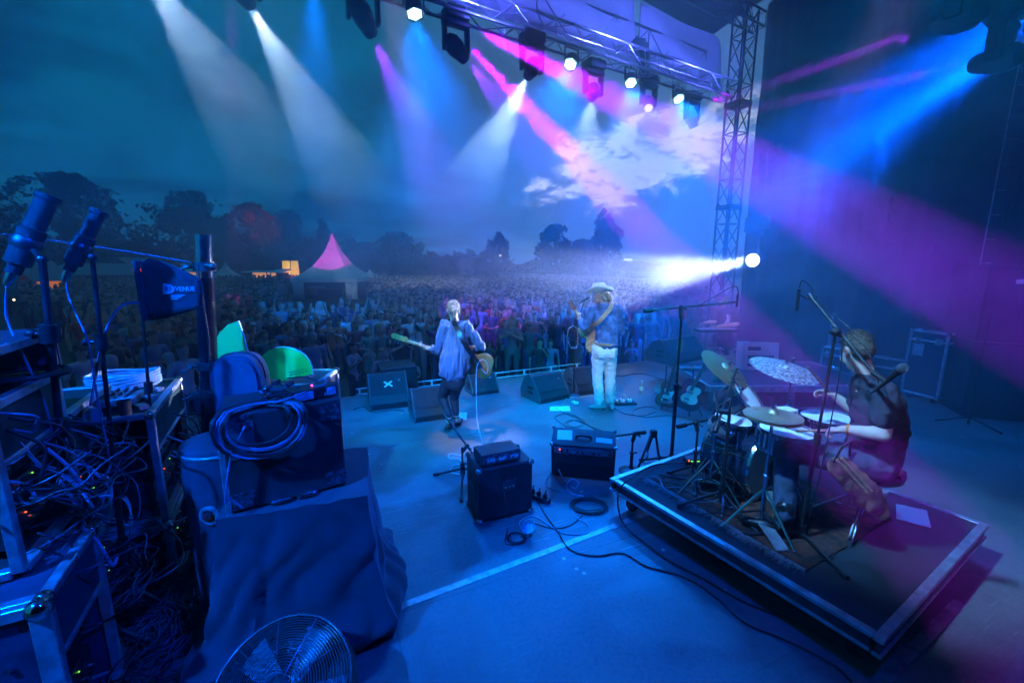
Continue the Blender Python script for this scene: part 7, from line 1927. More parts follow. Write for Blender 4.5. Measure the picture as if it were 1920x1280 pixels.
f.chain([shn, shn.lerp(eln, .4), eln], [.058, .056, .045]); f.chain([eln, eln.lerp(wn, .35), wn], [.046, .045, .029])
f.chain([shf, elf], [.056, .045]); f.chain([elf, elf.lerp(wf, .35), wf], [.045, .043, .028])
hn = J(1549, 806, .02); hf = J(1550, 735, .4)
hand(f, wn, hn - wn, V((-.1, .4, -.9)), .95, 1.0, thumb_side=-1); hand(f, wf, hf - wf, V((-.3, .1, -1)), .95, 1.0)
kn, an = J(1475, 842, .14), J(1470, 968, .0); an.z = .11; kf, af = J(1500, 830, .62), J(1448, 915, .55); af.z = .12
hpn, hpf = hip + V((-.03, -.08, -.04)), hip + V((-.03, .12, -.04))
f.chain([hpn, kn], [.105, .07]); f.chain([kn, kn.lerp(an, .3), an], [.066, .064, .044]); f.chain([hpf, kf], [.105, .07]); f.chain([kf, kf.lerp(af, .3), af], [.066, .064, .044])
f.make('body', SKIN, dm_, voxel=.008, smooth=3)
f = Fig(); f.chain([hip + V((.0, 0, -.03)), J(1650, 800, -.01), ch_, nk - V((0, 0, .06))], [.17, .168, .172, .105], flat=.82); f.cap(shn, shf, .076, .076)
f.cap(shn, shn.lerp(eln, .62), .076, .074); f.cap(shf, shf.lerp(elf, .62), .074, .07)
f.make('t_shirt', TEEP, dm_, voxel=.0095, smooth=4, fold=.010, fscale=9, fstretch=(1, 1, 1.3))
f = Fig(); f.chain([hip + V((0, 0, .04)), hip - V((0, 0, .03))], [.165, .165]); f.chain([hpn, kn], [.12, .083]); f.chain([kn, kn.lerp(an, .5), an + V((0, 0, .06))], [.082, .075, .066]); f.chain([hpf, kf], [.12, .083]); f.chain([kf, kf.lerp(af, .5), af + V((0, 0, .06))], [.082, .075, .066])
f.make('jeans', DKJ, dm_, voxel=.0095, smooth=3, fold=.009, fscale=11, fstretch=(1.2, 1.2, .8))
for a_, tx in ((an, 1418), (af, 1400)):
    f = Fig(); to = V((J(tx, 965, 0).x, a_.y + .12, .05)); he = V((a_.x + .02, a_.y, .05)); f.chain([a_ + V((0, 0, .12)), a_ + V((0, 0, .02)), he], [.062, .056, .048]); f.chain([he, he.lerp(to, .55), to], [.047, .046, .034]); bo = f.make('boot', LEATH, dm_, voxel=.008, smooth=2)
    mb = MB(); mb.box((he.x, he.y, .012), (.08, .075, .028), ch=.006); mb.build('heel', LEATH, bo)
Hh = lambda x, y, z: hc + Fm @ (V((x, y, z)) * 1.05); f = Fig(); f.ell(Hh(0, -.018, .046), (.08, .098, .083), Fm); f.ell(Hh(0, -.055, .0), (.074, .062, .065), Fm); f.ell(Hh(0, .045, .09), (.055, .048, .03), Fm)
hb = f.make('hair', HBR, dm_, voxel=.006, smooth=1, fold=.005, fscale=45, fstretch=(1, 1, 1))
rr = random.Random(9); st_ = []
for k in range(170):
    a_, e_ = rr.uniform(0, 2 * pi), rr.uniform(.15, 1.4); p = Hh(cos(a_) * cos(e_) * .08, sin(a_) * cos(e_) * .097 - .018, .055 + sin(e_) * .083); d = (p - hc).normalized(); t1 = d.cross(V((rr.uniform(-1, 1), rr.uniform(-1, 1), rr.uniform(-1, 1)))).normalized()
    st_.append([p, p + d * .003 + t1 * .006, p + d * .005 + t1 * .002, p + d * .003 - t1 * .006])
locks(hb, st_, HBR, .0042, 'curl')
mb = MB(); mb.tube([wn + (eln - wn).normalized() * .02 + frame(eln - wn) @ V((.033 * cos(a_), .033 * sin(a_), 0)) for a_ in [k * pi / 8 for k in range(16)]], .008, n=6, closed=True); mb.build('wristband', mat('orange band', (.85, .2, .05), .6), dm_)
s0_ = R0 + J(1560, 742, .38); s1_ = R0 + J(1515, 688, .3); th = thing('drum_stick', 'raised drum stick in the far hand of the drummer', 'drum stick', s0_); mb = MB(); dd_ = s1_ - s0_; mb.cyl(-dd_ * .35, dd_ * .85, .0075, n=10); mb.cyl(dd_ * .85, dd_ * .97, .0072, .004, n=10); mb.ell(dd_, .006, n=8, m=6); mb.build('stick', WOOD, th, smooth=.7)
s0_ = R0 + hn; s1_ = R0 + J(1490, 808, .12); th = thing('drum_stick', 'lowered drum stick in the near hand resting over the snare', 'drum stick', s0_); mb = MB(); dd_ = s1_ - s0_; mb.cyl(-dd_ * .6, dd_ * .9, .0075, n=10); mb.ell(dd_ * .93, (.008, .008, .008), n=8, m=6); mb.build('stick', WOOD, th, smooth=.7)


# ------------------------------------------------------------------ near left: racks, stands, draped case
rl = random.Random(21)
# draped box ---------------------------------------------------------
TZ = .90; d0, d1, d2 = P(412, 972, TZ), P(684, 928, TZ), P(646, 845, TZ); d1w = (d1 - d0); vx = d1w.normalized(); vy = V((-vx.y, vx.x, 0)); bw, bd = d1w.length, max(.45, (d2 - d1).dot(vy))
dt = thing('draped_table', 'table height box hidden under a dark blue black cloth', 'draped box', (d0.x, d0.y, 0), math.atan2(vx.y, vx.x))
mb = MB(); mb.box((bw / 2, bd / 2, TZ / 2 - .01), (bw - .04, bd - .04, TZ - .03), ch=.02); mb.build('inner_box', PLYBLACK, dt)
NP, NQ = 150, 40; mb = MB(); vs = []; fs = []
def per(t_):
    L = 2 * (bw + bd); s_ = t_ * L; r_ = .03
    for (x0, y0, x1, y1) in ((0, 0, bw, 0), (bw, 0, bw, bd), (bw, bd, 0, bd), (0, bd, 0, 0)):
        l_ = abs(x1 - x0) + abs(y1 - y0)
        if s_ <= l_: f_ = s_ / l_; return x0 + (x1 - x0) * f_, y0 + (y1 - y0) * f_
        s_ -= l_
    return 0, 0
for j in range(NQ + 1):
    v_ = j / NQ
    for i in range(NP):
        t_ = i / NP; x, y = per(t_); cx_, cy_ = bw / 2, bd / 2; ox, oy = x - cx_, y - cy_; l_ = math.hypot(ox, oy)
        flare = .02 + .16 * v_ ** 1.3 * (.6 + .5 * (x < .2)) + .09 * math.exp(-((v_ - .88) / .1) ** 2)
        ph = t_ * 2 * pi * 9 + v_ * 3.2 + 1.4 * sin(t_ * 17)
        fold = (.07 * v_ ** .8) * (.35 + 1.1 * abs(noise.noise(V((t_ * 14, v_ * 2, 9))))) * (abs(sin(ph * .9 + v_ * 5 + 2.5 * noise.noise(V((t_ * 9, v_ * 3, 1))))) ** .6 - .5) + .02 * noise.noise(V((t_ * 20, v_ * 4, 0))) * v_
        fold += .02 * v_ * sin((t_ * 40 + v_ * 14))
        z = TZ + .004 - (TZ - .015) * v_ + .012 * noise.noise(V((t_ * 30, v_ * 9, 5)))
        k_ = flare + fold; vs.append((x + ox / l_ * k_, y + oy / l_ * k_, max(.012, z)))
for j in range(NQ):
    for i in range(NP): fs.append((j * NP + i, j * NP + (i + 1) % NP, (j + 1) * NP + (i + 1) % NP, (j + 1) * NP + i))
fs.append(tuple(range(NP)))
mb.add(vs, fs); o = mb.build('cloth', CLOTHBLK, dt, smooth=1.0)
# flight case on top with perforated grille and tape corners
a, b_ = P(436, 963, TZ + .01), P(650, 908, TZ + .01); o0, ang, w_ = axisbox(a, b_); hc_ = P(432, 792, Y=a.y).z - TZ; hc_ = (P(643, 748, Y=b_.y).z - TZ + hc_) / 2
fc = thing('equipment_case', 'black equipment case with taped corners on the draped box, cable coil hung over it', 'equipment case', (a.x, a.y, TZ + .012), ang); dd = .42
mb = MB(); mb.box((w_ / 2, dd / 2, hc_ / 2), (w_, dd, hc_), ch=.008); mb.build('body', mat('black carpet covering', (.022, .022, .028), .85, var=.25, bump=.6, bscale=350), fc)
PERF = bpy.data.materials.new('perforated grille'); PERF.use_nodes = True; t = NT(PERF.node_tree); b = PERF.node_tree.nodes['Principled BSDF']; tcn = t.n('ShaderNodeTexCoord'); vo = t.n('ShaderNodeTexVoronoi'); vo.inputs['Scale'].default_value = 85; vo.inputs['Randomness'].default_value = 0; t.link(tcn.outputs['Object'], vo.inputs['Vector'])
t.link(t.mix(t.ramp(vo.outputs['Distance'], .28, .34), (.002, .002, .003), (.16, .16, .17)), b.inputs['Base Color']); b.inputs['Metallic'].default_value = .5; b.inputs['Roughness'].default_value = .4
mb = MB(); mb.box((w_ * .14, -.002, hc_ * .74), (w_ * .2, .006, hc_ * .38)); mb.build('vent_grille', PERF, fc)
for x, z in ((.06, .06), (w_ - .055, .06), (w_ - .06, hc_ - .07), (.07, hc_ - .05)):
    mb = MB(); mb.box((x, -.003, z), (.11, .005, .085), Matrix.Rotation(rl.uniform(-.08, .08), 3, 'Y')); mb.box((x, .02, z + (.043 if z > .1 else -.043)), (.11, .05, .005)); mb.build('tape_patch', mat('crinkled dark tape', (.08, .08, .1), .25, .2, var=.4, vscale=50, bump=1.0, bscale=60), fc)
for x in (w_ * .4, w_ * .62): mb = MB(); mb.box((x, -.012, .012), (.1, .03, .02), ch=.004); mb.cyl((x - .03, -.03, .012), (x + .03, -.03, .012), .007, n=8); mb.build('butterfly_latch', CHROME, fc)
mb = MB(); mb.box((-.012, .01, hc_ * .3), (.03, .02, hc_ * .75), ch=.004); mb.build('aluminium_edge', ALU, fc)
TOPZ = TZ + .012 + hc_; Mf = Matrix.Translation((a.x, a.y, 0)) @ Matrix.Rotation(ang, 4, 'Z'); FT = lambda x, y, z: Mf @ V((x, y, z))
# coil draped over the corner of the case
for k in range(5):
    pts = []; r0 = .13 + .014 * k; c_ = FT(w_ * .27 + .012 * k, -.03, TOPZ - .07)
    for i in range(44):
        a_ = i * 2 * pi / 22; r_ = r0 * (1 + .13 * sin(i * .31 + k)); u = cos(a_) * r_ * 1.15; v_ = sin(a_) * r_
        z = v_ * .95; y = -.012 - .003 * k; 
        if z > .06: y = (z - .06) * 1.25; z = .06 + .004 * k + .004 * (i > 22)
        pts.append(c_ + (Mf.to_3x3() @ V((u, y - .012 * abs(sin(a_ * 2 + k)), z + .02))))
    mb = MB(Matrix.Translation(-c_)); mb.tube(pts, .0062, n=7); o = mb.build('hanging_cable_coil', CABLEG if k % 2 else CABLEM, None, smooth=True, loc=c_)
    tag(o, ['outermost', 'second', 'third', 'fourth', 'innermost'][4 - k] + ' loop of the thick cable coil hung over the equipment case', 'cable', 'coils over the equipment case')
cable('cable dropping from the hung coil down the left edge of the case', [FT(.1, -.04, TOPZ - .05), FT(.03, -.05, TOPZ - .2), FT(-.02, -.06, TOPZ - .42), FT(.0, -.05, TZ + .12), FT(.05, -.05, TZ + .05)], .006, CABLEG, wob=.01)
pu = thing('power_unit', 'flat black power unit with pale stickers and a pink light on the equipment case', 'power unit', FT(w_ * .76, .12, TOPZ), ang + .25)
mb = MB(); mb.box((0, 0, .035), (.25, .13, .065), ch=.005); mb.build('housing', BLACK, pu)
for x, s_ in ((-.06, .1), (.09, .05)): mb = MB(); mb.box((x, -.067, .035), (s_, .003, .045)); mb.build('sticker', mat('pale blue sticker', (.5, .6, .7), .6, var=.2, vscale=40), pu)
mb = MB(); mb.ell((.01, .0, .07), .006, n=8, m=6); mb.build('indicator', MAGLED, pu)
for k, (x, y, s_) in enumerate(((.5, .2, .07), (.58, .1, .055), (.42, .3, .06))):
    th = thing('radio_receiver', ['squat connector block among the cables on the equipment case', 'small adapter beside the flat power unit', 'rounded plug pack at the back of the equipment case'][k], 'adapter', FT(w_ * x, y, TOPZ), rl.random()); mb = MB(); mb.box((0, 0, s_ / 2), (s_ * 1.4, s_, s_), ch=.012); mb.build('housing', PLASTIC, th, smooth=.6); mb = MB(); mb.cyl((0, 0, s_ * .8), (s_, .02, s_ * 1.2), .012, n=8); mb.build('plug', RUBBER, th)
for k in range(7):
    p0 = FT(w_ * rl.uniform(.35, .9), rl.uniform(.05, .35), TOPZ + .02); pts = [p0]
    for i in range(4): pts.append(FT(w_ * rl.uniform(.3, 1.0), rl.uniform(.02, .38), TOPZ + rl.uniform(.01, .07)))
    cable(['first', 'second', 'third', 'fourth', 'fifth', 'sixth', 'seventh'][k] + ' short lead curled on top of the equipment case, counted from the back', pts, .0045, CABLEM if k % 2 else CABLEG, wob=.01)

# grey rounded speaker, tub, green signs -------------------------------------
sp_o = P(450, 800, Y=2.75); sw_, sh_ = .30, P(450, 668, Y=2.75).z - sp_o.z
gs_ = thing('moulded_speaker', 'rounded grey blue moulded speaker back behind the equipment case', 'speaker', sp_o, R(12))
prof = [(-.155, 0), (.155, 0)] + [(.155 * cos(k * pi / 14) ** .6 if k < 7 else -.155 * abs(cos(k * pi / 14)) ** .6, sh_ * (.62 + .38 * sin(k * pi / 14))) for k in range(15)]
mb = MB(); mb.prism(prof, .2); mb.build('cabinet_body', mat('grey moulded plastic', (.10, .12, .17), .5, var=.1, bump=.15, bscale=300), gs_, bevel=.02, smooth=.6)
mb = MB(); mb.tube([(x * 1.01, .1, z * 1.005) for x, z in prof[2:]], .006, n=6); mb.build('seam', BLACK, gs_)
mb = MB(); mb.cyl((0, .1, -(sp_o.z)), (0, .1, 0), .018, n=8); mb.build('stand_pole', STEEL, gs_)
mb = MB(); mb.box((0, .1, -sp_o.z + .02), (.45, .45, .03), ch=.01); mb.build('stand_base', STEEL, gs_)
tb0 = P(420, 822, Y=2.35); tub = thing('equipment_tub', 'dark grey round topped case left of the draped box', 'tub', (tb0.x - .02, tb0.y, 0), .3)
mb = MB(); mb.lathe([(.2, 0), (.205, tb0.z - .03), (.195, tb0.z - .004), (.18, tb0.z)], n=32); mb.build('body', mat('dark grey shell', (.05, .055, .08), .5, var=.15), tub, smooth=.7)
mb = MB(); mb.lathe([(.207, tb0.z - .045), (.21, tb0.z - .04), (.21, tb0.z - .03), (.207, tb0.z - .025)], n=32); mb.build('rim', ALUD, tub)
GRN = mat('fluorescent green board', (.03, .95, .13), .7, var=.03, emit=None)
def sign(label, pts, Y, rimidx, fold=None, th_=.012):
    W = [P(x, y, Y=Y) for x, y in pts]; o_ = W[0]; t_ = thing('green_sign', label, 'sign', o_)
    mb = MB(); mb.prism([(p.x - o_.x, p.z - o_.z) for p in W], th_); mb.build('board', GRN, t_)
    mb = MB(); mb.tube([(W[i].x - o_.x, -.002, W[i].z - o_.z) for i in rimidx], .006, n=6); mb.build('white_rim', WHITE, t_)
    return t_, o_
arc = []
for k in range(15):
    f_ = k / 14; a_ = R(188) - f_ * R(190); arc.append((532 + 55 * cos(a_) * (1 if cos(a_) > 0 else .94), 699 - 47 * sin(a_) - 4 * (1 - f_)))
s2, so2 = sign('bright green half disc sign with small dark lettering', [(527, 715)] + [(497, 706)] + arc, 3.5, range(8, 17))
dk_ = mat('dark green print', (.01, .2, .1), .7)
for r_, (x0, y0, x1, y1) in enumerate(((541, 698, 573, 691), (542, 703, 576, 695))):
    x = x0
    while x < x1:
        L_ = rl.uniform(3, 7); ya = y0 + (y1 - y0) * (x - x0) / (x1 - x0); p0, p1 = P(x, ya, Y=3.49) - so2, P(min(x1, x + L_), ya - .8, Y=3.49) - so2; mb = MB(); mb.cyl(p0, p1, .0028, n=4); mb.build('lettering', dk_, s2); x += L_ + 2
s1b, so1 = sign('upright green folded sign beside the chrome pole', [(404, 716), (404, 640), (412, 622), (428, 608), (447, 601), (458, 632), (466, 664), (466, 716)], 3.3, [4, 5, 6])
sup = road_case('road case standing behind the grey speaker under the green signs', P(432, 716, P(500, 718, Y=3.4).z) * 1 - V((0, .0, P(500, 718, Y=3.4).z)), P(590, 714, P(500, 718, Y=3.4).z) - V((0, 0, P(500, 718, Y=3.4).z)), .5, P(500, 722, Y=3.4).z - .02)

# chrome mast with clamps ------------------------------------------------------
m0, m1 = P(396, 820, Y=3.0), P(381, 440, Y=3.0); mx = (m0.x * .6 + m1.x * .4)
ma = thing('mast', 'thick upright pole, chrome above and black below, with pipe clamps', 'pole', (mx, 3.0, 0)); zt = m1.z; zc = P(385, 520, Y=3.0).z
lean_ = lambda z: (m1.x - m0.x) / (m1.z - m0.z) * (z - m0.z) + m0.x - mx
mb = MB(); mb.cyl((lean_(0), 0, 0), (lean_(zc), 0, zc), .058, n=20); mb.build('lower_tube', mat('black lacquered tube', (.012, .012, .016), .22, var=.1, coat=.6), ma, smooth=.7)
mb = MB(); mb.cyl((lean_(zc), 0, zc), (lean_(zt), 0, zt), .05, n=20); mb.build('upper_tube', CHROME, ma, smooth=.7)
for py in (500, 684, 735):
    z = P(385, py, Y=3).z; mb = MB(); mb.cyl((lean_(z), 0, z - .03), (lean_(z), 0, z + .03), .068, n=18); mb.cyl((lean_(z) - .12, -.03, z), (lean_(z) + .1, -.05, z + .01), .014, n=8); mb.ell((lean_(z) + .09, -.05, z), .026, n=8, m=6); mb.cyl((lean_(z) - .06, -.07, z), (lean_(z) - .13, -.09, z - .03), .011, .006, n=8); mb.build('pipe_clamp', STEEL, ma, smooth=.7)
mb = MB(); mb.box((lean_(0), 0, .02), (.5, .5, .03), ch=.01); mb.build('base_plate', STEEL, ma)
z = P(385, 497, Y=3).z; cable('thin taut line running from the mast to the left edge', [V((mx, 2.96, z + .02)), P(190, 464, Y=2.9), P(-30, 434, Y=2.8)], .004, CABLEG, wob=0)
cable('cable clipped down the right side of the mast', [V((mx + .06, 2.93, z)), V((mx + .085, 2.92, z - .4)), V((mx + .06, 2.92, z - .8)), V((mx + .12, 2.9, z - 1.3))], .006, CABLEM, wob=.01)

# fabric antenna fin ---------------------------------------------------------
FY = 2.55; fin = [(262, 512), (266, 494), (277, 487), (296, 492), (318, 500), (342, 511), (364, 522), (372, 530), (373, 574), (352, 581), (330, 587), (308, 594), (284, 598), (266, 594), (260, 570)]
W = [P(x, y, Y=FY) for x, y in fin]; o_ = P(270, 597, Y=FY); fa = thing('antenna_fin', 'black fabric antenna fin reading RF VENUE on a thin stand', 'antenna', o_)
bm = bmesh.new(); vv = [bm.verts.new((p.x - o_.x, 0, p.z - o_.z)) for p in bez(W, 3)[:-1]]; f_ = bm.faces.new(vv); bmesh.ops.triangulate(bm, faces=[f_]); bmesh.ops.subdivide_edges(bm, edges=bm.edges[:], cuts=6, use_grid_fill=True)
ext = bmesh.ops.duplicate(bm, geom=bm.faces[:] + bm.edges[:] + bm.verts[:])
back = [g_ for g_ in ext['geom'] if isinstance(g_, bmesh.types.BMVert)]; bs_ = set(back)
for v in bm.verts:
    n_ = noise.noise(V((v.co.x * 11, v.co.z * 7, 2))) * .012 + .006 * sin(v.co.x * 60 + v.co.z * 30); n_ *= 0 if (.05 < v.co.x < .34 and -.0 < v.co.z < .22) else 1
    v.co.y = n_ + (.03 if v in bs_ else -.0)
me = bpy.data.meshes.new('fabric_cover'); bm.to_mesh(me); bm.free(); me.materials.append(CLOTHBLK); me.shade_smooth(); o = bpy.data.objects.new('fabric_cover', me); COL.objects.link(o); o.parent = fa; md = o.modifiers.new('t', 'SOLIDIFY'); md.thickness = .003
rim_ = [p - o_ + V((0, .015, 0)) for p in W]; mb = MB(); mb.tube(rim_, .012, n=6, closed=True); mb.build('piping', CLOTHBLK, fa, smooth=True)
PRT = mat('pale print', (.45, .55, .75), .7, var=0)
q = [(305, 531), (319, 534), (325, 538), (327, 543), (324, 548), (318, 550), (305, 552)]; W = [P(x, y, Y=FY - .012) - o_ for x, y in q]; mb = MB(); mb.prism([(p.x, p.z) for p in W], .004, Matrix.Translation((0, -.012, 0))); lg = mb.build('logo_shape', PRT, fa)
def ftext(s_, px, py, size, m, par, off=.018, **k):
    p = P(px, py, Y=FY - off) - o_; return text(s_, size, m, par, Matrix.Translation((p.x, -off, p.z)) @ Matrix.Rotation(pi / 2, 4, 'X'), **k)
pxm = FY / 800 * 1.0
ftext('RF', 316, 542, 12.5 * pxm, mat('dark print', (.03, .04, .07), .7, var=0), fa, sx=1.05); ftext('VENUE', 347, 542, 12 * pxm, PRT, fa, off=.014)
for k in range(3):
    p0, p1 = P(321, 554 + 3.2 * k, Y=FY - .014) - o_, P(346 - 6 * k, 553.5 + 3.2 * k, Y=FY - .014) - o_; mb = MB(); mb.cyl(p0, p1, .0022, n=4); mb.build('fine_print', PRT, fa)
mb = MB(); p = P(259, 506, Y=FY) - o_; mb.box(p, (.045, .02, .022), ch=.003); mb.build('orange_tab', mat('glowing orange plastic', (.9, .16, .05), .5, emit=(1, .12, .03), estr=.5), fa)  # tab given its own glow though it is no lamp
mb = MB(); p = P(266, 545, Y=FY) - o_; mb.box(p + V((0, .0, 0)), (.035, .05, .36), ch=.01); mb.build('edge_sleeve', CLOTHBLK, fa)
def slim_stand(label, top_px, top_py, bot_px, bot_py, r, m=BLACK, collars=(.45,), rot=.3, sp=.3, base=True):
    b0 = P(bot_px, bot_py, 0.0); t1 = P(top_px, top_py, Y=b0.y); tt = t1 - b0
    th = thing('equipment_stand', label, 'stand', b0, 0, 'tall thin stands at the left'); mb = MB(); mb.cyl((0, 0, .03), tt * .5, r * 1.3, n=12); mb.cyl(tt * .48, tt, r * .85, n=12); mb.build('pole', m, th, smooth=.7)
    for c_ in collars: mb = MB(); mb.cyl(tt * (c_ - .02), tt * (c_ + .02), r * 2.2, n=12); mb.cyl(tt * c_, tt * c_ + V((-.06, -.02, 0)), r * .8, n=8); mb.ell(tt * c_ + V((-.065, -.02, 0)), r * 1.5, n=8, m=6); mb.build('locking_collar', RUBBER, th, smooth=.7)
    for k in range(3): a_ = rot + k * 2.094; mb = MB(); mb.tube([(0, 0, .3), (cos(a_) * sp, sin(a_) * sp, .015)], r * 1.0, n=8); mb.cyl((cos(a_) * sp * .93, sin(a_) * sp * .93, .035), (cos(a_) * sp * 1.03, sin(a_) * sp * 1.03, .01), r * 1.7, n=8); mb.build('leg', m, th, smooth=.7)
    return th, b0 + tt
stC, tC = slim_stand('thin stand carrying the black fabric antenna fin', 268, 600, 306, 1065, .011, collars=(.43, .75))
stB, tB = slim_stand('thin stand holding the second shotgun microphone', 173, 482, 246, 1175, .013, collars=(.25, .8))
stA, tA = slim_stand('thick stand nearest the left edge holding the first shotgun microphone', 79, 486, 158, 1232, .018, collars=(.34, .62, .84))
def shotgun(label, p0, p1, Y, r, tip):
    a, b_ = P(*p0, Y=Y), P(*p1, Y=Y + .1); th = thing('shotgun_microphone', label, 'microphone', a, 0, 'shotgun microphones'); d = b_ - a; L = d.length; F = frame(d).to_4x4()
    mb = MB(F); mb.lathe([(0, 0), (r * .55, 0), (r * .6, L * .1), (r * .95, L * .12), (r, L * .55), (r * .8, L * .57), (r * .8, L * .93), (r * .95, L * .94), (r * .95, L), (0, L)], n=20); mb.build('windshield_tube', mat('matte black foam', (.022, .024, .03), .6, var=.2, bump=.5, bscale=200), th, smooth=.7)
    mb = MB(F); mb.lathe([(0, -L * .16), (r * .25, -L * .16), (r * .4, -L * .1), (r * .45, 0)], n=14); mb.build('connector', CHROME, th, smooth=.7)
    t_ = V(tip) - a; mb = MB(); mb.cyl(d * .38, t_, .012, n=8); mb.ell(d * .38, (r * 1.15, r * 1.15, r * 1.15), n=12, m=8); mb.ell(t_, .022, n=8, m=6); mb.build('pistol_mount', STEEL, th, smooth=.7)
    return th
shotgun('large black shotgun microphone tilted up, nearest the left edge', (24, 512), (92, 366), tA.y, .052, tA)
shotgun('smaller black shotgun microphone tilted up, right of the large one', (129, 508), (187, 395), tB.y, .042, tB)
cable('pale cable arching from the antenna fin down to the gear', [P(262, 567, Y=2.45), P(235, 570, Y=2.4), P(212, 590, Y=2.35), P(192, 640, Y=2.3), P(180, 700, Y=2.3), P(170, 760, Y=2.2)], .007, CABLEG, wob=0)
cable('cable falling from the large shotgun microphone', [P(12, 535, Y=tA.y), P(14, 600, Y=tA.y), P(50, 680, Y=tA.y - .05), P(85, 760, Y=tA.y - .05), P(120, 900, Y=tA.y)], .006, CABLEG, wob=0)
cable('cable falling from the smaller shotgun microphone', [P(125, 520, Y=tB.y), P(130, 560, Y=tB.y), P(165, 640, Y=tB.y - .1), P(178, 720, Y=tB.y - .1), P(205, 860, Y=tB.y - .1)], .005, CABLEG, wob=0)
leanp = thing('dark_pole', 'dark upright pole cut by the left edge of the picture', 'pole', (P(3, 700, Y=2.6).x, 2.6, 0)); mb = MB(); mb.cyl((0, 0, 0), (0, 0, 2.62), .022, n=10); mb.build('tube', BLACK, leanp); mb = MB(); mb.box((0, 0, .01), (.3, .3, .02)); mb.build('base_plate', STEEL, leanp)

# racks in a row, set square to the stage ----------------------------------------
RU = R(118.6)                                   # local x of a rack runs downstage
GRNP = mat('dark green laminated board', (.012, .04, .035), .45, var=.25, bump=.15, bscale=120)
def open_rack(label, corner, L, W_, z0, z1, bays, n_dev, seed, top=True, board=GRNP, lidp=True):
    """corner = near right bottom corner; x downstage, y to the left of the picture"""
    rr = random.Random(seed); th = thing('equipment_rack', label, 'equipment rack', (corner.x, corner.y, z0), RU, 'equipment racks at the left'); h = z1 - z0; e = .03
    for x in (0, L):
        for y in (0, W_): mb = MB(); mb.box((x, y, h / 2), (e * 1.4, e * 1.4, h), ch=.005); mb.build('corner_post', ALU, th)
    for z in (0, h):
        for y in (0, W_): mb = MB(); mb.box((L / 2, y, z), (L - .04, e * 1.5, e * 1.3), ch=.004); mb.build('long_rail', ALU, th)
        for x in (0, L): mb = MB(); mb.box((x, W_ / 2, z), (e * 1.5, W_ - .04, e * 1.3), ch=.004); mb.build('cross_rail', ALU, th)
    mb = MB(); mb.box((L, W_ / 2, h / 2), (.012, W_ - .04, h - .03)); mb.box((L / 2, W_, h / 2), (L - .04, .012, h - .03)); mb.box((L / 2, W_ / 2, .01), (L - .04, W_ - .04, .012)); mb.build('panel', board, th)
    if lidp: mb = MB(); mb.box((L / 2, 0, h * .82), (L - .045, .012, h * .3)); mb.build('side_panel', board, th); mb = MB(); mb.box((L / 2, -.008, h * .66), (L - .03, .02, .022), ch=.003); mb.build('edge_strip', ALU, th)
    if top: mb = MB(); mb.box((L / 2, W_ / 2, h + .005), (L - .04, W_ - .04, .01)); mb.build('top_panel', board, th)
    for x in (0, L):
        for y in (0, W_):
            mb = MB(); mb.ell((x, y, h), .034, n=10, m=8); mb.build('ball_corner', CHROME, th, smooth=True)
    for k in range(n_dev):
        z = .06 + k * (h * .6 / n_dev); dz = h * .6 / n_dev * .72
        mb = MB(); mb.box((L * .55, W_ * .52, z + dz / 2), (L * .8, W_ * .82, dz), ch=.004); dv = mb.build('rack_unit', BLACK if k % 2 else STEEL, th)
        for i in range(8): mb = MB(); x = L * (.2 + .09 * i); mb.cyl((x, W_ * .105, z + dz * .5), (x, W_ * .07, z + dz * .5), .011, n=10); mb.build('socket', CHROME if (i + k) % 2 else RUBBER, dv)
        for i in range(3): mb = MB(); mb.ell((L * (.25 + .2 * i), W_ * .105, z + dz * .8), .004, n=6, m=4); mb.build('status_light', (GRNLED, REDLED, GRNLED)[i], dv)
    return th


def leads(th_label, n_, xr, yr, zr, seed, base, rz=RU, mats=(CABLEG, CABLEM, CABLEM), rads=(.004, .007), sag=.25):
    rr = random.Random(seed); Mx = Matrix.Translation(base) @ Matrix.Rotation(rz, 4, 'Z')
    ords = ['highest', 'second', 'third', 'fourth', 'fifth', 'sixth', 'seventh', 'eighth', 'ninth', 'tenth', 'eleventh', 'twelfth', 'thirteenth', 'fourteenth']
    for k in range(n_):
        z = zr[1] - (zr[1] - zr[0]) * k / n_; p = V((rr.uniform(*xr), yr[0], z)); e = V((rr.uniform(*xr), yr[0] - .02, z - rr.uniform(0, .25)))
        mid = p.lerp(e, .5) + V((rr.uniform(-.1, .1), -rr.uniform(.05, .2), -rr.uniform(.02, sag))); q1 = p.lerp(mid, .5) + V((0, -.06, rr.uniform(-.02, .08)))
        cable(f'{ords[min(k, 13)]} loose lead {th_label}', [Mx @ p, Mx @ q1, Mx @ mid, Mx @ (mid.lerp(e, .6) + V((.02, -.02, -.03))), Mx @ e], rr.uniform(*rads), mats[k % len(mats)], wob=.01, group='leads hanging at the racks')


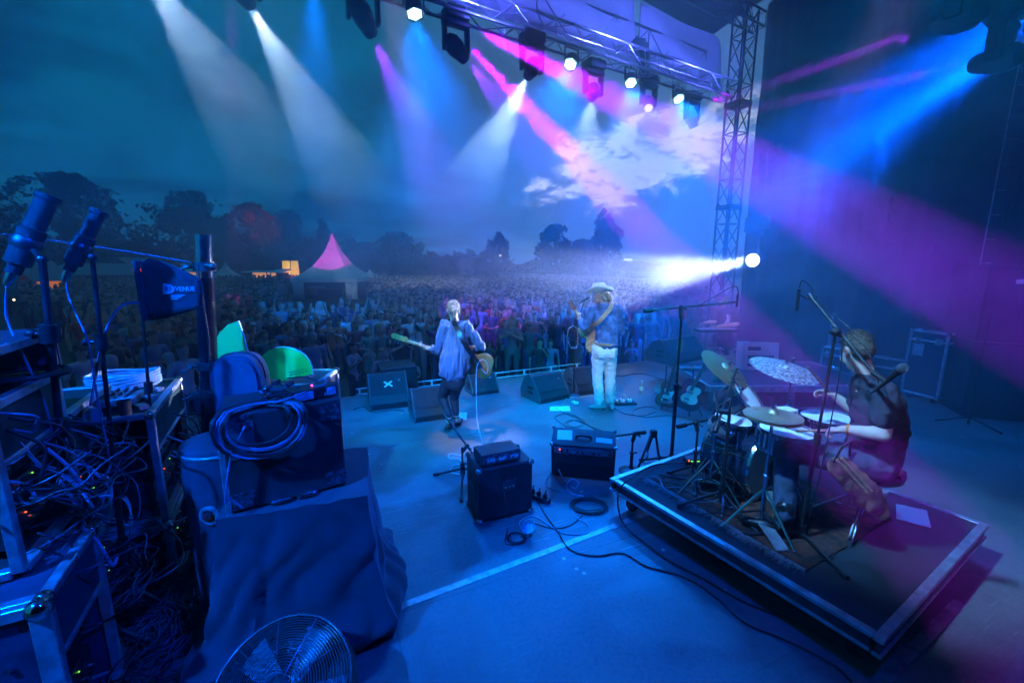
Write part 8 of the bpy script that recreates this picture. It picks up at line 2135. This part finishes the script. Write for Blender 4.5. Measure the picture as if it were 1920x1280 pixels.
rA = P(82, 1122, .86); lA = (P(188, 990, .86) - rA).length
open_rack('nearest equipment rack with a dark front panel, bottom left corner', V((rA.x, rA.y, 0)), lA, .75, .02, .86, 1, 2, 1, top=True, board=CASEBLUE)
Mx = Matrix.Translation((rA.x, rA.y, 0)) @ Matrix.Rotation(RU, 4, 'Z')
fp = thing('flight_case', 'dark case panel with silver edges at the bottom left corner', 'flight case', (rA.x, rA.y, 0), RU)
mb = MB(); mb.box((-.03, .36, .44), (.012, .68, .78)); mb.build('board', CASEBLUE, fp)
for c_, s_ in (((-.04, .0, .44), (.03, .07, .86)), ((-.04, .37, .85), (.03, .75, .05)), ((-.04, .37, .03), (.03, .75, .05))): mb = MB(); mb.box(c_, s_, ch=.004); mb.build('aluminium_edge', ALU, fp)
for z in (.2, .42, .62): mb = MB(); mb.cyl((-.04, .12, z), (-.048, .12, z), .012, n=10); mb.build('rivet', CHROME, fp)
mb = MB(); mb.ell((-.045, .0, .85), .045, n=12, m=8); mb.build('ball_corner', CHROME, fp, smooth=True)
rB = P(22, 1000, Y=1.62); lB = (P(104, 900, Y=2.2) - P(22, 1000, Y=1.62)).length
open_rack('tall open rack full of cables rising above the nearest rack at the left edge', V((rB.x, rB.y, 0)), .62, .6, .9, 1.62, 1, 3, 2, top=False)
leads('in the tall open rack at the left edge', 14, (.02, .6), (-.02, 0), (.95, 1.6), 31, (rB.x, rB.y, 0))
lidr = thing('rack_lid', 'dark open lid shelf above the tall rack at the left edge', 'lid', (rB.x, rB.y, 0), RU)
mb = MB(); mb.box((.4, .35, 1.84), (.75, .7, .025)); mb.build('board', CASEBLUE, lidr); mb = MB(); mb.box((.4, .0, 1.83), (.76, .03, .04), ch=.004); mb.build('aluminium_edge', ALUD, lidr); mb = MB(); mb.box((.77, .35, 1.73), (.02, .68, .2)); mb.build('back_board', CASEBLUE, lidr)
for x, y in ((.05, .65), (.75, .65), (.75, .03)): mb = MB(); mb.box((x, y, 1.73), (.03, .03, .2)); mb.build('post', ALUD, lidr)
coil('heap of dark cable in the open space under the lid shelf', Mx @ V((.5, .1, 1.64)) if 0 else (V((rB.x, rB.y, 1.66)) + V((-.22, .35, 0))), .14, 7, .007, seed=8)
rC = P(128, 905, Y=2.15)
open_rack('second open rack with a dark green side panel between the two thick stands', V((rC.x, rC.y, 0)), .75, .6, .62, 1.36, 1, 3, 3, top=True)
leads('in the second open rack between the thick stands', 14, (.02, .72), (-.02, 0), (.66, 1.3), 32, (rC.x, rC.y, 0), mats=(CABLEG, CABLEW, CABLEM))
rC2 = V((rC.x, rC.y, 0)); open_rack('low rack underneath the second open rack', rC2, .72, .58, .02, .58, 1, 2, 4, top=False, lidp=False)
rD = P(284, 800, Y=2.62); zD = P(284, 778, Y=2.62).z
open_rack('wide case with lit blue gear on top behind the antenna stand', V((rD.x, rD.y, 0)), .95, .62, .5, zD, 1, 2, 5, top=True)
open_rack('dim low rack below the wide case behind the antenna stand', V((rD.x + .02, rD.y - .02, 0)), .8, .6, .02, .46, 1, 2, 6, top=False, lidp=False)
leads('over the wide case behind the antenna stand', 12, (.0, .8), (-.02, 0), (.5, 1.1), 33, (rD.x, rD.y, 0), mats=(CABLEM, CABLEG, CABLEW))
MD = Matrix.Translation((rD.x, rD.y, zD + .012)) @ Matrix.Rotation(RU, 4, 'Z')
def on_d(name, label, cat, x, y, rz=0): p = MD @ V((x, y, 0)); return thing(name, label, cat, p, RU + rz)
mx_ = on_d('small_mixer', 'small mixing console with red lit rows on the wide case', 'mixer', .35, .28)
mb = MB(); mb.box((0, 0, .035), (.36, .34, .05), Matrix.Rotation(.08, 3, 'Y'), ch=.006); mb.build('chassis', ALUD, mx_)
for i in range(8):
    for j in range(5): mb = MB(); mb.cyl((-.14 + .04 * i, -.12 + .05 * j, .055), (-.14 + .04 * i, -.12 + .05 * j, .078), .0085, n=8); mb.build('knob', (BLACK, CHROME, PLASTIC)[(i * j) % 3], mx_)
for j in range(2): mb = MB(); mb.box((.0 + .03 * j, .14 - j * .05, .068), (.12, .006, .006)); mb.build('level_meter', MAGLED, mx_)
bg = on_d('plastic_bag', 'shiny plastic wrapped cable bundle at the back of the wide case', 'bundle', .78, .3)
for k in range(7): mb = MB(); mb.tube([V((.13 * cos(a_) * (1 - k * .02), .22 * sin(a_), .03 + .016 * k + .01 * sin(a_ * 3 + k))) for a_ in [i * pi / 12 for i in range(24)]], .012, n=6, closed=True); mb.build('cable_loop', mat('glossy pale sheath', (.35, .5, .6), .15, var=.2, coat=1), bg, smooth=True)
cn = on_d('tape_roll_tube', 'long grey cardboard tube lying across the wide case', 'tube', .1, .35, .5); mb = MB(); mb.cyl((-.25, 0, .06), (.3, 0, .06), .045, n=18); mb.build('tube_wall', GREYP, cn, smooth=.7); mb = MB(); mb.cyl((.3, 0, .06), (.303, 0, .06), .035, n=14); mb.build('opening', BLACK, cn)
cu_ = on_d('black_cup', 'black mug standing on the near end of the wide case', 'mug', .02, .12); mb = MB(); mb.lathe([(.03, 0), (.038, .1), (.034, .1), (.028, .01), (0, .01)], n=20); mb.build('mug_wall', PLASTIC, cu_, smooth=.8); mb = MB(); mb.tube([(.036, 0, .03), (.06, 0, .04), (.06, 0, .075), (.037, 0, .08)], .005, n=6); mb.build('handle', PLASTIC, cu_, smooth=True)
for k in range(9):
    th = on_d('wireless_receiver', ['first', 'second', 'third', 'fourth', 'fifth', 'sixth', 'seventh', 'eighth', 'ninth'][k] + ' small silver connector box on the wide case, counted from the mug', 'receiver', .12 + .08 * k, .06 + .05 * (k % 3), rl.random()); s_ = rl.uniform(.02, .04); mb = MB(); mb.box((0, 0, s_ / 2), (s_ * 2.4, s_ * 1.6, s_), ch=.003); mb.build('housing', (ALU, STEEL, CHROME)[k % 3], th)
# small open cases and a caster wheel by the draped box
scs = road_case('small upright case frame left of the grey tub', P(312, 958), P(362, 968), .35, .38, board=PLYBLACK, latches=False, handle=True)
wh = thing('upturned_wheel', 'upturned case caster beside the draped box', 'caster', P(394, 966, Y=2.15)); mb = MB(); mb.tube([(.045 * cos(a_), 0, .045 * sin(a_)) for a_ in [k * pi / 10 for k in range(20)]], .015, n=8, closed=True); mb.build('tyre', GREYP, wh, smooth=True); mb = MB(); mb.cyl((0, -.015, 0), (0, .015, 0), .032, n=16); mb.cyl((0, -.022, 0), (0, .022, 0), .01, n=8); mb.build('hub', CHROME, wh, smooth=.7); mb = MB(); mb.box((.0, .03, 0), (.09, .02, .12)); mb.build('fork', ALU, wh)
# cable spaghetti on the floor: one mass nobody could count, plus a few strays
mb = MB(); rr = random.Random(77)
for k in range(150):
    bx_, by_ = rr.uniform(225, 395), rr.uniform(900, 1270); c_ = P(bx_, by_, .0)
    if k > 95: c_ = P(rr.uniform(100, 260), rr.uniform(1000, 1180), .3)
    if k > 125: c_ = P(rr.uniform(10, 190), rr.uniform(880, 1110), Y=rr.uniform(1.75, 2.2)); 
    pts = []; a0 = rr.random() * 6.3; tilt = rr.uniform(-.2, .9)
    for i in range(rr.randrange(8, 20)):
        a_ = a0 + i * .5; r_ = rr.uniform(.05, .14) + .012 * i; pts.append(c_ + V((cos(a_) * r_, sin(a_) * r_ * 1.1, max(.006 - c_.z, .01 + .05 * rr.random() + tilt * .12 * (sin(a_) + 1)))))
    mb.tube(bez(pts, 3), rr.uniform(.003, .006), n=5)
o = mb.build('cable_tangle', mat('tangled cable jackets', (.035, .05, .085), .4, var=.6, vscale=3), None, smooth=True); tag(o, 'dense tangle of dark cables on the floor between the racks and the draped box', kind='stuff')
for k, pts in enumerate(([(250, 1150), (300, 1120), (350, 1080), (372, 1060)], [(200, 1275), (260, 1230), (330, 1215), (372, 1205)], [(215, 1180), (280, 1160), (340, 1130), (380, 1130)], [(330, 800), (350, 790), (372, 778), (395, 783)], [(325, 820), (345, 835), (365, 800), (385, 800)], [(300, 1278), (320, 1200), (328, 1120), (322, 1060)])):
    cable(['black cable heading under the draped box from the rack feet', 'lowest black cable under the left edge of the cloth', 'middle black cable running under the cloth', 'thin black cable near the stage edge left of the mast', 'kinked cable on the bright boards left of the mast', 'upright run of black cable beside the cable tangle'][k], pts, .008, CABLEM, wob=.05)
for k, (x0, y0, x1, y1, Y) in enumerate(((0, 810, 100, 880, 1.75), (10, 905, 105, 912, 1.75), (110, 900, 168, 1000, 1.9), (120, 890, 200, 920, 1.9), (140, 870, 205, 870, 2.0), (90, 840, 205, 930, 1.8), (150, 990, 215, 1040, 1.9))):
    a, b_ = P(x0, y0, Y=Y), P(x1, y1, Y=Y + .15); m_ = a.lerp(b_, .5) + V((.03, 0, -.06 - .03 * k % .1)); cable(['upper bright blue cable sweeping out of the tall rack', 'level bright cable below it crossing to the thick stand', 'looped cable hanging right of the thick stand', 'lower looped cable meeting the second stand', 'short bright cable pair above the silver tray', 'long diagonal bright cable behind the thick stand', 'bright cable dropping behind the second stand'][k], [a, a.lerp(m_, .5) + V((0, 0, .03)), m_, b_], .008, mat('bright blue grey cable', (.22, .34, .5), .35, var=.1), wob=.02)

# drum fan at the bottom -----------------------------------------------------------
fo = P(520, 1275, .0); fc_ = P(534, 1300, .24); fn = thing('floor_fan', 'large round wire caged floor fan at the bottom in front of the draped box', 'fan', (fc_.x, fc_.y, 0)); ctr = V((0, 0, .24)); ax_ = V((.05, -.55, .83)).normalized(); F = Matrix.Translation(ctr) @ frame(ax_).to_4x4(); FR_ = .30
mb = MB(F); mb.lathe([(FR_, -.1), (FR_ + .008, -.1), (FR_ + .008, .06), (FR_, .06), (FR_, -.1)], n=48); mb.build('drum', BLACK, fn, smooth=.7)
WIRE = mat('black fan wire', (.2, .2, .22), .3, .7, var=.1)
mb = MB(F)
for k in range(22): r_ = .06 + (FR_ - .06) * k / 21; mb.tube([(r_ * cos(a_), r_ * sin(a_), .06 + .05 * (1 - (r_ / FR_) ** 2)) for a_ in [i * pi / 24 for i in range(48)]], .0026, n=4, closed=True)
for k in range(10): a_ = k * pi / 5; mb.tube([(r_ * cos(a_), r_ * sin(a_), .063 + .05 * (1 - (r_ / FR_) ** 2)) for r_ in (.05, .12, .2, FR_)], .0028, n=5)
mb.build('wire_guard', WIRE, fn)
mb = MB(F); mb.lathe([(0, .115), (.05, .113), (.06, .105)], n=20); mb.build('guard_badge', BLACK, fn, smooth=True); mb = MB(F); mb.cyl((0, 0, -.09), (0, 0, .0), .07, n=20); mb.build('motor', STEEL, fn, smooth=.7)
for k in range(5):
    mb = MB(F @ Matrix.Rotation(k * 2 * pi / 5, 4, 'Z')); mb.add([(.06, -.04, -.02), (.26, -.09, .01), (.27, .06, -.03), (.06, .03, -.05), (.06, -.04, -.016), (.26, -.09, .014), (.27, .06, -.026), (.06, .03, -.046)], [(0, 1, 2, 3), (7, 6, 5, 4), (0, 4, 5, 1), (1, 5, 6, 2), (2, 6, 7, 3), (3, 7, 4, 0)]); mb.build('fan_blade', GREYP, fn)
for s_ in (-1, 1): mb = MB(); mb.tube([(s_ * (FR_ + .02), 0, .3), (s_ * (FR_ + .025), .05, .02), (s_ * .2, .16, .015)], .012, n=8); mb.build('foot_tube', BLACK, fn, smooth=True)
